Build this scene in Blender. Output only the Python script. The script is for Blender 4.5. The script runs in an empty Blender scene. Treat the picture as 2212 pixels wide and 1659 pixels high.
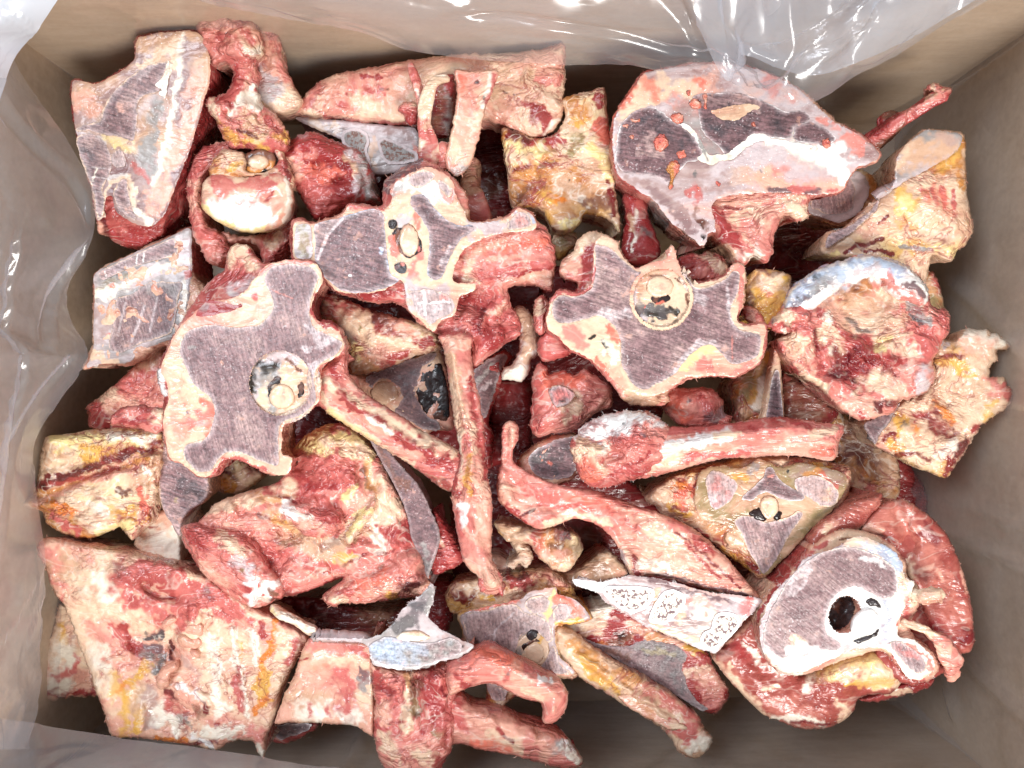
import bpy, math, random
import numpy as np
from mathutils import Vector
from mathutils.geometry import delaunay_2d_cdt

# ------------------------------------------------------------------ camera, light, exposure
SC = bpy.context.scene
COL = SC.collection
FPX = 1671.0          # focal length in units of a 2212 px wide picture
CAMH = 0.47           # camera height above the top of the bones (m)
cam_d = bpy.data.cameras.new('camera')
cam = bpy.data.objects.new('camera', cam_d)
COL.objects.link(cam)
cam.location = (0, 0, CAMH)
cam.rotation_euler = (0, 0, 0)
cam_d.sensor_width = 36.0
cam_d.lens = 36.0 * FPX / 2212.0
cam_d.clip_start = 0.01
cam_d.clip_end = 50.0
SC.camera = cam

w = bpy.data.worlds.new('World')
SC.world = w
w.use_nodes = True
bg = w.node_tree.nodes['Background']
bg.inputs[0].default_value = (0.86, 0.93, 1.0, 1)
bg.inputs[1].default_value = 0.32

def area(name, loc, target, sx, sy, power, col):
    l = bpy.data.lights.new(name, 'AREA')
    l.shape = 'RECTANGLE'; l.size = sx; l.size_y = sy
    l.energy = power; l.color = col
    o = bpy.data.objects.new(name, l)
    COL.objects.link(o)
    o.location = loc
    o.rotation_euler = (Vector(target) - Vector(loc)).to_track_quat('-Z', 'Y').to_euler()
    return o
area('window_light', (0.42, -0.95, 1.15), (0, 0, -0.05), 0.6, 0.5, 29, (1.0, 0.97, 0.93))
area('skylight', (-0.70, 0.45, 1.30), (0, 0, -0.05), 0.7, 0.6, 18, (0.86, 0.92, 1.0))
vs = SC.view_settings
vs.view_transform = 'Standard'; vs.look = 'None'; vs.gamma = 1.0; vs.exposure = 0.2
vs.use_curve_mapping = False
SC.cycles.use_denoising = True
SC.cycles.max_bounces = 6
SC.cycles.diffuse_bounces = 3
SC.cycles.glossy_bounces = 2
SC.cycles.adaptive_threshold = 0.02
SC.cycles.transparent_max_bounces = 12
SC.cycles.caustics_reflective = False
SC.cycles.caustics_refractive = False

# ------------------------------------------------------------------ helpers
PX = 0.000281
ORG = dict(A0=(0, 0), A1=(1100, 0), A2=(2300, 0), A3=(2632, 300), B0=(0, 900), B1=(1100, 900), B2=(2000, 800),
           B3=(2632, 1000), C0=(0, 1974), C1=(1000, 1974), C2=(1800, 1974), C3=(2632, 1974))
K = 2212.0 / 4032.0
def q(reg, s):
    """points of an outline: a list of 'x,y' in a named map sheet -> (n,2) in sheet M"""
    if isinstance(s, str):
        a = np.array([[float(t) for t in p.split(',')] for p in s.split()], float)
    else:
        a = np.array(s, float)
    if reg == 'M': return a
    x0, y0 = ORG[reg]
    f = 1400.0 / 2212.0
    return np.stack([(x0 + a[:, 0] * f) * K, (y0 + a[:, 1] * f) * K], 1)

def s2l(c):
    c = np.array(c, float) / 255.0
    return np.where(c <= 0.04045, c / 12.92, ((c + 0.055) / 1.055) ** 2.4)
C = {k: s2l(v) for k, v in dict(
    cream=(230, 198, 168), ivory=(240, 230, 212), white=(246, 244, 240), peach=(226, 168, 146), pink=(214, 134, 122), rose=(194, 100, 94), brick=(152, 72, 64), clay=(186, 112, 98),
    red=(158, 56, 56), meat=(140, 46, 46), dark=(88, 26, 30), blood=(112, 22, 30), black=(22, 20, 22), hole=(40, 24, 22), gold=(224, 172, 84),
    orange=(222, 128, 50), amber=(196, 132, 70), tan=(206, 166, 136), brown=(122, 80, 64), purple=(140, 111, 111), mauve=(172, 144, 139),
    grey=(150, 144, 140), ash=(112, 106, 104), blue=(176, 188, 206), lilac=(202, 186, 186), coral=(222, 116, 96), butter=(236, 214, 150),
    slate=(70, 66, 70), plum=(113, 85, 87), olive=(150, 132, 92)).items()}

def _h(ix, iy, iz, seed):
    n = (ix.astype(np.int64) * 374761393 + iy.astype(np.int64) * 668265263 + iz.astype(np.int64) * 1274126177 + seed * 974634541) & 0xFFFFFFFF
    n = ((n ^ (n >> 13)) * 1274126177) & 0xFFFFFFFF
    n = n ^ (n >> 16)
    return (n & 0xFFFF) / 65535.0
def vn(x, y, z=None, seed=0):
    if z is None: z = np.zeros_like(x)
    fx, fy, fz = np.floor(x), np.floor(y), np.floor(z)
    tx, ty, tz = x - fx, y - fy, z - fz
    tx = tx * tx * (3 - 2 * tx); ty = ty * ty * (3 - 2 * ty); tz = tz * tz * (3 - 2 * tz)
    r = 0
    for a in (0, 1):
        for b in (0, 1):
            for c in (0, 1):
                wgt = (tx if a else 1 - tx) * (ty if b else 1 - ty) * (tz if c else 1 - tz)
                r = r + wgt * _h(fx + a, fy + b, fz + c, seed)
    return r
def fbm(x, y, z=None, sc=1.0, oc=4, seed=0, gain=0.5):
    x = np.asarray(x, float) / sc; y = np.asarray(y, float) / sc
    z = None if z is None else np.asarray(z, float) / sc
    r = 0; a = 1; t = 0
    for i in range(oc):
        r = r + a * vn(x, y, z, seed + i * 17); t += a; a *= gain
        x = x * 2.03 + 5.1; y = y * 2.03 + 1.7
        if z is not None: z = z * 2.03 + 3.3
    return r / t          # 0..1
def ridge(x, y, z=None, sc=1.0, oc=3, seed=0):
    x = np.asarray(x, float) / sc; y = np.asarray(y, float) / sc
    z = None if z is None else np.asarray(z, float) / sc
    r = 0; a = 1; t = 0
    for i in range(oc):
        r = r + a * (1 - np.abs(2 * vn(x, y, z, seed + i * 31) - 1)); t += a; a *= 0.5
        x = x * 2.1 + 7.7; y = y * 2.1 + 2.9
        if z is not None: z = z * 2.1
    return r / t

def proj(u, v, z):
    d = (CAMH - z) / FPX
    return np.stack([(u - 1106.0) * d, (829.5 - v) * d, z], -1)

def smooth_closed(P, step):
    n = len(P); out = []
    for i in range(n):
        p0, p1, p2, p3 = P[i - 1], P[i], P[(i + 1) % n], P[(i + 2) % n]
        m = max(2, int(np.hypot(*(p2 - p1)) / step) + 1)
        t = np.linspace(0, 1, m, endpoint=False)[:, None]
        # cardinal spline with tension
        k = 0.42
        m1 = (p2 - p0) * k; m2 = (p3 - p1) * k
        L = np.hypot(*(p2 - p1)) + 1e-6
        for mm in (m1, m2):
            l = np.hypot(*mm)
            if l > 1.2 * L: mm *= 1.2 * L / l
        h1 = 2 * t**3 - 3 * t**2 + 1; h2 = t**3 - 2 * t**2 + t; h3 = -2 * t**3 + 3 * t**2; h4 = t**3 - t**2
        out.append(h1 * p1 + h2 * m1 + h3 * p2 + h4 * m2)
    P = np.concatenate(out)
    d = np.hypot(*(np.roll(P, -1, 0) - P).T); s = np.concatenate([[0], np.cumsum(d)])
    m = max(8, int(s[-1] / step)); t = np.linspace(0, s[-1], m, endpoint=False)
    PP = np.vstack([P, P[:1]])
    return np.stack([np.interp(t, s, PP[:, 0]), np.interp(t, s, PP[:, 1])], 1)

def dist_poly(Q, P, closed=False):
    """distance of points Q to polyline P"""
    A = P if closed else P[:-1]
    B = np.roll(P, -1, 0) if closed else P[1:]
    if len(P) == 1: return np.hypot(Q[:, 0] - P[0, 0], Q[:, 1] - P[0, 1])
    D = B - A; L = (D**2).sum(1) + 1e-9
    out = np.empty(len(Q))
    for i in range(0, len(Q), 4000):
        R = Q[i:i + 4000, None, :] - A[None]
        t = np.clip((R * D[None]).sum(2) / L[None], 0, 1)
        out[i:i + 4000] = np.sqrt(((R - t[..., None] * D[None])**2).sum(2).min(1))
    return out
def dist_ring(Q, P):
    """distance to a dense closed ring: nearest vertex, then its two segments"""
    Qf = (Q - P.mean(0)).astype(np.float32); Pf = (P - P.mean(0)).astype(np.float32)
    k = np.empty(len(Q), np.int64); pp = (Pf**2).sum(1)
    for i in range(0, len(Q), 8000):
        k[i:i + 8000] = (pp[None] - 2 * Qf[i:i + 8000] @ Pf.T).argmin(1)
    out = None
    for a, b in ((k - 1, k), (k, (k + 1) % len(P))):
        A = P[a]; D = P[b] - A; R = Q - A
        t = np.clip((R * D).sum(1) / ((D**2).sum(1) + 1e-9), 0, 1)
        dd = np.hypot(*(R - t[:, None] * D).T)
        out = dd if out is None else np.minimum(out, dd)
    return out
def inside(Q, P):
    x, y = Q[:, 0], Q[:, 1]
    x1, y1 = P[:, 0], P[:, 1]; x2, y2 = np.roll(x1, -1), np.roll(y1, -1)
    r = np.zeros(len(Q), bool)
    o = np.argsort(y, kind='stable'); ys = y[o]; xs = x[o]
    for a, b, c, d in zip(x1, y1, x2, y2):
        if b == d: continue
        lo_, hi_ = np.searchsorted(ys, (min(b, d), max(b, d)))
        if lo_ == hi_: continue
        k = o[lo_:hi_]
        r[k] ^= xs[lo_:hi_] < (c - a) * (ys[lo_:hi_] - b) / (d - b) + a
    return r

SEED = [1]
def nseed():
    SEED[0] += 1
    return SEED[0]

def paint_at(Q, paints, sd):
    """layered local colours, a few of them painted highlights and holes: rgb + cover for points Q (sheet M)"""
    rgb = np.zeros((len(Q), 3)); al = np.zeros(len(Q))
    if not paints: return rgb, al
    wx = (fbm(Q[:, 0], Q[:, 1], sc=26, oc=3, seed=sd) - 0.5) * 2
    wy = (fbm(Q[:, 0], Q[:, 1], sc=26, oc=3, seed=sd + 50) - 0.5) * 2
    fx = (fbm(Q[:, 0], Q[:, 1], sc=8, oc=2, seed=sd + 20) - 0.5) * 2
    fy = (fbm(Q[:, 0], Q[:, 1], sc=8, oc=2, seed=sd + 70) - 0.5) * 2
    br = fbm(Q[:, 0], Q[:, 1], sc=13, oc=3, seed=sd + 33)
    for i, p in enumerate(paints):
        col, pts, wd = p[0], p[1], p[2]
        a0 = p[3] if len(p) > 3 else 0.95
        wob = p[4] if len(p) > 4 else 1.0
        if isinstance(col, str): col = C[col]
        P = pts
        QQ = Q + (np.stack([wx, wy], 1) * min(abs(wd), 34) + np.stack([fx, fy], 1) * min(abs(wd) * .7, 9)) * wob
        if wd < 0:                                    # filled area with a soft border
            d = dist_poly(QQ, P, True); d = np.where(inside(QQ, P), -d, d)
            a = np.clip(0.5 - d / (-wd), 0, 1)
        else:
            d = dist_poly(QQ, P)
            a = np.clip((1.15 * wd - d) / wd, 0, 1)
            if wob > .5: a = np.clip(a * (1.75 - 1.5 * (1 - br)), 0, 1) if wd > 22 else np.clip(a * (.15 + 1.95 * br), 0, 1)
        a = a * a * (3 - 2 * a) * a0
        na = a + al * (1 - a)
        rgb = np.where(na[:, None] > 1e-5, (rgb * (al * (1 - a))[:, None] + col[None] * a[:, None]) / np.maximum(na, 1e-5)[:, None], rgb)
        al = na
    return rgb, al

def build_mesh(name, V, tris, quads, mat, mats2=None, fmat=None, edge=None, rgb=None, al=None, smooth=True):
    me = bpy.data.meshes.new(name)
    V = np.asarray(V, np.float32)
    nt, nq = len(tris), len(quads)
    me.vertices.add(len(V)); me.vertices.foreach_set('co', V.ravel())
    loops = np.concatenate([np.asarray(tris, np.int32).ravel(), np.asarray(quads, np.int32).ravel()]) if nq else np.asarray(tris, np.int32).ravel()
    if nt == 0: loops = np.asarray(quads, np.int32).ravel()
    me.loops.add(len(loops)); me.loops.foreach_set('vertex_index', loops)
    st = np.concatenate([np.arange(nt) * 3, nt * 3 + np.arange(nq) * 4]).astype(np.int32)
    me.polygons.add(nt + nq); me.polygons.foreach_set('loop_start', st)
    me.polygons.foreach_set('use_smooth', np.full(nt + nq, smooth))
    me.materials.append(mat)
    if mats2 is not None:
        me.materials.append(mats2); me.polygons.foreach_set('material_index', np.asarray(fmat, np.int32))
    me.update(calc_edges=True)
    if edge is not None:
        a = me.attributes.new('edge', 'FLOAT', 'POINT'); a.data.foreach_set('value', np.asarray(edge, np.float32))
    if rgb is not None:
        a = me.attributes.new('paint', 'FLOAT_COLOR', 'POINT')
        a.data.foreach_set('color', np.concatenate([rgb, al[:, None]], 1).astype(np.float32).ravel())
    me.validate()
    return me

class Thing:
    """one bone: an Empty at its base with its parts as children; pl = plane (u0, v0, z0, slope right, slope down)"""
    def __init__(self, name, label, cat, pl, group='sawn beef bones piled in the box'):
        self.pl = pl
        self.e = bpy.data.objects.new(name, None)
        COL.objects.link(self.e)
        self.e.empty_display_size = 0.02
        b = proj(np.array([float(pl[0])]), np.array([float(pl[1])]), np.array([pl[2] - 0.05]))[0]
        self.b = b
        self.e.location = b
        self.e['label'] = label; self.e['category'] = cat
        if group: self.e['group'] = group
    def z(self, u, v):
        p = self.pl
        return p[2] + ((u - p[0]) * p[3] + (v - p[1]) * p[4]) * PX
    def link(self, name, me, parent=None, label=None):
        o = bpy.data.objects.new(name, me)
        COL.objects.link(o)
        o.parent = parent or self.e
        if label: o['label'] = label
        return o
    def solid(self, name, P, mat, dz=0.0, thick=50, rnd=8, bulge=None, lump=(1.2, 22), fib=None, flare=-5, side=2.0, paints=None, feats=None,
              s=3.6, rag=1.2, fuzz=0, crease=False, parent=None, holes=None, label=None, wr=0.0, fuzzcol='peach', steps=None, fl=1.8):
        """closed solid: relief top over outline P, lumpy sides, underside. mm for heights, sheet units for outlines"""
        sd = nseed()
        if thick <= 2.0 and bulge in (None, .4) and rnd <= .8: rnd = 0; crease = True
        B = smooth_closed(P, s)
        T = np.roll(B, -1, 0) - np.roll(B, 1, 0)
        T /= (np.hypot(*T.T)[:, None] + 1e-9)
        Nn = np.stack([T[:, 1], -T[:, 0]], 1)
        ar = 0.5 * np.sum(B[:, 0] * np.roll(B[:, 1], -1) - np.roll(B[:, 0], -1) * B[:, 1])
        if ar < 0: Nn = -Nn
        if rag:
            j = (fbm(B[:, 0], B[:, 1], sc=13, oc=3, seed=sd) - 0.5) * 2 + 0.7 * (fbm(B[:, 0], B[:, 1], sc=4.5, oc=2, seed=sd + 9) - 0.5) * 2
            B = B + Nn * (j * rag * 2.6)[:, None]
        lo, hi = B.min(0), B.max(0)
        gx, gy = np.meshgrid(np.arange(lo[0], hi[0], s), np.arange(lo[1], hi[1], s * 0.87))
        gx = gx + (np.arange(gx.shape[0]) % 2)[:, None] * s * 0.5
        rng = np.random.default_rng(sd)
        G = np.stack([gx.ravel(), gy.ravel()], 1) + rng.uniform(-.22, .22, (gx.size, 2)) * s
        G = G[inside(G, B)]
        G = G[dist_ring(G, B) > 0.55 * s]
        allp = np.concatenate([B, G]); nb = len(B)
        edges = [(i, (i + 1) % nb) for i in range(nb)]
        vo, eo, fo, _, _, _ = delaunay_2d_cdt([Vector(p) for p in allp.tolist()], edges, [], 1, 1e-4, False)
        Q = np.array([(p[0], p[1]) for p in vo]); F = np.array([f[:] for f in fo], np.int32)
        cen = Q[F].mean(1); F = F[inside(cen, B)]
        if holes:
            cen = Q[F].mean(1); keep = np.ones(len(F), bool)
            for h in holes: keep &= ~inside(cen, smooth_closed(h, s))
            F = F[keep]
        # counter-clockwise seen from above (v points down in the sheet)
        a, b, c = Q[F[:, 0]], Q[F[:, 1]], Q[F[:, 2]]
        cr = (b[:, 0] - a[:, 0]) * (c[:, 1] - a[:, 1]) - (b[:, 1] - a[:, 1]) * (c[:, 0] - a[:, 0])
        F[cr > 0] = F[cr > 0][:, ::-1]
        u, v = Q[:, 0], Q[:, 1]
        d = dist_ring(Q, B) * 0.3           # ~mm from the outline
        if bulge is None: bulge = rnd
        if rnd > 0:
            t = np.clip(d / rnd, 0, 1)
            h = bulge * (np.sqrt(np.clip(1 - (1 - t)**2, 0, 1)) - 1)
        else:
            h = np.zeros(len(Q))
        lf = np.clip(d / max(fl, 0.2), 0, 1)
        if lump[0]:
            ww = (fbm(u, v, sc=60, oc=2, seed=sd + 3) - 0.5) * 40
            h = h + lump[0] * 2 * (fbm(u + ww, v - ww, sc=lump[1], oc=4, seed=sd + 5) - 0.5) * (0.35 + 0.65 * lf)
        if wr:
            wa = (fbm(u, v, sc=45, oc=2, seed=sd + 33) - 0.5) * 60
            h = h - 1.35 * wr * (ridge(u + wa, v + wa * 0.6, sc=38, oc=3, seed=sd + 23) - 0.6) * 2 * (0.3 + 0.7 * lf)
        if fib:                                     # (amp mm, angle deg, period)
            an = math.radians(fib[1]); fu = u * math.cos(an) + v * math.sin(an); fv = -u * math.sin(an) + v * math.cos(an)
            wv = (fbm(u, v, sc=50, oc=2, seed=sd + 8) - 0.5) * 30
            h = h + fib[0] * (fbm(fu / 6.0, fv + wv, sc=fib[2], oc=3, seed=sd + 7) - 0.5) * 2 * lf
        for ft in (feats or []):
            fp, fw, fh = ft
            wv = (fbm(u, v, sc=22, oc=3, seed=sd + 61) - 0.5) * 2 * min(fw, 30) * 0.5
            dd = dist_poly(Q + np.stack([wv, -wv], 1), fp)
            h = h + fh * np.exp(-(dd / fw)**2)
        zt = self.z(u, v) + (h + dz) * 0.001
        if fl >= 900: pass
        V = proj(u, v, zt)
        # boundary
        E = np.concatenate([F[:, [0, 1]], F[:, [1, 2]], F[:, [2, 0]]])
        key = np.sort(E, 1); kk = key[:, 0].astype(np.int64) * 1000003 + key[:, 1]
        un, inv, cnt = np.unique(kk, return_inverse=True, return_counts=True)
        BE = E[cnt[inv] == 1]                     # directed boundary edges
        bv = np.unique(BE); idx = -np.ones(len(Q), int); idx[bv] = np.arange(len(bv))
        nrm = np.zeros((len(bv), 2))
        ed = V[BE[:, 1]][:, :2] - V[BE[:, 0]][:, :2]
        en = np.stack([ed[:, 1], -ed[:, 0]], 1)
        np.add.at(nrm, idx[BE[:, 0]], en); np.add.at(nrm, idx[BE[:, 1]], en)
        nrm /= (np.hypot(*nrm.T)[:, None] + 1e-9)
        nr = steps or (2 if thick < 8 else 7)
        Vs = [V]; Us = [Q]; Ds = [d]
        tris = F; quads = []
        base = V[bv]; start = len(V)
        prev = bv
        if crease:
            Vs.append(base.copy()); Us.append(Q[bv]); Ds.append(np.zeros(len(bv)))
            prev = start + np.arange(len(bv)); start += len(bv)
        for k in range(1, nr + 1):
            t = k / nr
            ring = base.copy()
            ring[:, 2] -= thick * 0.001 * t
            off = flare * 0.001 * (t if flare < 0 else math.sin(t * math.pi * 0.75)) * (1 if flare > 0 else 1)
            if side and thick > 6:
                nz = (fbm(base[:, 0] * 1e4, base[:, 1] * 1e4, ring[:, 2] * 1e4, sc=110, oc=3, seed=sd + 70) - 0.5) * 2 * side * 0.001
            else: nz = 0
            ring[:, :2] += nrm * (off + nz)[:, None] if not np.isscalar(off + nz) else nrm * (off + nz)
            Vs.append(ring); Us.append(Q[bv]); Ds.append(np.zeros(len(bv)))
            cur = start + np.arange(len(bv)); start += len(bv)
            pi = prev[idx[BE]] if len(prev) == len(bv) else prev
            ci = cur[idx[BE]]
            quads.append(np.stack([pi[:, 1], pi[:, 0], ci[:, 0], ci[:, 1]], 1))
            prev = cur
        tris = F
        if thick >= 6:                              # underside
            bq = Q[bv]
            _, _, f2, ov, _, _ = delaunay_2d_cdt([Vector(x) for x in bq.tolist()], [(int(idx[a_]), int(idx[b_])) for a_, b_ in BE], [], 1, 1e-5, True)
            f2 = [[ov[k_][0] if ov[k_] else -1 for k_ in fc] for fc in f2]
            f2 = np.array([fc for fc in f2 if min(fc) >= 0], np.int32)
            if len(f2):
                f2 = f2[inside(bq[f2].mean(1), B)]
                a, b, c = bq[f2[:, 0]], bq[f2[:, 1]], bq[f2[:, 2]]
                cr = (b[:, 0] - a[:, 0]) * (c[:, 1] - a[:, 1]) - (b[:, 1] - a[:, 1]) * (c[:, 0] - a[:, 0])
                f2[cr < 0] = f2[cr < 0][:, ::-1]
                tris = np.concatenate([F, prev[f2]])
        V = np.concatenate(Vs); U = np.concatenate(Us); D = np.concatenate(Ds)
        quads = np.concatenate(quads)
        rgb, al = paint_at(U, paints, sd + 90)
        if fuzz:
            fuzz = fuzz * .65
            fb = rng.choice(len(bv), min(len(bv), int(fuzz)), replace=False) if fuzz < len(bv) else rng.integers(0, len(bv), int(fuzz))
            hv = []; ht = []; n0 = len(V)
            for i in fb:
                p = base[i]; L = rng.uniform(.0007, .0021) * (2.2 if rng.random() < .08 else 1)
                an = rng.normal(0, .7); n2 = nrm[i]
                dx = n2[0] * math.cos(an) - n2[1] * math.sin(an); dy = n2[0] * math.sin(an) + n2[1] * math.cos(an)
                dr = np.array([dx, dy, rng.uniform(-.5, .6)]); dr /= np.linalg.norm(dr)
                wd = rng.uniform(.00014, .0004)
                pp = np.array([-dy, dx, 0]); p = p - dr * .0006
                mid = p + dr * L * .5 + np.array([0, 0, rng.uniform(-.0006, .0006)])
                b0 = n0 + len(hv)
                hv += [p + pp * wd, p - pp * wd, p + np.array([0, 0, wd]), mid + pp * wd * .7, mid - pp * wd * .7, mid + np.array([0, 0, wd * .7]), p + dr * L + pp * rng.uniform(-.001, .001)]
                for a_, b_ in ((0, 1), (1, 2), (2, 0)):
                    ht += [(b0 + a_, b0 + b_, b0 + 3 + b_), (b0 + a_, b0 + 3 + b_, b0 + 3 + a_), (b0 + 3 + a_, b0 + 3 + b_, b0 + 6)]
            V = np.concatenate([V, hv]); tris = np.concatenate([tris, np.array(ht, np.int32)])
            D = np.concatenate([D, np.zeros(len(hv))])
            fc = C[fuzzcol]
            rgb = np.concatenate([rgb, np.tile(fc, (len(hv), 1))]); al = np.concatenate([al, np.full(len(hv), .9)])
        me = build_mesh(name, V - self.b[None], tris, quads, mat, edge=D, rgb=rgb, al=al)
        return self.link(name, me, parent, label)
    def tube(self, name, path, mat, nseg=26, lump=(1.0, 30), paints=None, step=4.0, cap=None, parent=None, label=None, fib=0.0, flat=(False, False), wr=0.0, pw=2.0, sect=True):
        """swept limb; path rows: u, v, z(mm, absolute), half width(mm), half height(mm). cap: material of sawn ends"""
        sd = nseed()
        A = np.array(path, float)
        uv = A[:, :2]; n = len(A)
        ds = np.concatenate([[0], np.cumsum(np.hypot(*np.diff(uv, axis=0).T))])
        m = max(6, int(ds[-1] / step)); t = np.linspace(0, ds[-1], m)
        # monotone-ish smooth interpolation (Catmull-Rom by parameter)
        def cr(col):
            y = A[:, col]; g = np.gradient(y, ds) if n > 2 else np.full(n, (y[-1] - y[0]) / ds[-1])
            k = np.clip(np.searchsorted(ds, t, 'right') - 1, 0, n - 2)
            hh = ds[k + 1] - ds[k]; x = (t - ds[k]) / hh
            return (2*x**3-3*x**2+1)*y[k] + (x**3-2*x**2+x)*hh*g[k] + (-2*x**3+3*x**2)*y[k+1] + (x**3-x**2)*hh*g[k+1]
        u, v, z, rw, rh = [cr(i) for i in range(5)]
        rw = np.maximum(rw * .54, .3) * .001; rh = np.maximum(rh * .62, .3) * .001
        cpt = proj(u, v, z * .001)
        T = np.gradient(cpt, axis=0); T /= np.linalg.norm(T, axis=1)[:, None]
        S = np.cross(T, [0, 0, 1.0]); S /= np.linalg.norm(S, axis=1)[:, None] + 1e-9
        Nn = np.cross(S, T)
        # rounded ends unless sawn flat
        Lw = np.concatenate([[0], np.cumsum(np.linalg.norm(np.diff(cpt, axis=0), axis=1))])
        f = np.ones(m)
        for e, fl_ in ((0, flat[0]), (1, flat[1])):
            if fl_: continue
            x = Lw if e == 0 else Lw[-1] - Lw
            r = (rw[0] if e == 0 else rw[-1]) * 0.9
            f *= np.sqrt(np.clip(1 - (1 - np.clip(x / r, 0.02, 1))**2, 0, 1))
        th = np.linspace(0, 2 * np.pi, nseg, endpoint=False)
        cs = np.sign(np.cos(th)) * np.abs(np.cos(th))**(2 / pw); sn = np.sign(np.sin(th)) * np.abs(np.sin(th))**(2 / pw)
        ll_ = Lw / .045
        mod = 1 + (.16 * np.cos(2 * th[None] + (fbm(ll_, ll_ * 0 + 3.1, sc=1.3, oc=2, seed=sd + 11) * 7)[:, None]) + .10 * np.cos(3 * th[None] + (fbm(ll_, ll_ * 0 + 9.7, sc=1.0, oc=2, seed=sd + 12) * 9)[:, None]) + .06 * np.cos(5 * th[None] + (fbm(ll_, ll_ * 0 + 1.7, sc=.8, oc=2, seed=sd + 13) * 9)[:, None])) * (1.0 if sect else 0)
        wvar = 1 + .22 * (fbm(ll_, ll_ * 0 + 5.5, sc=.6, oc=3, seed=sd + 14) - .5)
        ring = (S[:, None] * (cs[None, :, None] * (rw * f * wvar)[:, None, None]) + Nn[:, None] * (sn[None, :, None] * (rh * f)[:, None, None])) * mod[..., None]
        P = cpt[:, None] + ring
        R = ring / (np.linalg.norm(ring, axis=2, keepdims=True) + 1e-9)
        flatP = P.reshape(-1, 3) / PX
        nz = 0
        if lump[0]: nz = nz + (fbm(flatP[:, 0], flatP[:, 1], flatP[:, 2], sc=lump[1], oc=4, seed=sd) - .5) * 2 * lump[0]
        if wr: nz = nz - (ridge(flatP[:, 0], flatP[:, 1], flatP[:, 2], sc=34, oc=3, seed=sd + 4) - .6) * 2.4 * wr
        if fib:
            aa = np.tile(th, m) * 5; ll = np.repeat(Lw / PX, nseg)
            nz = nz + (fbm(np.cos(np.tile(th, m)) * 40, np.sin(np.tile(th, m)) * 40, ll / 7, sc=11, oc=3, seed=sd + 2) - .5) * 2 * fib
        if not np.isscalar(nz): P = P + (R.reshape(-1, 3) * (nz * .001 * np.repeat(np.clip(f * 1.2, 0, 1), nseg))[:, None]).reshape(P.shape)
        V = P.reshape(-1, 3)
        i, j = np.meshgrid(np.arange(m - 1), np.arange(nseg), indexing='ij')
        j2 = (j + 1) % nseg
        quads = np.stack([i * nseg + j, (i + 1) * nseg + j, (i + 1) * nseg + j2, i * nseg + j2], -1).reshape(-1, 4)[:, ::-1]
        tris = []; nb = len(V); ext = []; fm_t = []
        for e, o in ((0, 0), (1, (m - 1) * nseg)):
            base = len(V) + len(ext)
            rg = V[o:o + nseg]; c = rg.mean(0)
            ext += list(rg) + [c]
            for k in range(nseg):
                k2 = (k + 1) % nseg
                tris.append((base + k, base + k2, base + nseg) if e == 0 else (base + k2, base + k, base + nseg))
                fm_t.append(1 if flat[e] else 0)
        V = np.concatenate([V, np.array(ext)])
        # colours by the sheet position of the limb's own points
        d = (CAMH - V[:, 2]) / FPX
        U = np.stack([V[:, 0] / d + 1106.0, 829.5 - V[:, 1] / d], 1)
        rgb, al = paint_at(U, paints, sd + 90)
        ed = np.full(len(V), 4.0)
        me = build_mesh(name, V - self.b[None], np.array(tris, np.int32), quads, mat, mats2=cap or mat,
                        fmat=np.concatenate([np.array(fm_t), np.zeros(len(quads))]), edge=ed, rgb=rgb, al=al)
        return self.link(name, me, parent, label)
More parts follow.
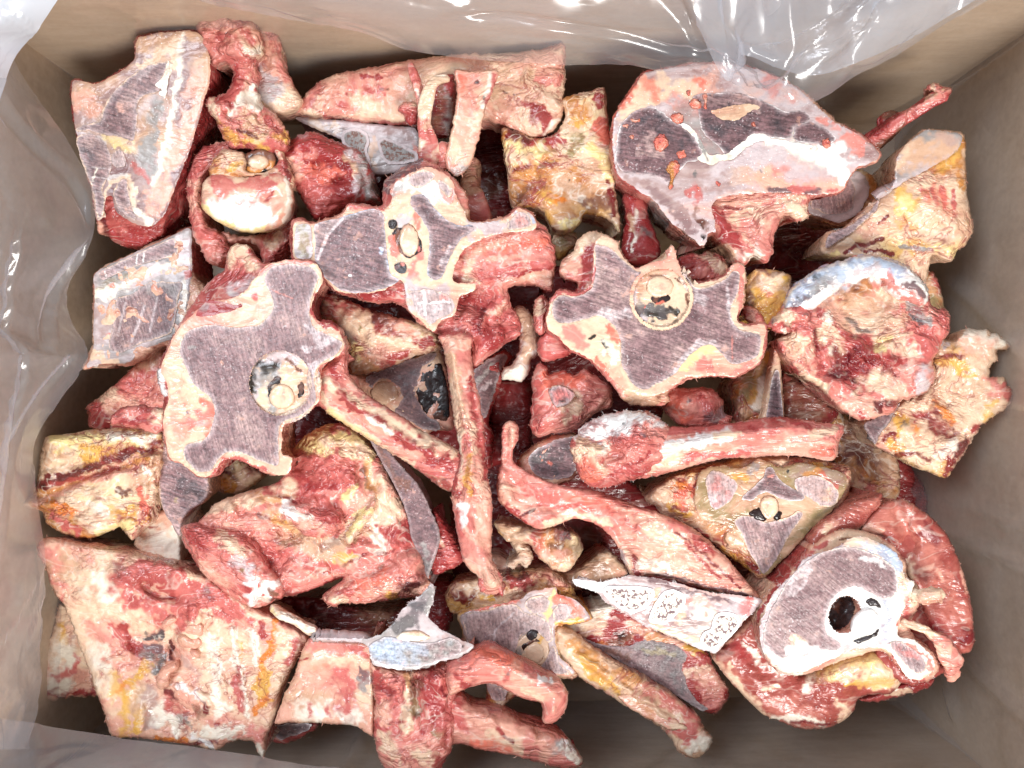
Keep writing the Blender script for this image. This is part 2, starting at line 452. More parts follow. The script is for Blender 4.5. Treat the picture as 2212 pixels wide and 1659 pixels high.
# ------------------------------------------------------------------ materials
class NB:
    def __init__(self, name):
        self.m = bpy.data.materials.new(name); self.m.use_nodes = True
        self.t = self.m.node_tree; self.n = self.t.nodes; self.l = self.t.links
        self.p = self.n['Principled BSDF']
    def add(self, ty, **kw):
        n = self.n.new(ty)
        for k, v in kw.items(): setattr(n, k, v)
        return n
    def set(self, sock, v):
        if isinstance(v, bpy.types.NodeSocket): self.l.new(v, sock)
        elif hasattr(sock.default_value, '__len__'):
            v = list(v); sock.default_value = v + [1.0] if len(v) < len(sock.default_value) else v
        else: sock.default_value = v
    def math(self, op, a, b=0.0, c=None, clamp=False):
        n = self.add('ShaderNodeMath', operation=op); n.use_clamp = clamp
        self.set(n.inputs[0], a); self.set(n.inputs[1], b)
        if c is not None: self.set(n.inputs[2], c)
        return n.outputs[0]
    def mix(self, fac, a, b, mode='MIX'):
        n = self.add('ShaderNodeMix', data_type='RGBA', blend_type=mode)
        self.set(n.inputs[0], fac); self.set(n.inputs[6], a); self.set(n.inputs[7], b)
        return n.outputs[2]
    def noise(self, vec, scale, detail=4, rough=.55, dist=0.0):
        n = self.add('ShaderNodeTexNoise')
        self.l.new(vec, n.inputs['Vector'])
        n.inputs['Scale'].default_value = scale; n.inputs['Detail'].default_value = detail
        n.inputs['Roughness'].default_value = rough; n.inputs['Distortion'].default_value = dist
        return n.outputs['Fac']
    def ramp(self, fac, stops, inter='LINEAR'):
        n = self.add('ShaderNodeValToRGB'); n.color_ramp.interpolation = inter
        e = n.color_ramp.elements
        while len(e) < len(stops): e.new(0.5)
        for i, (p, c) in enumerate(stops):
            e[i].position = p; e[i].color = (*c, 1) if len(c) == 3 else c
        self.l.new(fac, n.inputs[0])
        return n.outputs[0]
    def step(self, v, lo, hi):
        n = self.add('ShaderNodeMapRange', interpolation_type='SMOOTHSTEP')
        self.set(n.inputs[0], v); n.inputs[1].default_value = lo; n.inputs[2].default_value = hi
        return n.outputs[0]
    def coords(self, seed=0, ang=0.0, st=1.0):
        tc = self.add('ShaderNodeTexCoord')
        mp = self.add('ShaderNodeMapping'); mp.vector_type = 'POINT'
        self.l.new(tc.outputs['Object'], mp.inputs[0])
        mp.inputs['Location'].default_value = (seed * .37, seed * .71, seed * .13)
        if st != 1.0:
            m0 = self.add('ShaderNodeMapping')
            self.l.new(tc.outputs['Object'], m0.inputs[0])
            m0.inputs['Rotation'].default_value = (0, 0, math.radians(ang))
            self.l.new(m0.outputs[0], mp.inputs[0])
            mp.inputs['Scale'].default_value = (1 / st, 1, 1)
        return mp.outputs[0]
    def attr(self, name, out='Fac'):
        n = self.add('ShaderNodeAttribute', attribute_name=name)
        return n.outputs[out]

def over_paint(b, col, nz, k=.9, gain=1.7, nz2=None):
    a = b.attr('paint', 'Alpha'); pc = b.attr('paint', 'Color')
    n = nz if nz2 is None else b.math('ADD', b.math('MULTIPLY', nz, .55), b.math('MULTIPLY', nz2, .45))
    f = b.math('ADD', a, b.math('MULTIPLY', b.math('SUBTRACT', n, .5), k))
    f = b.math('ADD', b.math('MULTIPLY', b.math('SUBTRACT', f, .42), gain), .48, clamp=True)
    f = b.math('MULTIPLY', f, b.math('MULTIPLY', a, 3.0, clamp=True))
    return b.mix(b.math('MULTIPLY', f, .96), col, pc)

MATS = {}
def flesh(key, cols=('blood', 'red', 'pink', 'peach', 'cream'), pos=(.30, .40, .48, .57, .70), sc=1.0, ang=0.0, st=1.6, yellow=0.0, ycol='gold',
          vein=.5, vcol='blood', frost=.25, bump=.7, rough=.36, sss=.0, spec=.5, mot=.32):
    """tissue: mottled colour, thin blood seams lying in creases, raised strands of fat, wet gloss"""
    if key in MATS: return MATS[key]
    b = NB(key); sd = len(MATS) + 1
    v = b.coords(sd, ang, st); v0 = b.coords(sd + 40)
    wn = b.add('ShaderNodeTexNoise'); b.l.new(v, wn.inputs['Vector']); wn.inputs['Scale'].default_value = 30 * sc; wn.inputs['Detail'].default_value = 1
    wm = b.add('ShaderNodeVectorMath', operation='MULTIPLY_ADD'); b.l.new(wn.outputs['Color'], wm.inputs[0]); wm.inputs[1].default_value = (.034 / sc,) * 3; b.l.new(v, wm.inputs[2])
    v = wm.outputs[0]
    n1 = b.noise(v, 22 * sc, 3, .56)
    n2 = b.noise(v, 120 * sc, 3, .55)
    n3 = b.noise(v0, 480, 2, .55)
    f = b.math('ADD', b.math('MULTIPLY', n1, .72), b.math('MULTIPLY', n2, .28))
    col = b.ramp(f, [(p, C[c]) for p, c in zip(pos, cols)])
    if yellow > 0:
        ny = b.noise(v, 24 * sc, 2, .6)
        col = b.mix(b.math('MULTIPLY', b.step(ny, .64 - .2 * yellow, .74 - .2 * yellow), .75), col, C[ycol])
    col = over_paint(b, col, n2, nz2=n1)
    hgt = b.math('ADD', b.math('MULTIPLY', n2, .45), b.math('MULTIPLY', n3, .10))
    if vein > 0:
        nv = b.noise(v, 44 * sc, 3, .56)
        av = b.math('ABSOLUTE', b.math('SUBTRACT', nv, .5))
        msk = b.step(b.noise(v0, 24, 2), .42, .58)
        ln = b.math('SUBTRACT', 1.0, b.step(av, .002, .018))
        col = b.mix(b.math('MULTIPLY', b.math('MULTIPLY', ln, msk), vein), col, C[vcol])
        soft = b.math('SUBTRACT', 1.0, b.step(av, .0, .07))
        col = b.mix(b.math('MULTIPLY', b.math('MULTIPLY', soft, msk), vein * .35), col, C['rose'])
        nv2 = b.noise(v, 70 * sc, 2, .55)
        av2 = b.math('ABSOLUTE', b.math('SUBTRACT', nv2, .52))
        ln2 = b.math('SUBTRACT', 1.0, b.step(av2, .003, .03))
        m2 = b.math('SUBTRACT', 1.0, msk)
        col = b.mix(b.math('MULTIPLY', b.math('MULTIPLY', ln2, m2), vein * .55), col, C['ivory'])
        av3 = b.math('ABSOLUTE', b.math('SUBTRACT', b.noise(v, 115 * sc, 2, .6), .5))
        ln3 = b.math('SUBTRACT', 1.0, b.step(av3, .003, .026))
        col = b.mix(b.math('MULTIPLY', b.math('MULTIPLY', ln3, msk), vein * .75), col, C['brick'])
        fk = b.math('MULTIPLY', b.step(b.noise(v, 260 * sc, 2, .6), .60, .68), msk)
        col = b.mix(b.math('MULTIPLY', fk, vein * .75), col, C['red'])
        hgt = b.math('ADD', hgt, b.math('MULTIPLY', b.math('ADD', b.math('MULTIPLY', b.step(av, .0, .10), .34), b.math('MULTIPLY', b.step(av3, .0, .08), .16)), b.math('ADD', b.math('MULTIPLY', msk, .8), .2)))
    col = b.mix(mot, col, b.ramp(n2, [(.28, (.58, .42, .42)), (.5, (.92, .90, .90)), (.7, (1, 1, 1))]), 'MULTIPLY')
    col = b.mix(mot * .7, col, b.ramp(n3, [(.3, (.6, .54, .54)), (.55, (1, 1, 1))]), 'MULTIPLY')
    if frost > 0:
        fr = b.step(b.noise(v0, 850, 1, .5), .68, .76)
        fr = b.math('MULTIPLY', fr, msk if vein > 0 else 1.0)
        col = b.mix(b.math('MULTIPLY', fr, frost * 2, clamp=True), col, C['white'])
    b.set(b.p.inputs['Base Color'], col)
    b.set(b.p.inputs['Roughness'], b.math('ADD', b.math('MULTIPLY', n2, .5), rough - .32))
    b.p.inputs['Specular IOR Level'].default_value = spec
    if sss:
        b.p.inputs['Subsurface Weight'].default_value = sss
        b.p.inputs['Subsurface Radius'].default_value = (.004, .0016, .001)
        b.p.inputs['Subsurface Scale'].default_value = 1.0
    bp = b.add('ShaderNodeBump'); bp.inputs['Strength'].default_value = bump; bp.inputs['Distance'].default_value = .005
    b.l.new(hgt, bp.inputs['Height']); b.l.new(bp.outputs[0], b.p.inputs['Normal'])
    MATS[key] = b.m
    return b.m

def marrow(key, cols=('plum', 'purple', 'mauve'), ang=0.0, rim='cream', rimw=1.0, rough=.40, saw=.6, speck=.35, bump=.35):
    """sawn spongy bone: saw lines, frosty grain, pale hard rim that fades into the bone"""
    if key in MATS: return MATS[key]
    b = NB(key); sd = len(MATS) + 1
    v = b.coords(sd, ang, 7.0); v0 = b.coords(sd + 40)
    big = b.noise(v0, 36, 2, .6); fine = b.noise(v0, 560, 2, .6); mid = b.noise(v0, 150, 3, .6)
    col = b.ramp(b.math('ADD', b.math('MULTIPLY', big, .6), b.math('MULTIPLY', mid, .4)), [(.36, C[cols[0]]), (.5, C[cols[1]]), (.64, C[cols[2]])])
    col = over_paint(b, col, mid, 1.0, 1.4, nz2=big)
    sl = b.noise(v, 640, 2, .7)
    e = b.math('ADD', b.attr('edge'), b.math('MULTIPLY', b.math('SUBTRACT', mid, .5), 3.4 * rimw))
    e = b.math('ADD', e, b.math('MULTIPLY', b.math('SUBTRACT', big, .5), 3.0 * rimw))
    col = b.mix(b.math('MULTIPLY', b.math('SUBTRACT', 1.0, b.step(e, -.6 * rimw, 4.2 * rimw)), .55), col, C['lilac'])
    col = b.mix(b.math('MULTIPLY', b.math('SUBTRACT', 1.0, b.step(e, -.7 * rimw, 1.0 * rimw)), .9), col, C[rim])
    col = b.mix(saw, col, b.ramp(sl, [(.34, (.46, .42, .43)), (.5, (.95, .95, .95)), (.64, (1.5, 1.45, 1.45))]), 'MULTIPLY')
    col = b.mix(.6, col, b.ramp(fine, [(.32, (.42, .37, .38)), (.5, (1, 1, 1)), (.7, (1.4, 1.35, 1.35))]), 'MULTIPLY')
    fr = b.math('MULTIPLY', b.step(b.noise(v0, 640, 2, .5), .60, .70), b.step(b.noise(v0, 60, 2), .40, .62))
    col = b.mix(b.math('MULTIPLY', fr, speck * 1.8, clamp=True), col, C['lilac'])
    pk = b.math('MULTIPLY', b.step(mid, .60, .66), b.step(big, .5, .6))
    col = b.mix(b.math('MULTIPLY', pk, .35), col, C['peach'])
    b.set(b.p.inputs['Base Color'], col)
    b.set(b.p.inputs['Roughness'], b.math('ADD', b.math('MULTIPLY', mid, .4), rough - .2))
    h = b.math('ADD', b.math('MULTIPLY', sl, .6), b.math('MULTIPLY', fine, .7))
    bp = b.add('ShaderNodeBump'); bp.inputs['Strength'].default_value = bump; bp.inputs['Distance'].default_value = .0012
    b.l.new(h, bp.inputs['Height']); b.l.new(bp.outputs[0], b.p.inputs['Normal'])
    MATS[key] = b.m
    return b.m

def spongy(key, rim='white', c1='ivory', c2='plum', rw=1.9, sc=430):
    """cut rib: hard white shell, porous centre"""
    if key in MATS: return MATS[key]
    b = NB(key); v0 = b.coords(len(MATS))
    nz = b.noise(v0, 200, 3)
    e = b.math('ADD', b.attr('edge'), b.math('MULTIPLY', b.math('SUBTRACT', nz, .5), 1.6))
    po = b.noise(v0, sc, 2, .5, .6)
    core = b.mix(b.math('SUBTRACT', 1.0, b.step(po, .43, .52)), C[c1], C[c2])
    core = b.mix(.5, core, b.ramp(b.noise(v0, 300, 2), [(.32, (.5, .38, .38)), (.5, (1, 1, 1))]), 'MULTIPLY')
    col = b.mix(b.step(e, rw * .7, rw * 1.2), C[rim], core)
    col = over_paint(b, col, nz)
    b.set(b.p.inputs['Base Color'], col); b.p.inputs['Roughness'].default_value = .45
    bp = b.add('ShaderNodeBump'); bp.inputs['Strength'].default_value = .5; bp.inputs['Distance'].default_value = .0012
    b.l.new(po, bp.inputs['Height']); b.l.new(bp.outputs[0], b.p.inputs['Normal'])
    MATS[key] = b.m
    return b.m

MEAT = flesh('pink_meat_and_fat', cols=('blood', 'red', 'rose', 'pink', 'peach', 'cream'), pos=(.22, .33, .42, .51, .61, .74), vein=.6)
FATTY = flesh('cream_fat', cols=('rose', 'pink', 'peach', 'cream', 'cream'), pos=(.25, .36, .47, .58, .72), vein=.55, bump=.5)
YELLOW = flesh('yellow_fat_and_blood', cols=('red', 'amber', 'tan', 'cream', 'butter'), pos=(.28, .37, .46, .55, .72), yellow=.25, vein=.8, bump=.7)
BEIGE = flesh('beige_fat', cols=('red', 'tan', 'tan', 'cream', 'butter'), pos=(.27, .36, .46, .58, .74), yellow=.10, vein=.55, bump=.5, mot=.3)
RED = flesh('red_muscle', cols=('dark', 'meat', 'red', 'rose', 'peach'), pos=(.28, .38, .50, .62, .74), st=3, vein=.45, bump=.6)
LEAN = flesh('lean_meat', cols=('blood', 'brick', 'brick', 'clay', 'peach'), pos=(.25, .38, .48, .60, .76), st=2.2, vein=.35, bump=.4, vcol='dark', mot=.4)
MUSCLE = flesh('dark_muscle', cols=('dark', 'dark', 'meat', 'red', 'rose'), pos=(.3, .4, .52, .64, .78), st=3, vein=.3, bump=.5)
PINKRIB = flesh('pink_rib_membrane', cols=('red', 'rose', 'pink', 'peach', 'cream'), pos=(.31, .41, .50, .60, .74), st=3.5, vein=.5, bump=.6)
MEMB = flesh('smooth_membrane', cols=('rose', 'tan', 'peach', 'cream', 'cream'), pos=(.26, .36, .46, .58, .7), vein=.25, bump=.25, rough=.30, sc=.8, mot=.3)
CUTFAT = flesh('sawn_fat', cols=('pink', 'peach', 'cream', 'cream', 'butter'), pos=(.30, .40, .50, .60, .76), vein=.18, bump=.3, frost=.4, st=2.0)
CUTPINK = flesh('sawn_pink_fat', cols=('purple', 'mauve', 'lilac', 'peach', 'cream'), pos=(.28, .40, .50, .60, .74), vein=.15, bump=.25, frost=.4, st=2.5)
CUTMIX = flesh('sawn_pale_bone', cols=('purple', 'mauve', 'lilac', 'peach', 'cream'), pos=(.32, .43, .52, .62, .74), vein=.12, bump=.25, frost=.45, st=2.0)
CUTMAUVE = flesh('sawn_mauve_bone', cols=('plum', 'purple', 'mauve', 'tan', 'peach'), pos=(.30, .40, .50, .60, .72), vein=.12, bump=.25, frost=.45, st=2.0)
CUTOLIVE = flesh('sawn_olive_fat', cols=('mauve', 'olive', 'tan', 'cream', 'cream'), pos=(.30, .42, .52, .64, .75), vein=.2, bump=.25, frost=.4, st=2.0)
CUTGREY = flesh('sawn_cartilage', cols=('mauve', 'grey', 'lilac', 'grey', 'cream'), pos=(.3, .42, .52, .62, .75), vein=.08, bump=.15, frost=.35, st=3, rough=.34)
WHITEBONE = flesh('white_cartilage', cols=('peach', 'cream', 'ivory', 'white', 'white'), pos=(.28, .37, .46, .58, .72), vein=.2, bump=.35, rough=.32, frost=.2)
TENDON = flesh('stringy_tendon', cols=('rose', 'peach', 'cream', 'ivory', 'ivory'), pos=(.28, .36, .46, .58, .7), st=6, vein=.3, bump=.7)
CORD = flesh('spinal_cord', cols=('peach', 'cream', 'cream', 'ivory', 'white'), pos=(.28, .38, .5, .62, .78), vein=.12, bump=.3, frost=.3)
BLACK = flesh('cavity_shade', cols=('black', 'black', 'hole', 'slate', 'ash'), pos=(.3, .38, .46, .56, .7), vein=0, bump=.4, frost=0)  # near-black colour painted in for the shade inside holes and canals
DARKCUT = marrow('dark_sawn_marrow', ('slate', 'plum', 'purple'), 20, rim='grey', rimw=.6, saw=.4)
M1 = marrow('sawn_marrow_fine', ('plum', 'purple', 'mauve'), 75)
M2 = marrow('sawn_marrow_lined', ('plum', 'purple', 'mauve'), 18, saw=.75)
M3 = marrow('sawn_marrow_blue', ('slate', 'plum', 'purple'), 14, saw=.85, rim='blue')
M4 = marrow('sawn_marrow_pale', ('purple', 'mauve', 'lilac'), 80, rimw=1.2, saw=.45)
M5 = marrow('sawn_marrow_brown', ('slate', 'plum', 'plum'), 10, rim='white', rimw=.7, saw=.75)
SPONGE = spongy('porous_rib_bone')
SPONGEG = spongy('porous_rib_bone_grey', rim='lilac', c1='grey', c2='brown')
# ------------------------------------------------------------------ the carton and its liner
def cardboard():
    b = NB('cardboard'); v = b.coords(3, 0, 5.0); v0 = b.coords(4)
    n = b.noise(v0, 9, 4); fl = b.noise(v0, 300, 3); g = b.noise(v, 160, 3)
    col = b.ramp(b.math('ADD', b.math('MULTIPLY', n, .6), b.math('MULTIPLY', g, .4)), [(.3, s2l((176, 146, 112))), (.5, s2l((198, 168, 134))), (.7, s2l((210, 182, 150)))])
    col = b.mix(.4, col, b.ramp(fl, [(.3, (.8, .78, .76)), (.6, (1, 1, 1))]), 'MULTIPLY')
    b.set(b.p.inputs['Base Color'], col); b.p.inputs['Roughness'].default_value = .8
    bp = b.add('ShaderNodeBump'); bp.inputs['Strength'].default_value = .15; bp.inputs['Distance'].default_value = .001
    b.l.new(fl, bp.inputs['Height']); b.l.new(bp.outputs[0], b.p.inputs['Normal'])
    return b.m
CARD = cardboard()
BL, BR, BK, BF, BTOP, BBOT = -0.338, 0.350, 0.238, -0.287, 0.045, -0.235   # left, right, back, front, rim, floor
def card_panel(name, cx, cy, cz, sx, sy, sz, parent):
    """corrugated panel: two liners with a gap, slightly bowed"""
    import itertools
    me = bpy.data.meshes.new(name)
    nx, ny = (28, 2) if sx >= sy else (2, 28)
    if sz < .01: nx, ny = 12, 10
    V = []; F = []
    nz = 8 if sz > .01 else 2
    def grid(axis, sign):
        a = {'x': (ny, nz), 'y': (nx, nz), 'z': (nx, ny)}[axis]
        o = len(V)
        for i in range(a[0]):
            for j in range(a[1]):
                p, r = i / (a[0] - 1) - .5, j / (a[1] - 1) - .5
                c = {'x': (sign * .5, p, r), 'y': (p, sign * .5, r), 'z': (p, r, sign * .5)}[axis]
                x, y, z = c[0] * sx, c[1] * sy, c[2] * sz
                bow = .0016 * math.sin(3.3 * (x + y) * 7 + cx * 9) * math.cos(z * 22)
                if sx < sy: x += bow
                elif sz > .01: y += bow
                V.append((x, y, z))
        for i in range(a[0] - 1):
            for j in range(a[1] - 1):
                k = o + i * a[1] + j
                f = (k, k + a[1], k + a[1] + 1, k + 1)
                F.append(f if (sign > 0) ^ (axis == 'y') else f[::-1])
    for ax in 'xyz':
        for sg in (1, -1): grid(ax, sg)
    me.from_pydata(V, [], F); me.materials.append(CARD); me.update()
    o = bpy.data.objects.new(name, me); COL.objects.link(o); o.parent = parent; o.location = (cx, cy, cz)
    return o
box = bpy.data.objects.new('cardboard_box', None); COL.objects.link(box)
box['label'] = 'open brown cardboard carton that holds the bones'; box['category'] = 'box'
TH = .005
hz = BTOP - BBOT; mz = (BTOP + BBOT) / 2
xm, ym, xs, ys = (BL + BR) / 2, (BK + BF) / 2, BR - BL, BK - BF
card_panel('side_panel', BL - TH / 2, ym, mz, TH, ys + 2 * TH, hz, box)
card_panel('side_panel', BR + TH / 2, ym, mz, TH, ys + 2 * TH, hz, box)
card_panel('end_panel', xm, BK + TH / 2, mz - .0015, xs - .0004, TH, hz - .003, box)
card_panel('end_panel', xm, BF - TH / 2, mz - .0015, xs - .0004, TH, hz - .003, box)
card_panel('bottom_panel', xm, ym, BBOT - TH / 2, xs + .008, ys + .008, TH, box)

def film(key, haze=.10, gl=.9, rough=.12, bump=.25, tint=(.97, .98, 1.0)):
    """thin clear polythene: see-through, glossy, a little milky"""
    b = NB(key); b.n.remove(b.p)
    out = b.n['Material Output']; v = b.coords(7)
    tr = b.add('ShaderNodeBsdfTransparent'); tr.inputs[0].default_value = (*tint, 1)
    df = b.add('ShaderNodeBsdfDiffuse'); df.inputs[0].default_value = (.84, .88, .95, 1)
    tl = b.add('ShaderNodeBsdfTranslucent'); tl.inputs[0].default_value = (.84, .88, .95, 1)
    gs = b.add('ShaderNodeBsdfGlossy'); gs.inputs[0].default_value = (1, 1, 1, 1); gs.inputs['Roughness'].default_value = rough
    fr = b.add('ShaderNodeLayerWeight'); fr.inputs[0].default_value = .5
    n = b.noise(v, 13, 2, .5, 1.0); n2 = b.noise(v, 6, 2, .5, 1.0)
    bp = b.add('ShaderNodeBump'); bp.inputs['Strength'].default_value = bump; bp.inputs['Distance'].default_value = .006
    b.l.new(b.math('ADD', n, b.math('MULTIPLY', n2, 2)), bp.inputs['Height'])
    for s_ in (df, tl, gs, fr): b.l.new(bp.outputs[0], s_.inputs['Normal'])
    m0 = b.add('ShaderNodeMixShader'); m0.inputs[0].default_value = .5; b.l.new(df.outputs[0], m0.inputs[1]); b.l.new(tl.outputs[0], m0.inputs[2])
    m1 = b.add('ShaderNodeMixShader'); b.set(m1.inputs[0], b.math('MULTIPLY', b.math('ADD', n2, .5), haze)); b.l.new(tr.outputs[0], m1.inputs[1]); b.l.new(m0.outputs[0], m1.inputs[2])
    m2 = b.add('ShaderNodeMixShader'); b.set(m2.inputs[0], b.math('ADD', b.math('MULTIPLY', b.math('POWER', fr.outputs['Facing'], 4.0), gl), .05, clamp=True)); b.l.new(m1.outputs[0], m2.inputs[1]); b.l.new(gs.outputs[0], m2.inputs[2])
    b.l.new(m2.outputs[0], out.inputs[0])
    return b.m
FILM = film('clear_polythene', haze=.21, gl=.42, rough=.2, bump=.15)
FILMW = film('clear_polythene_on_wall', haze=.13, gl=.3, rough=.2, bump=.6)
FILMR = film('milky_polythene_on_wall', haze=.24, gl=.55, rough=.16, bump=.6)

def sheet(name, rows, nu, nv, crumple, mat, parent, seed, creases=(), size=.03):
    """film surface from rows of control points (world), resampled, crumpled; creases = (polyline uv 0..1, height, width)"""
    R = np.array(rows, float)                   # (a, b, 3)
    def resample(A, n):
        t = np.linspace(0, 1, A.shape[0]); x = np.linspace(0, 1, n)
        k = np.clip(np.searchsorted(t, x, 'right') - 1, 0, len(t) - 2)
        f = ((x - t[k]) / (t[k + 1] - t[k]))
        sh = (-1,) + (1,) * (A.ndim - 1)
        g = np.gradient(A, axis=0)
        f = f.reshape(sh)
        return (2*f**3-3*f**2+1)*A[k] + (f**3-2*f**2+f)*g[k] + (-2*f**3+3*f**2)*A[k+1] + (f**3-f**2)*g[k+1]
    G = resample(R, nv); G = np.swapaxes(resample(np.swapaxes(G, 0, 1), nu), 0, 1)
    du = np.gradient(G, axis=1); dv = np.gradient(G, axis=0)
    N = np.cross(du, dv); N /= np.linalg.norm(N, axis=2, keepdims=True) + 1e-12
    X = G.reshape(-1, 3)
    # faceted crumple: folds between straight facets
    rng = np.random.default_rng(seed)
    h = np.zeros(len(X))
    for i in range(16):
        d = rng.normal(0, 1, 3); d /= np.linalg.norm(d)
        ph = X @ d / (size * rng.uniform(.8, 3.0)) + rng.uniform(0, 9) + .5 * fbm(X[:, 0], X[:, 1], X[:, 2], sc=.06, oc=2, seed=seed + i)
        tri = np.abs((ph % 2) - 1)
        h += tri * rng.uniform(.3, 1) * (fbm(X[:, 0], X[:, 1], X[:, 2], sc=.09, oc=2, seed=seed + 40 + i) > .52)
    h = (h - h.mean()) / 3
    uu, vv = np.meshgrid(np.linspace(0, 1, nu), np.linspace(0, 1, nv))
    UV = np.stack([uu.ravel(), vv.ravel()], 1)
    hh = h * crumple
    for pl, ht, wd in creases:
        dd = dist_poly(UV, np.array(pl, float)); hh = hh + ht * np.clip(1 - dd / wd, 0, 1)
    X = X + N.reshape(-1, 3) * hh[:, None]
    i, j = np.meshgrid(np.arange(nv - 1), np.arange(nu - 1), indexing='ij')
    qd = np.stack([i * nu + j, i * nu + j + 1, (i + 1) * nu + j + 1, (i + 1) * nu + j], -1).reshape(-1, 4)
    me = build_mesh(name, X, np.zeros((0, 3), np.int32), qd, mat)
    o = bpy.data.objects.new(name, me); COL.objects.link(o); o.parent = parent
    return o
# ------------------------------------------------------------------ bones
def p(col, reg, s, wd, a=.95, wob=1.0): return (col, q(reg, s), wd, a, wob)
def f(reg, s, wd, h): return (q(reg, s), wd, h)
def el(reg, cx, cy, rx, ry, rot=0, n=14):
    t = np.linspace(0, 2 * np.pi, n, endpoint=False); c, s = math.cos(math.radians(rot)), math.sin(math.radians(rot))
    x, y = rx * np.cos(t), ry * np.sin(t)
    return q(reg, np.stack([cx + x * c - y * s, cy + x * s + y * c], 1))
def ctr(reg, x, y):
    a = q(reg, [(x, y)])[0]
    return a[0], a[1]

# --- star-shaped vertebra, left of the middle
t = Thing('sawn_vertebra', 'large star-shaped sawn vertebra left of the middle with long rib to lower right', 'bone', (*ctr('B0', 1550, 900), -.012, .02, -.03))
STAR_L = q('B0', '1600,290 1680,220 1800,196 1940,205 2004,270 2004,340 1960,420 1940,480 1980,570 2080,600 2140,700 2130,770 1990,860 1970,960 1990,1070 1930,1120 1880,1160 1770,1215 1755,1300 1752,1400 1812,1430 1805,1500 1760,1532 1640,1510 1500,1440 1390,1440 1335,1530 1240,1540 1130,1460 1060,1430 1040,1350 1020,1270 1020,1140 1050,1060 1040,960 1000,880 1050,740 1110,620 1190,540 1230,500 1330,450 1450,430 1530,380')
t.solid('body', q('B0', '1400,240 1420,140 1470,90 1540,110 1610,190 1680,214 1800,192 1944,200 2010,270 2010,345 1966,420 1946,480 1984,560 2090,590 2150,700 2140,775 2000,870 1990,1060 1890,1160 1776,1220 1760,1300 1758,1395 1820,1425 1812,1505 1762,1540 1640,1516 1500,1446 1394,1446 1338,1536 1240,1548 1124,1466 1050,1436 1030,1350 1008,1270 1010,1140 1020,1060 985,960 975,870 1040,740 1100,620 1180,500 1290,340 1380,270'),
        MEAT, dz=-3, thick=62, rnd=5, bulge=5, lump=(1.2, 24), flare=-9, side=3, fuzz=90,
        feats=[f('B0', '1250,430 1330,330 1420,240', 40, -10), f('B0', '1430,170 1500,110 1560,200', 26, -3), f('B0', '1000,880 1010,980', 14, -3)],
        paints=[p('rose', 'B0', '1210,500 1290,370 1400,270 1500,260', 34), p('red', 'B0', '1290,420 1420,290 1520,300', 16), p('lilac', 'B0', '1440,390 1540,360', 22, .7),
                p('cream', 'B0', '1430,170 1500,110 1590,220', 26), p('red', 'B0', '1010,880 1050,740', 14), p('white', 'B0', '1000,880 1010,1010', 9),
                p('red', 'B0', '1960,420 1985,570 2090,600', 12), p('peach', 'B0', '1760,1230 1770,1420', 14), p('rose', 'B0', '1340,1540 1390,1440 1500,1440 1640,1510', 9)])
HL = [el('B0', 1745, 962, 196, 203)]
cf = t.solid('cut_face', STAR_L, CUTFAT, dz=.4, thick=3, rnd=.8, bulge=.6, lump=(.25, 14), crease=True, fuzz=120, rag=1.0, holes=HL,
        paints=[p('pink', 'B0', '1110,1210 1260,1190 1310,1120', 20, .8), p('coral', 'B0', '1250,1060 1320,1130 1290,1280', 10, .7), p('rose', 'B0', '1330,1530 1400,1440 1500,1440 1640,1500', 7),
                p('red', 'B0', '1965,420 1955,490 2000,590 2080,620', 10), p('peach', 'B0', '1090,1080 1120,1300', 26, .8), p('plum', 'B0', '1170,1140', 6), p('rose', 'B0', '1580,440', 12), p('pink', 'B0', '1600,300 1680,230 1800,205 1930,212', 8)])
t.solid('marrow', q('B0', '1680,245 1800,220 1920,235 1985,290 1950,400 1925,500 1950,610 2060,670 2130,710 2090,780 1975,860 1955,960 1965,1070 1890,1150 1765,1205 1735,1260 1735,1400 1720,1475 1600,1440 1480,1390 1400,1400 1340,1460 1310,1510 1230,1510 1140,1430 1160,1350 1290,1290 1335,1150 1310,1060 1200,960 1150,860 1115,770 1130,680 1200,620 1320,600 1480,615 1620,590 1690,510 1690,420 1640,320'),
        M1, dz=.9, thick=1.6, rnd=.5, bulge=.4, lump=(.2, 12), rag=.6, parent=cf, holes=HL,
        paints=[p('lilac', 'B0', '1920,600 1960,700 2080,700', 12, .6), p('lilac', 'B0', '1940,880 2010,850', 12, .7), p('pink', 'B0', '1690,380 1830,440', 3, .6), p('lilac', 'B0', '1400,1390 1550,1420', 8, .6),
                p('peach', 'B0', '1380,840', 8, .8), p('lilac', 'B0', '1900,745', 10, .8), p('grey', 'B0', '1200,740', 10, .6), p('mauve', 'B0', '1500,1150 1640,1300', 30, .5)])
t.solid('canal_ring', el('B0', 1745, 962, 212, 219), CUTFAT, dz=-1.6, thick=2.4, rnd=0, lump=(.9, 16), rag=.3, parent=cf,
        paints=[p('lilac', 'B0', '1560,1080 1580,880 1720,770 1850,790', 18, .9), p('grey', 'B0', '1630,930 1700,860 1700,1080', 22, .7), p('tan', 'B0', '1745,1130 1860,1060 1900,960', 14, .7), p('black', 'B0', '1560,890 1565,1010', 13, 1), p('slate', 'B0', '1580,870 1640,850', 16, 1), p('black', 'B0', '1640,860 1690,845', 15, 1), p('brown', 'B0', '1780,810 1840,850 1865,890', 5, 1)])  # thin brown stroke paints a dark gap beside the cord
t.solid('marrow_hollow', q('B0', '1662,1005 1672,965 1690,945 1722,925 1748,935 1735,955 1700,975 1690,1000 1675,1050'), BLACK, dz=-.9, thick=1.6, rnd=.6, lump=(.3, 8), rag=1.5, parent=cf, paints=[p('brown', 'B0', '1700,960', 30, .6)])
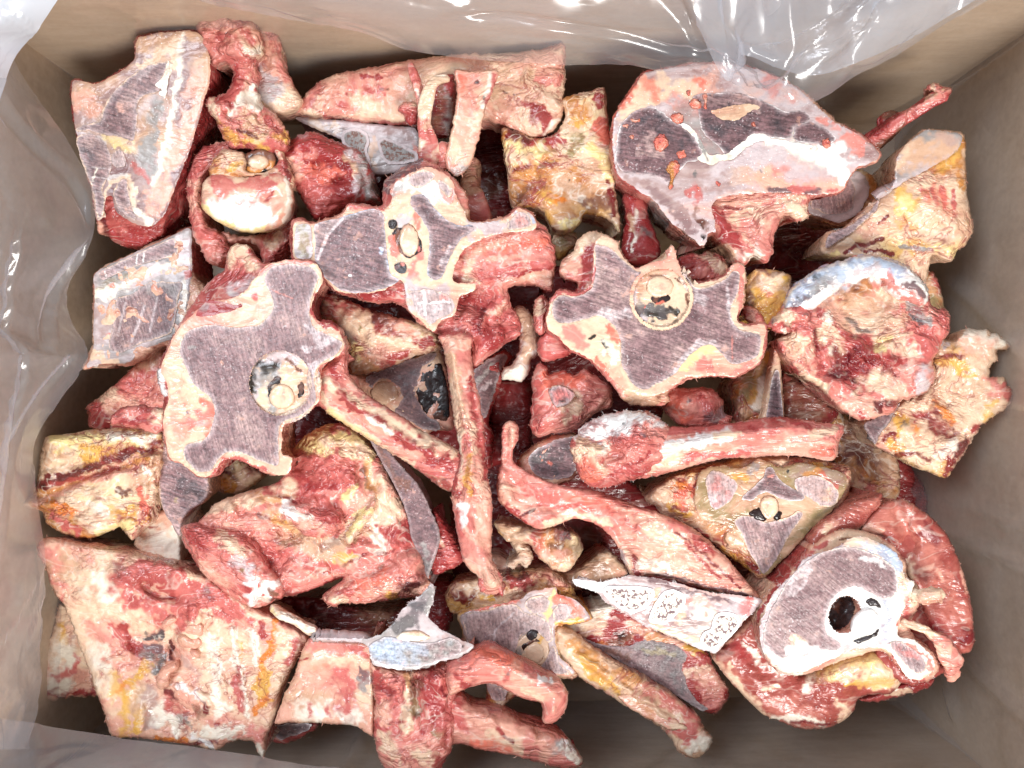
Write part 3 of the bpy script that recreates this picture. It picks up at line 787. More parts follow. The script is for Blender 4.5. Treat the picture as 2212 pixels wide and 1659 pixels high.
t.solid('marrow_hollow', q('B0', '1866,955 1884,965 1878,1022 1856,1055 1860,1000'), BLACK, dz=-.9, thick=1.6, rnd=.6, lump=(.3, 8), rag=1.0, parent=cf, paints=[p('brown', 'B0', '1870,1000', 30, .6)])
t.solid('spinal_cord', el('B0', 1752, 1045, 84, 80), CORD, dz=.2, thick=2.4, rnd=3, bulge=2, lump=(.7, 12), rag=.5, parent=cf, paints=[p('pink', 'B0', '1760,1030', 14, .6), p('peach', 'B0', '1740,1080', 20, .5)])
t.solid('muscle_patch', q('B0', '1215,545 1245,490 1300,448 1400,462 1470,478 1510,470 1470,500 1390,525 1280,545'), MUSCLE, dz=.8, thick=1.5, rnd=.8, lump=(.3, 10), rag=.8, parent=cf, paints=[p('purple', 'B0', '1290,490', 20, .6)])
t.solid('spur', q('B0', '680,1195 740,1120 860,1096 940,1110 1030,1130 1040,1240 960,1275 850,1240 760,1230 700,1225'), MEAT, dz=-3, thick=14, rnd=7, bulge=6, lump=(1, 18), fuzz=16,
        paints=[p('pink', 'B0', '720,1180 860,1110', 16), p('meat', 'B0', '800,1210 900,1210', 18), p('cream', 'B0', '950,1160 1020,1180', 24)])
# its rib
t.solid('rib', q('B1', '205,1000 215,940 260,870 380,770 420,760 430,880 470,960 560,1040 700,1130 880,1250 1000,1310 1110,1380 1180,1480 1180,1640 1060,1640 960,1580 860,1500 700,1400 520,1290 380,1200 280,1130 230,1080'), PINKRIB, dz=-5, thick=22, rnd=11, bulge=9, lump=(1.2, 34), wr=.4, fib=(.9, 32, 10), flare=-6, fuzz=40, rag=.8,
       feats=[f('B1', '300,960 480,1110 700,1260 1000,1450', 12, 3), f('B1', '330,1060 520,1200 760,1350', 7, -2)],
       paints=[p('cream', 'B1', '230,1000 300,1120 480,1250 700,1420 1060,1620', 10), p('butter', 'B1', '300,1130 620,1380', 8, .8), p('cream', 'B1', '300,960 460,1060 640,1170 900,1310 1060,1400', 15), p('red', 'B1', '390,1010 440,1090 560,1160 680,1250', 12),
               p('red', 'B1', '720,1290 860,1360 1070,1500', 17), p('meat', 'B1', '860,1500 980,1580 1080,1620', 10), p('red', 'B1', '330,830 360,900', 12), p('ivory', 'B1', '560,1190 700,1270', 9)])

# --- star-shaped vertebra, right of the middle
t = Thing('sawn_vertebra', 'star-shaped sawn vertebra right of the middle with round canal near its top edge', 'bone', (*ctr('B2', 930, 700), -.012, -.02, .03))
t.solid('body', q('B2', '330,360 400,300 430,230 500,175 590,185 690,240 700,290 790,396 900,362 975,335 1020,256 1066,376 1140,476 1180,490 1340,450 1400,370 1475,395 1475,600 1435,715 1490,750 1600,740 1612,850 1580,980 1490,1050 1400,1092 1300,1080 1250,1080 1130,1100 1000,1180 1010,1240 870,1260 740,1240 630,1110 550,1020 470,960 370,910 290,830 230,770 262,600 325,535 420,545 430,500 330,440'),
        MEAT, dz=-3, thick=56, rnd=5, bulge=5, lump=(1.3, 24), flare=-8, side=3, fuzz=110,
        feats=[f('B2', '380,360 440,300 480,240', 40, -9), f('B2', '1150,440 1300,430 1400,400', 22, -5), f('B2', '800,1225 900,1230', 22, -8)],
        paints=[p('cream', 'B2', '330,380 420,300 500,200 600,200 680,240', 30), p('red', 'B2', '510,330 520,440 440,540', 22), p('peach', 'B2', '360,430 400,380', 18), p('cream', 'B2', '700,300 790,390 920,370 1010,270', 14),
                p('rose', 'B2', '1100,430 1200,470 1330,440', 16), p('cream', 'B2', '1420,380 1460,400', 14), p('tan', 'B2', '740,1220 900,1240 1000,1210', 22), p('cream', 'B2', '700,1130 870,1210', 12)])
cf = t.solid('cut_face', q('B2', '540,250 590,205 680,245 690,290 790,402 900,370 980,342 1020,262 1060,380 1132,482 1182,500 1350,460 1400,382 1470,400 1462,600 1424,722 1480,762 1592,750 1602,850 1572,972 1484,1042 1400,1082 1320,1072 1250,1072 1150,1084 1100,1092 990,1172 870,1202 740,1162 640,1092 560,1012 480,952 380,902 300,822 240,762 270,602 332,547 432,562 512,512 532,402'),
        CUTFAT, dz=.4, thick=3, rnd=.8, bulge=.6, lump=(.3, 14), crease=True, fuzz=130, rag=1.1, holes=[el('B2', 955, 590, 176, 182)],
        paints=[p('rose', 'B2', '275,600 340,550 440,562 515,510 535,400', 9), p('coral', 'B2', '640,760 690,860', 12, .7), p('black', 'B2', '600,860 605,890', 5), p('black', 'B2', '520,850 540,830', 5), p('pink', 'B2', '1180,1010 1250,1000 1280,1060', 18), p('pink', 'B2', '380,780 460,860', 22, .7),
                p('butter', 'B2', '1080,1000 1180,910 1280,900', 18, .7), p('coral', 'B2', '560,990 600,1050', 14), p('pink', 'B2', '1440,420 1450,640', 10), p('ivory', 'B2', '620,900 660,960', 14), p('pink', 'B2', '1400,1060 1560,980', 12, .8), p('peach', 'B2', '980,350 1080,470', 16)])
t.solid('marrow', q('B2', '545,262 650,290 740,370 820,425 1000,400 1100,440 1160,520 1230,520 1340,480 1395,425 1440,440 1430,560 1390,640 1395,720 1450,790 1555,800 1578,850 1550,950 1470,990 1390,1000 1330,940 1270,885 1200,895 1110,970 1040,1060 930,1130 840,1160 760,1110 710,1000 700,860 660,765 570,700 460,730 350,750 282,720 277,620 330,570 430,580 520,530 547,420'),
        M2, dz=.9, thick=1.6, rnd=.5, bulge=.4, lump=(.2, 12), rag=.6, parent=cf, holes=[el('B2', 955, 590, 200, 204)],
        paints=[p('lilac', 'B2', '600,680 720,690', 14, .6), p('lilac', 'B2', '1380,500 1370,620 1400,740', 9, .7), p('lilac', 'B2', '1180,500 1190,620', 14, .6), p('pink', 'B2', '1395,830 1395,980', 2.5, .7), p('mauve', 'B2', '700,520 760,600', 20, .5), p('lilac', 'B2', '1040,1040 1180,880 1280,860', 8, .6)])
t.solid('canal_ring', el('B2', 955, 590, 192, 196), CUTFAT, dz=-1.6, thick=2.4, rnd=0, lump=(.9, 16), rag=.4, parent=cf,
        paints=[p('tan', 'B2', '800,640 840,480 930,430', 14, .8), p('grey', 'B2', '830,620 870,700', 16, .6), p('brown', 'B2', '890,460 980,450', 4), p('brown', 'B2', '1040,470 1090,500', 4), p('brown', 'B2', '1105,560 1120,620', 5), p('lilac', 'B2', '780,560 790,660 860,760', 9, .9), p('black', 'B2', '990,690 1050,680', 15, 1), p('slate', 'B2', '830,665 900,690 980,690', 15, 1), p('black', 'B2', '870,690 910,700', 9, 1), p('ash', 'B2', '840,650 960,660', 9, .8)])
t.solid('spinal_cord', el('B2', 945, 520, 88, 72), CORD, dz=.0, thick=2.4, rnd=3, bulge=2, lump=(.7, 12), rag=.5, parent=cf, paints=[p('peach', 'B2', '950,530', 26, .6)])
t.solid('marrow_hollow', q('B2', '885,592 905,580 935,592 960,577 1000,580 1008,598 985,612 960,632 930,638 905,622'), BLACK, dz=-.8, thick=1.6, rnd=.6, lump=(.3, 8), rag=2.0, parent=cf, paints=[p('coral', 'B2', '920,635 970,615', 4), p('brown', 'B2', '900,590', 12, .7)])
# lower knobs of the same vertebra
t.solid('lower_knob', q('B2', '150,1080 190,1000 240,1010 260,1060 330,1040 430,1070 480,1030 580,1090 640,1150 650,1260 560,1300 480,1360 410,1420 280,1430 180,1460 140,1380 150,1240'), MEAT, dz=-26, thick=44, rnd=14, bulge=14, lump=(2.4, 26), wr=1.2, fuzz=30,
        paints=[p('coral', 'B2', '240,1110 340,1070 440,1120 300,1260', 22), p('rose', 'B2', '160,1380 180,1120', 20), p('cream', 'B2', '360,1280 420,1230', 26), p('pink', 'B2', '500,1200 560,1260', 26), p('peach', 'B2', '590,1250', 20)])
t.solid('sawn_muscle', q('B2', '250,1160 310,1130 380,1150 420,1190 360,1260 300,1270 265,1220'), M1, dz=-23, thick=3, rnd=1, lump=(.4, 10), rag=.8, paints=[p('rose', 'B2', '330,1190', 40, .6), p('hole', 'B2', '340,1240', 7)])
t.solid('lower_knob', q('B2', '960,1200 1020,1150 1130,1150 1260,1150 1340,1230 1350,1300 1400,1330 1360,1390 1200,1400 1060,1380 980,1290'), MEAT, dz=-22, thick=44, rnd=13, bulge=13, lump=(2.4, 22), wr=1.0, fuzz=20,
        paints=[p('pink', 'B2', '1050,1180 1240,1170', 22), p('coral', 'B2', '1000,1230 1080,1300', 22), p('rose', 'B2', '1200,1230 1280,1260', 20), p('purple', 'B2', '1250,1350 1340,1330', 22), p('plum', 'B2', '1120,1230', 8)])

# --- centre-top sawn vertebra
t = Thing('sawn_vertebra', 'sawn vertebra above the middle with blue-grey marrow faces and a thick pink meat wing', 'bone', (*ctr('A1', 800, 1560), -.020, -.02, -.02))
t.solid('body', q('A1', '70,1390 140,1355 220,1380 380,1325 440,1262 630,1280 640,1200 660,1120 740,1060 830,1010 890,985 1000,1040 1090,1110 1170,1220 1185,1320 1205,1375 1400,1345 1480,1285 1570,1315 1620,1390 1660,1420 1710,1530 1720,1640 1710,1740 1695,1815 1600,1780 1540,1765 1425,1790 1445,1890 1495,1985 1500,2080 1420,2130 1340,2195 1230,2275 1195,2250 1170,2110 1010,2090 960,2065 870,2010 790,1930 700,1880 560,1880 430,1840 340,1810 255,1720 190,1640 75,1610'),
        MEAT, dz=-4, thick=54, rnd=9, bulge=8, lump=(1.8, 26), wr=.8, fib=(.9, 8, 9), flare=-8, side=3, fuzz=150,
        feats=[f('A1', '1200,1600 1420,1560 1640,1520', 44, -3), f('A1', '1150,1850 1300,1900 1440,2000', 40, -9), f('A1', '1230,1990 1400,1880', 14, 4), f('A1', '1560,1730 1640,1760', 18, -6), f('A1', '650,1160 760,1060', 26, -6), f('A1', '1300,2080 1400,2060', 30, 3)],
        paints=[p('pink', 'A1', '1200,1650 1300,1540 1500,1480 1640,1470', 46, .9), p('coral', 'A1', '1250,1560 1450,1510 1640,1500', 16), p('peach', 'A1', '1150,1650 1260,1560 1400,1500', 12), p('cream', 'A1', '1180,1640 1160,1720 1230,1740', 12), p('rose', 'A1', '1240,1720 1500,1660 1680,1640', 10),
                p('red', 'A1', '1320,1720 1520,1700 1690,1660', 6, .8), p('peach', 'A1', '1300,1620 1500,1580', 8, .8), p('plum', 'A1', '650,1180 740,1080 860,1000', 22), p('red', 'A1', '1120,1880 1200,1840 1280,1900', 22), p('rose', 'A1', '1300,1840 1420,1980 1480,2060', 26), p('red', 'A1', '1240,2020 1300,2120 1420,2110', 22),
                p('dark', 'A1', '1270,1930 1250,2060', 8), p('peach', 'A1', '1330,1960 1400,1900', 14), p('red', 'A1', '460,1860 700,1800', 14), p('rose', 'A1', '1000,2060 1120,2060', 18), p('pink', 'A1', '1180,1260 1140,1150', 16), p('red', 'A1', '90,1560 80,1450', 8)])
cf = t.solid('cut_face', q('A1', '90,1400 140,1372 220,1392 380,1342 440,1277 640,1297 700,1240 690,1180 760,1110 890,1045 990,1060 1080,1130 1095,1200 1140,1290 1200,1385 1400,1360 1480,1300 1560,1325 1600,1400 1570,1435 1400,1450 1250,1490 1140,1560 1090,1660 1080,1740 1110,1765 1215,1765 1205,1810 1120,1850 1090,1960 1000,2000 960,2060 880,2000 800,1920 780,1800 760,1740 680,1790 560,1822 430,1827 350,1802 270,1722 210,1622 90,1602'),
        CUTFAT, dz=.4, thick=3, rnd=.8, bulge=.6, lump=(.3, 14), crease=True, fuzz=150, rag=1.0,
        paints=[p('white', 'A1', '750,1130 870,1180 960,1200 1040,1230', 22), p('lilac', 'A1', '1200,1420 1400,1400 1540,1360', 22), p('blue', 'A1', '1490,1360 1560,1370', 14), p('coral', 'A1', '840,1330 860,1420', 12, .7), p('pink', 'A1', '870,1560 840,1720', 14, .8), p('lilac', 'A1', '740,1380 780,1360', 14), p('lilac', 'A1', '810,1830 1000,1880', 40),
                p('coral', 'A1', '1000,1150 1070,1260', 12, .7), p('rose', 'A1', '450,1290 640,1300', 6), p('grey', 'A1', '720,1180 760,1150', 16, .8), p('pink', 'A1', '700,1480 720,1580', 8)])
t.solid('marrow', q('A1', '222,1400 350,1362 560,1302 640,1322 655,1420 668,1560 690,1700 742,1742 680,1782 560,1815 440,1820 360,1790 280,1720 225,1620 225,1500'), M3, dz=.9, thick=1.6, rnd=.5, bulge=.4, lump=(.2, 12), rag=.6, parent=cf,
        paints=[p('lilac', 'A1', '395,1362 300,1460 235,1620', 4.5, .9, .2), p('blue', 'A1', '625,1560 630,1570', 8, .8), p('mauve', 'A1', '250,1440 330,1390', 18, .5), p('white', 'A1', '440,1710 450,1715', 3)])
t.solid('marrow', q('A1', '822,1222 895,1212 960,1290 1020,1350 1100,1400 1195,1402 1205,1425 1120,1500 1060,1600 1012,1720 965,1742 920,1700 932,1560 930,1450 882,1360 820,1275'), M3, dz=.9, thick=1.6, rnd=.5, bulge=.4, lump=(.2, 12), rag=.6, parent=cf, paints=[p('lilac', 'A1', '1000,1650 1060,1540', 7, .6)])
t.solid('marrow', q('A1', '802,1110 830,1080 900,1056 965,1090 930,1140 860,1165 810,1150'), M4, dz=.9, thick=1.4, rnd=.5, lump=(.2, 12), rag=.7, parent=cf)
t.solid('marrow', q('A1', '985,1120 1040,1140 1075,1200 1050,1230 1000,1180'), M4, dz=.9, thick=1.4, rnd=.5, lump=(.2, 12), rag=.7, parent=cf)
t.solid('marrow', q('A1', '1430,1380 1490,1320 1550,1335 1575,1400 1500,1425 1420,1430'), M4, dz=.9, thick=1.4, rnd=.5, lump=(.2, 12), rag=.5, parent=cf, paints=[p('pink', 'A1', '1500,1370', 20, .7)])
t.solid('marrow', q('A1', '810,1830 900,1800 1040,1830 1090,1900 1060,1960 980,1985 940,2020 870,1960'), M4, dz=.9, thick=1.4, rnd=.5, lump=(.3, 12), rag=1.0, parent=cf, paints=[p('white', 'A1', '900,1810 910,1960', 4), p('pink', 'A1', '1020,1850', 14), p('white', 'A1', '860,1890 1060,1880', 3)])
t.solid('cartilage', q('A1', '110,1402 188,1398 200,1460 208,1580 180,1612 100,1592 96,1480'), CUTGREY, dz=.9, thick=1.4, rnd=.8, lump=(.3, 12), rag=.5, parent=cf, paints=[p('olive', 'A1', '150,1430 150,1570', 14, .6)])
t.solid('canal_gap', q('A1', '700,1450 740,1420 800,1400 860,1450 885,1540 850,1590 790,1600 740,1560 720,1510'), BLACK, dz=.9, thick=1.2, rnd=.5, lump=(.3, 8), rag=1.2, parent=cf, paints=[p('brown', 'A1', '720,1500 760,1570', 14), p('coral', 'A1', '705,1480 740,1580', 5), p('rose', 'A1', '860,1480 870,1550', 4)])
t.solid('spinal_cord', el('A1', 806, 1495, 62, 104, -4), CORD, dz=1.8, thick=1.8, rnd=1.6, bulge=1.0, lump=(.4, 10), rag=.5, parent=cf, paints=[p('peach', 'A1', '800,1440', 18, .6)])
t.solid('marrow_hollow', el('A1', 704, 1396, 28, 30), BLACK, dz=1.2, thick=1.4, rnd=.8, lump=(.2, 8), rag=.6, parent=cf)
t.solid('marrow_hollow', q('A1', '712,1650 760,1630 790,1650 780,1700 740,1695'), BLACK, dz=1.2, thick=1.4, rnd=.8, lump=(.2, 8), rag=.6, parent=cf, paints=[p('plum', 'A1', '730,1670', 10), p('pink', 'A1', '765,1640', 6)])
# --- P1 sawn slab in the back left corner
t = Thing('sawn_shoulder_bone', 'flat sawn slab standing in the back left corner, pale fat strip along its right edge', 'bone', (*ctr('A0', 850, 800), -.045, .05, -.10))
t.solid('body', q('A0', '440,505 590,515 700,465 790,405 838,345 862,225 1230,192 1318,430 1255,705 1186,935 1046,1292 1030,1350 1020,1440 930,1510 850,1545 740,1520 670,1470 610,1450 600,1370 560,1150 465,800'),
        RED, dz=-3, thick=60, rnd=5, bulge=5, lump=(1.2, 24), flare=-6, side=3, fuzz=60, feats=[f('A0', '700,1480 850,1510 990,1440', 36, -14)],
        paints=[p('red', 'A0', '690,1470 850,1500 1000,1420', 30), p('dark', 'A0', '660,1440 640,1300', 12), p('coral', 'A0', '600,500 650,510', 8), p('peach', 'A0', '620,1400 640,1440', 12), p('rose', 'A0', '860,240 850,340', 8)])
cf = t.solid('cut_face', q('A0', '450,512 590,522 700,472 792,412 842,352 870,232 1225,200 1310,430 1250,702 1180,930 1042,1290 1010,1350 960,1400 880,1405 800,1370 720,1310 695,1220 665,1225 650,1270 640,1350 602,1370 562,1150 470,800'),
        CUTMAUVE, dz=.4, thick=3, rnd=.8, bulge=.6, lump=(.3, 14), crease=True, fuzz=90, rag=.7,
        paints=[p('peach', 'A0', '500,600 560,660', 34, .7), p('mauve', 'A0', '470,740 600,760', 12, .7), p('tan', 'A0', '880,260 1000,250 1060,300', 26, .8), p('cream', 'A0', '870,440 980,330 1060,300', 14), p('lilac', 'A0', '930,340', 9), p('plum', 'A0', '915,355', 4),
                p('ivory', 'A0', '1130,210 1110,420 1080,700 1020,950 960,1130', 10, .8), p('cream', 'A0', '1080,260 1070,400', 10), p('purple', 'A0', '1160,260 1150,400', 10, .8), p('plum', 'A0', '1150,460 1120,640 1110,760', 12, .7), p('mauve', 'A0', '1180,300 1160,640', 24, .5), p('peach', 'A0', '1240,480 1170,760 1050,1060 950,1330', 26, .8), p('tan', 'A0', '1280,340 1260,600', 16, .6),
                p('grey', 'A0', '980,620 930,900 900,1060', 22, .8), p('tan', 'A0', '900,650 880,800', 26, .6), p('lilac', 'A0', '870,700 960,600', 12, .6), p('butter', 'A0', '680,850 800,920', 18, .8), p('cream', 'A0', '660,800 760,880 850,930', 12, .7), p('rose', 'A0', '830,1020 920,1130', 8, .6), p('ivory', 'A0', '830,1180 850,1340 930,1390', 12, .8), p('cream', 'A0', '800,1100 840,1260', 12, .7),
                p('lilac', 'A0', '480,830 600,840 660,900', 8, .8), p('white', 'A0', '650,1090 700,1110 780,1090', 10, .6), p('cream', 'A0', '660,1240 690,1140 770,1110', 7)])
t.solid('marrow', q('A0', '640,690 680,610 760,520 880,430 990,385 1050,385 1045,420 1000,500 985,570 900,590 860,640 850,760 830,870 740,850 640,840 560,810 480,820 470,800 560,770 620,750'), M2, dz=.8, thick=1.5, rnd=.5, lump=(.2, 12), rag=.9, parent=cf,
        paints=[p('mauve', 'A0', '780,680 830,600', 26, .7), p('peach', 'A0', '760,690', 14, .5), p('lilac', 'A0', '870,490 960,420', 12, .4)])
t.solid('marrow', q('A0', '475,860 560,830 640,880 685,960 690,1060 650,1140 640,1200 655,1240 640,1345 608,1365 575,1180 500,980'), M2, dz=.8, thick=1.5, rnd=.5, lump=(.2, 12), rag=.7, parent=cf,
        paints=[p('slate', 'A0', '500,920 560,1000', 22, .5), p('mauve', 'A0', '520,870 560,900', 14, .8), p('lilac', 'A0', '570,1040 740,1060', 2.5, .9, .1), p('lilac', 'A0', '560,1100 760,1120', 2.5, .8, .1), p('lilac', 'A0', '590,1190 740,1210', 2.5, .8, .1), p('ivory', 'A0', '600,1050 580,1130', 3)])
t.solid('marrow', q('A0', '705,1210 730,1140 780,1115 800,1180 815,1290 850,1360 800,1350 740,1290'), M2, dz=.8, thick=1.5, rnd=.5, lump=(.2, 12), rag=.6, parent=cf)
t.solid('marrow', q('A0', '690,980 740,930 780,980 770,1040 710,1040'), M4, dz=.8, thick=1.5, rnd=.5, lump=(.2, 12), rag=.8, parent=cf)
t.solid('white_splinter', q('A0', '1042,375 1056,390 1050,480 1030,590 1005,600 990,575 1015,560 965,530 1000,490 1030,440'), WHITEBONE, dz=1.4, thick=1.5, rnd=.8, lump=(.3, 8), rag=.8, parent=cf)

# --- P2 upright vertebra with round joint disc
t = Thing('upright_vertebra', 'upright vertebra with glossy round joint disc and lumpy spine at the back left', 'bone', (*ctr('A0', 1540, 1000), -.035, 0, 0))
t.solid('blade', q('A0', '1600,100 1690,170 1750,270 1770,400 1830,520 1885,620 1850,680 1700,720 1560,660 1570,420 1560,250'), FATTY, dz=-18, thick=24, rnd=7, bulge=7, lump=(1.4, 22), flare=-4, fuzz=20,
        paints=[p('lilac', 'A0', '1620,420 1700,620', 30, .8), p('grey', 'A0', '1660,500 1730,620', 22, .6), p('pink', 'A0', '1690,200 1740,360 1810,520', 16), p('peach', 'A0', '1640,260 1660,420', 16), p('cream', 'A0', '1800,600 1700,670', 14)])
t.solid('spine', q('A0', '1225,150 1270,100 1330,90 1400,60 1500,95 1590,140 1640,230 1640,350 1590,400 1620,480 1600,560 1640,650 1720,720 1800,840 1790,930 1690,960 1560,930 1440,930 1380,840 1330,740 1285,660 1290,610 1350,600 1420,560 1445,500 1440,430 1400,390 1330,410 1290,360 1235,280'),
        MEAT, dz=4, thick=50, rnd=14, bulge=13, lump=(3.2, 30), wr=2.2, flare=-10, fuzz=70, rag=1.6,
        feats=[f('A0', '1340,170 1330,330', 18, -5), f('A0', '1500,500 1520,460', 60, -6), f('A0', '1560,760 1640,830', 40, -3), f('A0', '1340,720 1450,640', 26, 4), f('A0', '1430,700 1470,640 1560,600', 12, -4)],
        paints=[p('peach', 'A0', '1300,120 1400,150 1540,190', 50, .8), p('pink', 'A0', '1270,220 1320,350', 24), p('cream', 'A0', '1540,300 1600,330', 24), p('ivory', 'A0', '1540,330 1590,320', 12), p('rose', 'A0', '1480,140 1560,260', 10), p('red', 'A0', '1470,420 1480,520', 10), p('peach', 'A0', '1540,480 1540,540', 16),
                p('ivory', 'A0', '1430,680 1500,650 1580,590 1600,640', 20), p('tan', 'A0', '1560,740 1620,820 1660,760', 32, .9), p('gold', 'A0', '1420,830 1540,870 1660,900', 16, .7), p('amber', 'A0', '1360,760 1420,860', 14, .7), p('cream', 'A0', '1310,650 1340,740', 16), p('red', 'A0', '1400,640 1440,670', 9), p('rose', 'A0', '1690,760 1720,880', 14), p('gold', 'A0', '1720,840 1780,850', 12, .7), p('dark', 'A0', '1480,800 1600,860', 5)])
t.solid('side_meat', q('A0', '1180,1060 1200,980 1260,910 1340,890 1450,880 1440,1000 1300,1080 1260,1180 1250,1260 1290,1390 1400,1470 1420,1540 1440,1590 1380,1650 1300,1640 1250,1560 1200,1460 1180,1300 1160,1150'), MEAT, dz=-10, thick=46, rnd=10, bulge=9, lump=(2.4, 24), wr=1.6, flare=-4, fuzz=60, rag=1.8,
        paints=[p('rose', 'A0', '1230,980 1320,920', 28), p('red', 'A0', '1290,920 1300,980', 12), p('peach', 'A0', '1210,1150 1210,1300', 20), p('rose', 'A0', '1240,1400 1340,1550', 26), p('cream', 'A0', '1340,1000 1420,940', 16), p('pink', 'A0', '1300,1560 1370,1620', 18)])
t.solid('side_meat', q('A0', '1700,980 1780,900 1840,850 1960,820 2080,880 2200,920 2260,960 2320,1080 2330,1180 2360,1240 2280,1260 2190,1270 2100,1310 1990,1375 1930,1330 1880,1230 1820,1150 1790,1080'), RED, dz=-8, thick=48, rnd=10, bulge=10, lump=(3.0, 28), wr=1.6, flare=-4, fuzz=70, rag=1.6,
        feats=[f('A0', '1970,1020 1975,1040', 10, -5), f('A0', '2100,1110 2110,1120', 11, -6), f('A0', '1960,830 2080,960', 30, 3)],
        paints=[p('red', 'A0', '1860,880 1960,900 2100,960', 40), p('rose', 'A0', '1870,1120 1960,1220 2060,1300', 40), p('pink', 'A0', '1850,980 1960,960', 12), p('black', 'A0', '2105,1112', 9), p('hole', 'A0', '1975,1030', 6), p('peach', 'A0', '1800,1000 1860,1100', 14), p('lilac', 'A0', '2190,960 2210,1050 2210,1200', 14), p('grey', 'A0', '2230,1040 2300,1200', 24), p('tan', 'A0', '2150,1000 2200,1060', 12),
                p('lilac', 'A0', '1730,680 1800,760 1870,820', 18, .7), p('coral', 'A0', '1920,1060 2060,1100', 22, .7)])
t.solid('lower_fringe', q('A0', '1380,1440 1500,1470 1620,1450 1750,1380 1830,1330 1840,1420 1800,1540 1740,1620 1660,1660 1620,1600 1600,1530 1520,1500 1430,1520'), MEAT, dz=-16, thick=40, rnd=8, bulge=8, lump=(2.2, 20), wr=1.4, fuzz=40, rag=1.5,
        paints=[p('rose', 'A0', '1640,1600 1720,1520', 26), p('cream', 'A0', '1680,1540 1740,1460', 14), p('peach', 'A0', '1420,1480 1560,1480', 14)])
t.solid('neural_arch', q('A0', '1300,1090 1320,1000 1400,930 1500,940 1540,1000 1540,1060 1600,1070 1680,1050 1730,1000 1700,930 1760,940 1800,1040 1830,1120 1800,1180 1650,1100 1500,1110 1380,1150'), YELLOW, dz=0, thick=30, rnd=6, bulge=6, lump=(1.8, 18), wr=1.2, fuzz=20,
        paints=[p('amber', 'A0', '1330,1050 1420,980', 20, .7), p('cream', 'A0', '1400,1000 1440,940', 14), p('gold', 'A0', '1440,1050 1500,1000', 12, .7), p('rose', 'A0', '1720,980 1790,1100', 16), p('blood', 'A0', '1780,1020 1800,1100', 8)])
t.solid('canal', q('A0', '1530,960 1600,930 1690,940 1720,1000 1690,1060 1580,1085 1530,1050'), BLACK, dz=-3, thick=8, rnd=2, lump=(.6, 12), paints=[p('brown', 'A0', '1570,960 1610,950 1690,980', 26), p('amber', 'A0', '1550,1040 1690,1040', 14)])
t.solid('spinal_cord', el('A0', 1608, 1008, 66, 48, -8), CORD, dz=1, thick=8, rnd=5, bulge=4, lump=(.6, 14), rag=.6, paints=[p('tan', 'A0', '1600,1010', 26, .6)])
t.solid('joint_disc', q('A0', '1252,1230 1262,1140 1320,1085 1400,1080 1480,1095 1540,1100 1620,1085 1720,1070 1780,1090 1815,1160 1828,1260 1800,1350 1720,1420 1600,1450 1480,1440 1370,1390 1290,1330 1255,1290'), MEMB, dz=7, thick=36, rnd=14, bulge=9, lump=(.9, 40), flare=-8, rag=.5,
        feats=[f('A0', '1520,1160', 70, -3), f('A0', '1270,1250 1350,1370 1520,1430 1700,1380 1800,1240', 12, 3), f('A0', '1640,1240 1720,1220', 6, -1.5)],
        paints=[p('rose', 'A0', '1340,1130 1480,1150 1700,1120', 26, .9), p('pink', 'A0', '1420,1190 1600,1200', 30, .8), p('peach', 'A0', '1660,1260 1740,1260', 24), p('white', 'A0', '1340,1290 1480,1350 1620,1390', 30), p('white', 'A0', '1500,1300 1640,1330', 24), p('butter', 'A0', '1270,1270 1330,1370 1480,1430 1640,1440', 14), p('red', 'A0', '1650,1250 1700,1190', 5), p('ivory', 'A0', '1780,1130 1815,1240 1760,1380', 8), p('cream', 'A0', '1480,1180 1560,1220', 10, .6)])  # white strokes paint the blown highlight low on the disc

# --- P3 long slab along the back
t = Thing('fatty_rib_piece', 'long slab covered in mottled cream fat along the back wall, two porous rib ends showing', 'bone', (*ctr('A1', 900, 650), -.062, .0, -.10))
t.solid('body', q('A1', '70,690 160,590 260,500 400,450 600,415 820,372 1100,340 1400,330 1650,300 1770,270 1775,480 1765,690 1720,800 1640,850 1560,855 1400,795 1270,745 1080,760 870,780 700,770 500,752 300,735 150,725'),
        FATTY, dz=0, thick=40, rnd=8, bulge=7, lump=(1.4, 36), wr=.8, flare=-6, fuzz=60, rag=1.2,
        feats=[f('A1', '1540,340 1535,500 1600,560 1740,660', 10, 4), f('A1', '1640,740', 50, 6), f('A1', '1550,500 1720,470', 12, 2)],
        paints=[p('pink', 'A1', '100,680 260,520', 16), p('rose', 'A1', '380,660 450,640', 10), p('red', 'A1', '520,480 620,480', 8), p('red', 'A1', '420,580 460,620', 7), p('rose', 'A1', '560,560 660,540', 10), p('peach', 'A1', '640,640 820,560', 30, .7), p('brown', 'A1', '620,550 680,560', 3), p('rose', 'A1', '270,740 420,750 620,760 830,790', 7), p('blood', 'A1', '350,750 400,745', 5),
                p('cream', 'A1', '480,620 580,680', 24), p('tan', 'A1', '1300,480 1480,560', 40, .8), p('peach', 'A1', '1560,380 1740,440', 36), p('pink', 'A1', '1600,500 1740,500', 14), p('red', 'A1', '1560,700 1640,760 1690,760', 30), p('meat', 'A1', '1580,700 1660,720', 14), p('cream', 'A1', '1480,640 1540,740 1600,820', 12), p('ivory', 'A1', '1740,740 1650,830', 6), p('hole', 'A1', '1400,570 1415,580', 3), p('hole', 'A1', '1465,590', 3), p('peach', 'A1', '1320,690 1440,660', 24)])
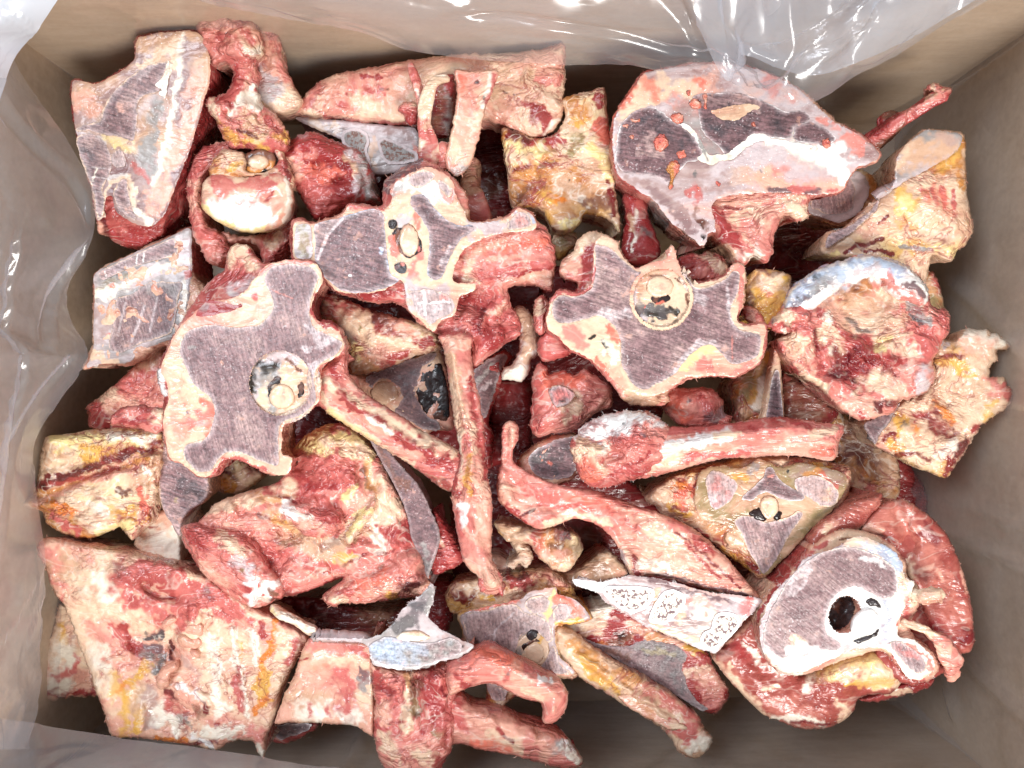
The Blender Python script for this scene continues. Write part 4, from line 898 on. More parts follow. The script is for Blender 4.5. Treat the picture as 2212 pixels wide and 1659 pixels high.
cf = t.solid('cut_face', q('A1', '100,730 300,742 500,760 700,782 830,795 870,850 868,980 780,1040 690,1078 520,1085 480,1000 430,900 350,850 220,800'), CUTGREY, dz=-9, thick=24, rnd=1, bulge=1, lump=(.3, 14), crease=True, rag=.6, fuzz=20,
        paints=[p('tan', 'A1', '590,880 580,1000 620,1050', 14, .6), p('cream', 'A1', '200,770 320,800', 20, .6), p('mauve', 'A1', '700,800 820,840', 16, .7), p('pink', 'A1', '840,900 860,960', 10, .6)])
t.solid('rib_section', q('A1', '385,850 410,810 480,798 545,830 560,890 545,940 572,1020 550,1060 500,1050 460,960 400,900'), SPONGEG, dz=-8.2, thick=2, rnd=.8, lump=(.2, 8), rag=.4, parent=cf)
t.solid('rib_section', q('A1', '612,880 650,856 720,876 800,920 858,955 855,1000 760,1020 680,1020 640,985 620,930'), SPONGEG, dz=-8.2, thick=2, rnd=.8, lump=(.2, 8), rag=.4, parent=cf)

# --- P4 leaning rib strip with tendon
t = Thing('leaning_rib_strip', 'pale flat rib strip leaning at the back with a curled tendon beside it', 'bone', (*ctr('A1', 1180, 750), -.040, .0, -.04))
t.solid('rib_strip', q('A1', '1095,440 1230,440 1360,438 1340,540 1290,660 1260,800 1210,960 1180,1040 1110,1098 1050,1060 1030,1000 1062,850 1090,700 1105,560'), FATTY, dz=0, thick=10, rnd=2, bulge=1.5, lump=(.8, 24), rag=1.0, fuzz=50,
        paints=[p('peach', 'A1', '1140,600 1120,800 1100,960', 22, .8), p('ivory', 'A1', '1320,460 1270,660', 8), p('pink', 'A1', '1200,500 1180,700', 24, .6), p('black', 'A1', '1225,515', 6), p('black', 'A1', '1275,612', 5), p('rose', 'A1', '1340,460 1300,640', 6, .8), p('rose', 'A1', '1160,960', 6), p('cream', 'A1', '1070,900 1120,1000', 18), p('grey', 'A1', '1140,1060 1100,1080', 12, .7), p('coral', 'A1', '1130,480 1140,560', 10, .7)])
t.solid('hollow', q('A1', '940,560 990,480 1080,460 1100,520 1090,680 1060,840 1000,860 950,840 930,700'), MUSCLE, dz=-14, thick=14, rnd=4, lump=(1, 18), paints=[p('grey', 'A1', '1060,600 1050,820', 14, .7), p('brown', 'A1', '1000,560 980,780', 20, .8)])
t.tube('tendon', [(*ctr('A1', 1060, 485), -36, 5, 3), (*ctr('A1', 970, 510), -33, 7, 4), (*ctr('A1', 920, 620), -35, 9, 4), (*ctr('A1', 905, 760), -40, 8, 4), (*ctr('A1', 930, 900), -44, 10, 6), (*ctr('A1', 930, 1040), -46, 12, 7)], TENDON, lump=(.8, 20), fib=.6, paints=[p('rose', 'A1', '900,800 950,850 920,1000', 26), p('cream', 'A1', '1050,490 940,520 910,680', 18, .8), p('red', 'A1', '890,960 890,1020', 10)])
t.tube('tendon', [(*ctr('A1', 815, 385), -40, 4, 3), (*ctr('A1', 850, 500), -38, 6, 4), (*ctr('A1', 880, 620), -40, 6, 4), (*ctr('A1', 900, 760), -44, 5, 4)], PINKRIB, lump=(1.2, 14), fib=.6, paints=[p('rose', 'A1', '810,390 840,480', 12), p('ivory', 'A1', '850,560 880,600', 6)])
t.solid('fat_knot', q('A1', '735,690 770,640 830,628 865,660 880,740 850,780 790,770 770,720'), MEAT, dz=-6, thick=16, rnd=6, lump=(1.8, 14), wr=1.0, fuzz=16, paints=[p('black', 'A1', '830,700', 4), p('cream', 'A1', '830,650', 10)])
t.tube('meat_stalk', [(*ctr('A1', 1010, 880), -46, 8, 6), (*ctr('A1', 1020, 960), -47, 9, 6), (*ctr('A1', 1010, 1060), -50, 10, 7)], PINKRIB, lump=(1, 14), fib=.5)

# --- pink tube deep behind the blue-grey vertebra
t = Thing('pink_bone_stump', 'pink bone stump low in the gap right of the blue-grey sawn vertebra', 'bone', (*ctr('A1', 1200, 1200), -.09, 0, 0))
t.tube('stump', [(*ctr('A1', 1210, 990), -85, 14, 10), (*ctr('A1', 1190, 1140), -80, 15, 12), (*ctr('A1', 1230, 1300), -78, 20, 14), (*ctr('A1', 1260, 1440), -80, 22, 14)], PINKRIB, lump=(1.6, 30), paints=[p('tan', 'A1', '1200,1000 1180,1150', 40, .8), p('rose', 'A1', '1240,1340 1290,1300', 26)])

# --- P5 yellow sawn piece at the back
t = Thing('yellow_sawn_bone', 'yellow fat-covered sawn bone block at the back beside the big dark knuckle', 'bone', (*ctr('A1', 1750, 1000), -.060, .02, -.04))
t.solid('body', q('A1', '1385,800 1480,820 1580,860 1680,850 1750,790 1780,720 1760,620 1830,590 1940,560 2022,545 2035,660 2045,770 2062,880 2066,980 2090,1180 2112,1340 2118,1450 2085,1400 2040,1365 1960,1340 1900,1330 1870,1395 1790,1440 1720,1430 1680,1390 1640,1310 1560,1290 1450,1290 1425,1180 1415,1080 1395,940'),
        YELLOW, dz=0, thick=52, rnd=5, bulge=4, lump=(1.5, 26), wr=1.0, flare=-5, side=2, fuzz=60, rag=1.0, fib=(.6, -10, 12),
        feats=[f('A1', '1450,990 1700,960 1960,880', 10, 2), f('A1', '1720,1140 1800,1170', 26, -3), f('A1', '1780,1400', 24, 5)],
        paints=[p('blood', 'A1', '1400,830 1500,880 1620,900', 18), p('red', 'A1', '1600,900 1720,860', 18), p('dark', 'A1', '1440,830 1540,870', 8), p('butter', 'A1', '1410,920 1480,980 1620,970', 28), p('cream', 'A1', '1420,960 1560,1010', 16), p('butter', 'A1', '1960,940 2040,1000 2040,1080', 24), p('gold', 'A1', '1820,740 1880,760', 14), p('gold', 'A1', '1620,1190 1700,1240', 16), p('orange', 'A1', '1680,1220 1760,1250', 10), p('amber', 'A1', '1480,1080 1600,1100', 34, .8), p('brown', 'A1', '1480,1220 1560,1200 1640,1140', 16, .8), p('brown', 'A1', '1620,1050 1700,1020', 9), p('tan', 'A1', '1740,1130 1810,1160', 18),
                p('black', 'A1', '1810,1120', 3.5), p('brown', 'A1', '1900,1240 2060,1280', 22, .7), p('coral', 'A1', '1980,780 2050,840', 24), p('red', 'A1', '1950,620 1990,650', 16), p('ash', 'A1', '1830,650', 12, .8), p('amber', 'A1', '1800,600 1900,700', 20, .8), p('butter', 'A1', '1760,1400 1860,1380', 16), p('olive', 'A1', '1850,860 1800,960', 22, .7), p('blood', 'A1', '2040,1120 2080,1330', 8), p('blood', 'A1', '1560,1030 1460,1060', 7)])
t.solid('loose_fat', q('A1', '1700,1470 1760,1440 1840,1440 1860,1500 1800,1570 1740,1620 1700,1560'), YELLOW, dz=-24, thick=20, rnd=8, lump=(1.5, 16), wr=1, fuzz=10, paints=[p('olive', 'A1', '1780,1500', 40, .6)])

# --- P6 big sawn knuckle back right
t = Thing('sawn_knuckle', 'large round sawn knuckle at the back right, two dark marrow fields and pink bone dust', 'bone', (*ctr('A2', 900, 950), -.032, .0, -.03))
t.solid('body', q('A2', '360,450 500,420 700,385 900,390 1100,430 1300,520 1450,640 1570,750 1740,840 1845,950 1820,1005 1700,1050 1650,1115 1600,1200 1410,1240 1400,1350 1330,1375 1245,1340 1190,1450 1170,1580 1125,1640 1060,1600 1000,1645 940,1610 880,1540 800,1470 760,1500 745,1545 690,1500 610,1440 510,1350 420,1255 320,1190 200,1095 170,950 172,770 220,650 300,540'),
        MEAT, dz=-3, thick=58, rnd=5, bulge=5, lump=(1.2, 26), flare=-8, side=3, fuzz=150,
        feats=[f('A2', '900,1300 1000,1380 1080,1500', 60, -7), f('A2', '1100,1400 1110,1560', 26, 5), f('A2', '800,1300 880,1430', 14, 4), f('A2', '730,1500 770,1440', 20, -6)],
        paints=[p('coral', 'A2', '310,560 200,720', 10), p('peach', 'A2', '820,1260 960,1240 1100,1240', 20), p('red', 'A2', '800,1300 860,1400 920,1520', 20), p('blood', 'A2', '850,1290 920,1290 1080,1290', 6), p('cream', 'A2', '980,1340 1100,1330 1060,1480', 30), p('pink', 'A2', '1020,1420 1100,1480 1140,1580', 24), p('ivory', 'A2', '990,1600 1080,1580', 16), p('cream', 'A2', '1250,1270 1380,1300', 26), p('peach', 'A2', '1150,1330 1220,1330', 18), p('red', 'A2', '940,1450 960,1530', 8), p('grey', 'A2', '440,1260 560,1380 700,1500', 10, .7), p('tan', 'A2', '800,1500 930,1590', 12)])
cf = t.solid('cut_face', q('A2', '370,458 500,430 700,396 900,402 1100,440 1296,530 1440,650 1560,762 1730,852 1832,950 1810,1000 1700,1042 1642,1110 1592,1190 1450,1210 1300,1200 1180,1195 1060,1205 940,1212 830,1240 790,1290 810,1360 820,1440 780,1450 735,1530 660,1470 560,1398 430,1248 330,1180 210,1088 182,950 182,770 232,652 312,544'),
        CUTMIX, dz=.4, thick=3, rnd=.8, bulge=.6, lump=(.4, 16), crease=True, fuzz=130, rag=1.1,
        paints=[p('cream', 'A2', '330,580 480,540 640,560', 40, .8), p('cream', 'A2', '240,720 300,660 420,640', 22, .9), p('coral', 'A2', '400,520 440,600', 22, .7), p('coral', 'A2', '300,560 230,660', 14), p('pink', 'A2', '560,620 700,700', 18, .5), p('grey', 'A2', '640,670 700,800 770,930', 24, .6), p('ivory', 'A2', '1150,860 1350,940 1500,980', 26, .8), p('lilac', 'A2', '820,1060 960,1020 1060,960', 34, .8), p('lilac', 'A2', '1000,1000 1200,920', 30, .7), p('mauve', 'A2', '720,1170 900,1180', 26, .7), p('tan', 'A2', '960,1120 1060,1100', 24, .4), p('pink', 'A2', '1200,1050 1400,1140', 18, .3), p('lilac', 'A2', '1180,980 1300,1060 1420,1080', 30, .7), p('rose', 'A2', '1420,1200 1300,1180', 12), p('plum', 'A2', '1380,1210 1460,1190', 8), p('pink', 'A2', '1200,1070 1260,1050', 9, .6), p('white', 'A2', '1560,1000 1620,1100', 26),
                p('white', 'A2', '1440,960 1600,900', 18), p('pink', 'A2', '1620,850 1720,920', 22), p('pink', 'A2', '1660,980 1720,960', 14, .7), p('mauve', 'A2', '260,1110 400,1150 500,1240 620,1380', 18, .9), p('lilac', 'A2', '300,1090 440,1090 520,1140', 8, .8), p('purple', 'A2', '400,1160 520,1290 660,1440', 12, .7), p('ash', 'A2', '690,1090', 9), p('ash', 'A2', '1110,1060', 5), p('rose', 'A2', '680,1190 700,1260', 14, .7), p('black', 'A2', '1200,1205', 12), p('plum', 'A2', '1160,1195 1250,1215', 14, .8), p('black', 'A2', '722,1380 730,1400', 11), p('hole', 'A2', '750,1470', 9), p('brown', 'A2', '700,1330 760,1420', 14, .6), p('rose', 'A2', '1530,1180', 14), p('peach', 'A2', '760,520 820,440', 40, .6), p('coral', 'A2', '700,500 740,520', 12), p('pink', 'A2', '1150,500 1200,560', 30, .7), p('pink', 'A2', '1100,520 1180,480', 16, .6), p('pink', 'A2', '1480,740 1560,800', 12, .7)])
t.solid('marrow', q('A2', '205,860 240,760 300,700 360,672 440,672 500,710 560,760 620,780 680,840 710,900 740,970 700,1000 640,1010 600,1060 560,1080 540,1130 470,1110 400,1085 300,1080 240,1070 200,1000'), M5, dz=.9, thick=1.6, rnd=.5, bulge=.4, lump=(.2, 12), rag=.9, parent=cf,
        paints=[p('mauve', 'A2', '400,860 440,920', 18, .7), p('mauve', 'A2', '330,960 470,960', 12, .6), p('coral', 'A2', '480,880', 12, .8)])
t.solid('marrow', q('A2', '680,600 760,585 900,575 1010,590 1120,630 1250,690 1350,690 1400,720 1390,760 1310,790 1290,850 1210,865 1100,835 1020,870 950,940 880,965 830,900 760,850 720,770 715,700 690,640'), M5, dz=.9, thick=1.6, rnd=.5, bulge=.4, lump=(.2, 12), rag=.9, parent=cf,
        paints=[p('mauve', 'A2', '760,620 960,640 1060,650', 20, .5), p('plum', 'A2', '800,640 900,610', 14, .6)])
t.solid('marrow', q('A2', '1300,850 1320,790 1400,755 1470,790 1540,830 1560,870 1500,905 1420,885 1330,880'), M5, dz=.9, thick=1.6, rnd=.5, bulge=.4, lump=(.2, 12), rag=.9, parent=cf)
t.solid('fat_island', q('A2', '790,690 860,672 980,650 1060,650 1090,670 1020,700 960,740 860,745 820,720'), CUTFAT, dz=1.3, thick=1.2, rnd=.8, lump=(.2, 8), rag=1.2, parent=cf, paints=[p('tan', 'A2', '850,710 1000,690', 30, .7)])
t.solid('cartilage_line', q('A2', '600,775 640,775 690,820 730,880 770,960 860,960 900,950 1000,870 1080,830 1200,865 1330,890 1420,905 1400,925 1250,905 1100,875 1020,910 920,990 840,1000 800,1030 770,1020 700,985 740,960 720,900 670,840'), WHITEBONE, dz=1.1, thick=1.2, rnd=.8, lump=(.2, 8), rag=1.2, parent=cf, paints=[p('grey', 'A2', '710,840 770,1000', 5, .9)])
bd = [('650,640 690,610 730,640 720,680 670,670'), ('740,590 765,600 765,680 745,670'), ('540,720 580,700 620,720 610,760 560,765'), ('440,850 490,830 520,870 510,920 460,940 430,900'), ('280,740 340,740 345,755 300,760'), ('510,1050 540,1000 590,1010 590,1070 560,1120 545,1180 520,1170 530,1100'), ('570,950 620,930 630,975 590,990'), ('1480,880 1520,860 1530,910 1500,920'), ('1040,760 1060,755 1065,785 1045,785'), ('240,780 270,775 270,800'), ('280,840 310,840 300,862'), ('640,570 660,565 655,600'), ('700,1160 715,1160 712,1180'), ('820,1130 850,1140 840,1160')]
for k_, s_ in enumerate(bd):
    t.solid('bone_dust_clump', q('A2', s_), flesh('bone_dust', cols=('red', 'rose', 'coral', 'peach', 'peach'), pos=(.28, .4, .5, .62, .75), sc=3, vein=0, bump=1.2, frost=.3), dz=2.4, thick=2.4, rnd=2, bulge=1.6, lump=(1.0, 6), rag=1.3, s=2.6, parent=cf, paints=[p('amber', 'A2', '560,1060 540,1150', 20, .8)] if k_ == 5 else None)

# --- P7 thin stick of bone
t = Thing('thin_bone_stick', 'thin brownish bone stick with ragged tip pointing into the back right corner', 'bone', (*ctr('A3', 1500, 260), -.05, 0, 0))
t.tube('shaft', [(*ctr('A3', 1230, 450), -78, 15, 10), (*ctr('A3', 1300, 390), -74, 14, 9), (*ctr('A3', 1400, 310), -66, 12, 8), (*ctr('A3', 1520, 225), -58, 9, 7), (*ctr('A3', 1640, 150), -52, 8, 6), (*ctr('A3', 1735, 90), -48, 9, 6)], RED, lump=(1.4, 22), fib=.6, paints=[p('rose', 'A3', '1260,420 1420,290 1640,160', 12), p('brown', 'A3', '1300,440 1460,330', 16, .8), p('tan', 'A3', '1600,160 1700,90', 10), p('pink', 'A3', '1480,240 1720,110', 8)])
t.solid('ragged_tip', q('A3', '1600,70 1650,40 1690,60 1760,75 1750,120 1720,160 1690,120 1650,100'), MEAT, dz=4, thick=10, rnd=4, lump=(1.4, 10), wr=1, fuzz=20, paints=[p('cream', 'A3', '1640,70', 14), p('rose', 'A3', '1730,110', 10)])
t.tube('side_shred', [(*ctr('A3', 1300, 310), -72, 7, 5), (*ctr('A3', 1380, 260), -70, 10, 6), (*ctr('A3', 1430, 250), -72, 6, 5)], RED, lump=(1.4, 12), paints=[p('brown', 'A3', '1380,260', 40, .8)])

# --- P8 round sawn bone half hidden
t = Thing('half_hidden_round_bone', 'round sawn bone with pale ring half hidden under the big dark knuckle', 'bone', (*ctr('A3', 1080, 780), -.078, 0, 0))
t.solid('body', q('A3', '840,800 950,660 1080,590 1180,580 1270,620 1305,700 1280,800 1190,900 1080,935 960,905 880,870'), YELLOW, dz=-3, thick=40, rnd=6, lump=(1.5, 18), fuzz=40, paints=[p('amber', 'A3', '1250,640 1290,720', 18)])
cf = t.solid('cut_face', q('A3', '860,800 960,670 1080,600 1175,592 1230,630 1250,710 1215,800 1160,870 1070,910 980,890 890,860'), CUTGREY, dz=.4, thick=3, rnd=.8, lump=(.3, 12), crease=True, rag=.8, fuzz=20, paints=[p('lilac', 'A3', '1180,620 1210,720 1160,840', 10, .8)])
t.solid('marrow', q('A3', '880,790 960,690 1060,630 1130,630 1160,700 1150,790 1110,840 1020,860 930,840'), M1, dz=.9, thick=1.5, rnd=.5, lump=(.2, 12), rag=1.2, parent=cf)

# --- P9 yellow blade bone on the right
t = Thing('yellow_blade_bone', 'yellow fat-covered blade bone with grey sawn end against the right wall', 'bone', (*ctr('A3', 1550, 750), -.058, .02, -.02))
t.solid('body', q('A3', '1590,330 1720,335 1838,362 1850,520 1858,720 1880,850 1898,950 1845,1060 1795,1082 1762,1150 1700,1140 1640,1112 1620,1210 1590,1310 1500,1300 1380,1200 1250,1150 1100,1130 1000,1125 945,1085 975,975 1100,935 1300,755 1385,685 1410,505 1480,415'),
        BEIGE, dz=0, thick=50, rnd=7, bulge=7, lump=(1.8, 40), wr=.5, flare=-6, fuzz=70, rag=.8,
        feats=[f('A3', '1640,800 1760,900 1780,1000', 60, 5), f('A3', '1400,1000 1560,940 1700,980', 30, -4), f('A3', '1450,800 1400,860', 40, 4), f('A3', '1050,1080 1300,1040 1480,1060', 10, -3), f('A3', '1560,1180 1600,1280', 30, -6)],
        paints=[p('amber', 'A3', '1660,620 1780,500 1840,420', 26, .9), p('gold', 'A3', '1700,560 1800,460', 16, .7), p('cream', 'A3', '1560,640 1640,640', 18), p('coral', 'A3', '1590,720 1620,790', 8), p('rose', 'A3', '1570,680 1590,770', 6), p('rose', 'A3', '1630,700 1670,800', 6), p('rose', 'A3', '1700,700 1720,830', 6), p('rose', 'A3', '1770,720 1780,880', 6), p('coral', 'A3', '1660,700 1740,860', 16, .5), p('gold', 'A3', '1430,750 1500,770 1460,880', 26, .8), p('butter', 'A3', '1480,760 1420,850', 16), p('cream', 'A3', '1560,860 1700,960', 36, .8), p('tan', 'A3', '1820,860 1850,980', 22, .8), p('butter', 'A3', '1660,1080 1780,1110', 18), p('amber', 'A3', '1800,560 1840,680', 18, .7),
                p('blood', 'A3', '1100,1100 1200,1050 1330,1020', 6), p('blood', 'A3', '1200,1080 1400,1100', 5), p('butter', 'A3', '990,1120 1060,1110', 12), p('cream', 'A3', '1480,1180 1600,1180 1590,1280', 40, .9), p('grey', 'A3', '1440,1060 1640,1080', 5), p('peach', 'A3', '1200,960 1420,940', 26, .6), p('blood', 'A3', '1360,860 1310,920', 5)])
cf = t.solid('cut_face', q('A3', '1600,337 1720,343 1820,366 1812,440 1760,490 1680,540 1600,585 1500,640 1420,690 1330,720 1290,760 1395,680 1418,508 1485,420'), CUTGREY, dz=4, thick=6, rnd=1, lump=(.3, 14), rag=.8, crease=True, fuzz=40, paints=[p('tan', 'A3', '1500,520 1680,440', 60, .8), p('mauve', 'A3', '1640,380 1780,390', 14, .5), p('cream', 'A3', '1430,560 1480,440', 14, .6)])
t.solid('cut_strip', q('A3', '985,1010 1020,970 1110,935 1240,840 1310,760 1300,830 1200,930 1120,990 1040,1040 980,1070'), M2, dz=3, thick=5, rnd=1, lump=(.3, 14), rag=.8, fuzz=20)
# --- P10 right vertebra with deep hollow
t = Thing('hollow_vertebra', 'vertebra with white-blue rim and deep tan hollow near the right wall', 'bone', (*ctr('B3', 1250, 500), -.030, .02, .0))
t.solid('body', q('B3', '715,330 760,215 850,140 950,75 1080,40 1180,5 1340,15 1490,75 1600,190 1640,320 1740,355 1752,480 1700,560 1645,680 1665,750 1600,865 1450,915 1400,980 1300,1020 1180,1036 1070,970 980,865 890,800 800,745 690,600 672,530 745,490 690,480 615,452 650,400 690,370'),
        MEAT, dz=0, thick=54, rnd=9, bulge=8, lump=(2.0, 30), wr=1.4, flare=-8, fuzz=110, rag=1.4,
        feats=[f('B3', '1160,190 1280,250', 50, -12), f('B3', '1120,400 1240,480', 34, -5), f('B3', '950,370 1100,500 1250,620 1400,680', 12, 4), f('B3', '1060,700 1150,740', 46, -8), f('B3', '1120,160 1300,130 1420,230', 14, 5), f('B3', '1500,380 1560,420', 18, -4), f('B3', '700,420 800,380 880,420', 24, 4), f('B3', '1580,760', 26, 5), f('B3', '1340,570', 20, 3), f('B3', '930,570 935,620', 10, -4)],
        paints=[p('blue', 'B3', '760,250 900,140 1080,80 1260,50 1440,90', 34), p('ivory', 'B3', '880,170 1060,120', 20), p('lilac', 'B3', '1140,60 1240,30 1330,60', 16), p('blue', 'B3', '780,300 920,240 1000,200', 30), p('slate', 'B3', '780,320 880,270 980,210', 12, .7), p('black', 'B3', '900,150 930,145', 7), p('black', 'B3', '795,262', 6), p('white', 'B3', '1080,100 1250,130 1350,160', 20), p('lilac', 'B3', '1180,160 1280,100', 16), p('rose', 'B3', '1380,130 1400,200', 14), p('plum', 'B3', '1490,190 1570,230', 12), p('white', 'B3', '1330,80 1480,130 1590,240', 14), p('cream', 'B3', '1370,260 1480,300 1560,330', 26), p('purple', 'B3', '1480,260 1520,310', 8),
                p('brown', 'B3', '1160,200 1260,260', 26, .8), p('amber', 'B3', '1040,250 1100,300 1230,240', 24, .7), p('tan', 'B3', '1060,330 1200,380 1340,460', 60, .9), p('cream', 'B3', '1240,440 1400,520', 40, .7), p('peach', 'B3', '1000,320 1060,420', 24), p('ash', 'B3', '1120,400 1180,470 1270,490', 7, .8), p('grey', 'B3', '1500,340 1590,400', 20, .9), p('slate', 'B3', '1490,380 1580,430', 6), p('butter', 'B3', '1340,575', 20), p('cream', 'B3', '1450,590 1500,640', 26),
                p('red', 'B3', '940,360 1060,460 1200,560 1340,640 1460,700', 12), p('blood', 'B3', '1180,590 1320,680 1420,760', 10), p('cream', 'B3', '740,540 830,580', 26), p('peach', 'B3', '720,620 860,700', 26), p('tan', 'B3', '740,570 780,610', 14), p('cream', 'B3', '960,500 1060,560 1060,640', 30), p('ivory', 'B3', '1030,620', 14), p('blood', 'B3', '905,470 925,600', 6), p('blood', 'B3', '1060,680 1180,660 1160,760', 34), p('dark', 'B3', '1080,740 1140,780', 24), p('red', 'B3', '1200,740 1340,740', 20), p('cream', 'B3', '1210,800 1300,800 1400,840', 30), p('peach', 'B3', '1380,800 1420,880', 24), p('pink', 'B3', '1560,720 1640,760', 24), p('lilac', 'B3', '1600,740 1580,840', 16), p('peach', 'B3', '1120,940 1280,960', 26), p('dark', 'B3', '1310,950 1400,930', 14), p('red', 'B3', '1200,1010', 10), p('cream', 'B3', '800,720 980,840', 10), p('rose', 'B3', '1690,380 1740,460', 18), p('rose', 'B3', '1650,560 1600,680', 14), p('ivory', 'B3', '1000,400 980,440', 12)])
t.solid('white_rim', q('B3', '722,330 760,222 850,150 950,85 1080,48 1180,12 1340,22 1490,82 1600,200 1610,290 1560,330 1480,290 1380,250 1330,160 1240,150 1170,185 1100,180 1050,230 960,300 900,350 800,350'), WHITEBONE, dz=5, thick=16, rnd=7, bulge=6, lump=(1.6, 24), wr=.8, flare=-3, fuzz=30, rag=1.1,
        paints=[p('blue', 'B3', '760,270 880,170 1050,100', 26, .9), p('slate', 'B3', '780,310 870,260 960,200', 9, .7), p('grey', 'B3', '880,220 1000,150', 16, .7), p('blue', 'B3', '1140,60 1300,40 1460,100', 18, .8), p('lilac', 'B3', '1160,130 1280,90', 16), p('rose', 'B3', '1380,120 1400,200', 12), p('plum', 'B3', '1480,200 1580,240', 14), p('pink', 'B3', '1340,180 1480,270 1580,300', 12), p('black', 'B3', '900,150 935,142', 8), p('black', 'B3', '795,262', 6)])
t.solid('fat_shreds', q('B3', '610,450 660,390 720,340 800,312 860,330 895,380 880,430 830,440 770,430 750,490 690,488'), MEAT, dz=6, thick=14, rnd=6, lump=(2.4, 14), wr=2, fuzz=40, rag=1.6, paints=[p('rose', 'B3', '790,340 860,370', 22), p('cream', 'B3', '680,400 760,400', 18), p('plum', 'B3', '650,420', 8), p('ivory', 'B3', '720,480', 10)])

# --- slab behind it, deep by the wall
t = Thing('deep_yellow_blade', 'greenish yellow bone edge low by the right wall behind the hollow vertebra', 'bone', (*ctr('B3', 1680, 320), -.085, 0, 0))
t.solid('body', q('B3', '1560,150 1640,110 1680,180 1720,320 1740,440 1760,520 1660,560 1600,500 1540,300'), YELLOW, dz=0, thick=40, rnd=6, lump=(1.2, 20), paints=[p('olive', 'B3', '1680,260 1700,380', 26, .8), p('rose', 'B3', '1650,160 1690,200', 20), p('brown', 'B3', '1720,480', 26, .8)])

# --- P11 yellow piece far right
t = Thing('yellow_wing_bone', 'yellow and orange stained bone with crumbly white top leaning on the right wall', 'bone', (*ctr('B3', 1720, 900), -.062, .06, -.03))
t.solid('body', q('B3', '1640,560 1680,520 1780,530 1800,490 1860,465 1960,470 2060,505 2125,560 2100,600 2050,600 2055,660 2010,690 2000,760 2080,765 2110,810 2145,860 2110,950 1990,1035 1940,1080 1890,1165 1840,1240 1800,1300 1730,1390 1650,1365 1560,1335 1420,1260 1285,1200 1230,1110 1205,1055 1300,1000 1440,920 1560,850 1640,760'),
        BEIGE, dz=0, thick=48, rnd=7, bulge=7, lump=(1.8, 30), wr=1.0, flare=-6, fuzz=90, rag=1.3,
        feats=[f('B3', '1600,900 1700,980 1800,1040', 14, 4), f('B3', '1560,960 1680,1090', 34, -5), f('B3', '1800,860 1900,920', 50, -3), f('B3', '1880,1140 1800,1120 1700,1100', 12, -3), f('B3', '1900,520 2000,520', 30, 4)],
        paints=[p('cream', 'B3', '1760,820 1860,860 1880,960 1800,1020', 60, .9), p('tan', 'B3', '1780,850 1900,840', 30, .6), p('ivory', 'B3', '1860,490 1960,500 2080,540', 20), p('peach', 'B3', '1840,560 1960,560', 26), p('lilac', 'B3', '1740,560', 14), p('gold', 'B3', '1680,660 1800,680 1860,720', 18, .8), p('blood', 'B3', '1700,640 1830,640', 8), p('cream', 'B3', '1900,660 1980,700', 20), p('pink', 'B3', '2000,800 2060,860', 24), p('cream', 'B3', '2040,940 2100,900', 16), p('gold', 'B3', '2030,920 1960,1010', 12, .8), p('rose', 'B3', '2100,820 2120,900', 12),
                p('orange', 'B3', '1640,920 1760,1020', 12), p('blood', 'B3', '1580,960 1640,1030 1760,1110', 22), p('red', 'B3', '1560,1010 1600,960', 14), p('cream', 'B3', '1480,960 1600,900', 22), p('gold', 'B3', '1420,1020 1480,1040 1450,1110', 14), p('ash', 'B3', '1480,1060', 12, .8), p('orange', 'B3', '1540,1080 1560,1140', 12), p('blood', 'B3', '1310,1150 1400,1130', 12), p('gold', 'B3', '1380,1180 1440,1220', 16), p('orange', 'B3', '1420,1170 1400,1230', 8), p('cream', 'B3', '1580,1140 1640,1200 1560,1280', 40), p('ivory', 'B3', '1680,1240 1760,1200', 20), p('blood', 'B3', '1420,1250 1540,1240 1620,1290', 6), p('blood', 'B3', '1720,1360 1760,1300', 16), p('dark', 'B3', '1800,1240 1840,1190', 16), p('red', 'B3', '1880,1120 1920,1080', 12), p('peach', 'B3', '1300,1180 1360,1220', 12)])
t.solid('cut_face', q('B3', '1215,1060 1300,1010 1420,940 1440,930 1400,1000 1360,1070 1310,1130 1285,1185 1240,1120'), DARKCUT, dz=2, thick=6, rnd=1, lump=(.3, 12), rag=.7, fuzz=14)

# --- yellow block between the star vertebra and the hollow vertebra
t = Thing('yellow_bone_block', 'small squared yellow bone block right of the star-shaped vertebra with round canal', 'bone', (*ctr('B3', 620, 270), -.040, 0, 0))
t.solid('block', q('B3', '485,190 530,105 640,100 750,130 762,220 730,310 705,400 650,460 560,445 500,395 475,300'), flesh('ochre_fat', cols=('amber', 'tan', 'gold', 'butter', 'cream'), pos=(.26, .38, .48, .6, .75), vein=.3, bump=.6), dz=0, thick=50, rnd=4, bulge=4, lump=(1.2, 22), flare=-4, fuzz=20,
        feats=[f('B3', '520,140 520,400', 16, -4)], paints=[p('brown', 'B3', '500,200 500,380', 16, .7), p('cream', 'B3', '560,160 720,160', 26), p('amber', 'B3', '600,320 680,340', 26, .8), p('gold', 'B3', '640,340 560,400', 20), p('coral', 'B3', '620,230', 16, .6), p('brown', 'B3', '560,100 700,120', 9, .8)])
t.solid('fat_shred', q('B3', '455,340 500,320 560,350 600,400 610,470 560,450 500,430'), MEAT, dz=4, thick=12, rnd=5, lump=(1.6, 12), wr=1.2, fuzz=24, paints=[p('peach', 'B3', '520,380', 30)])

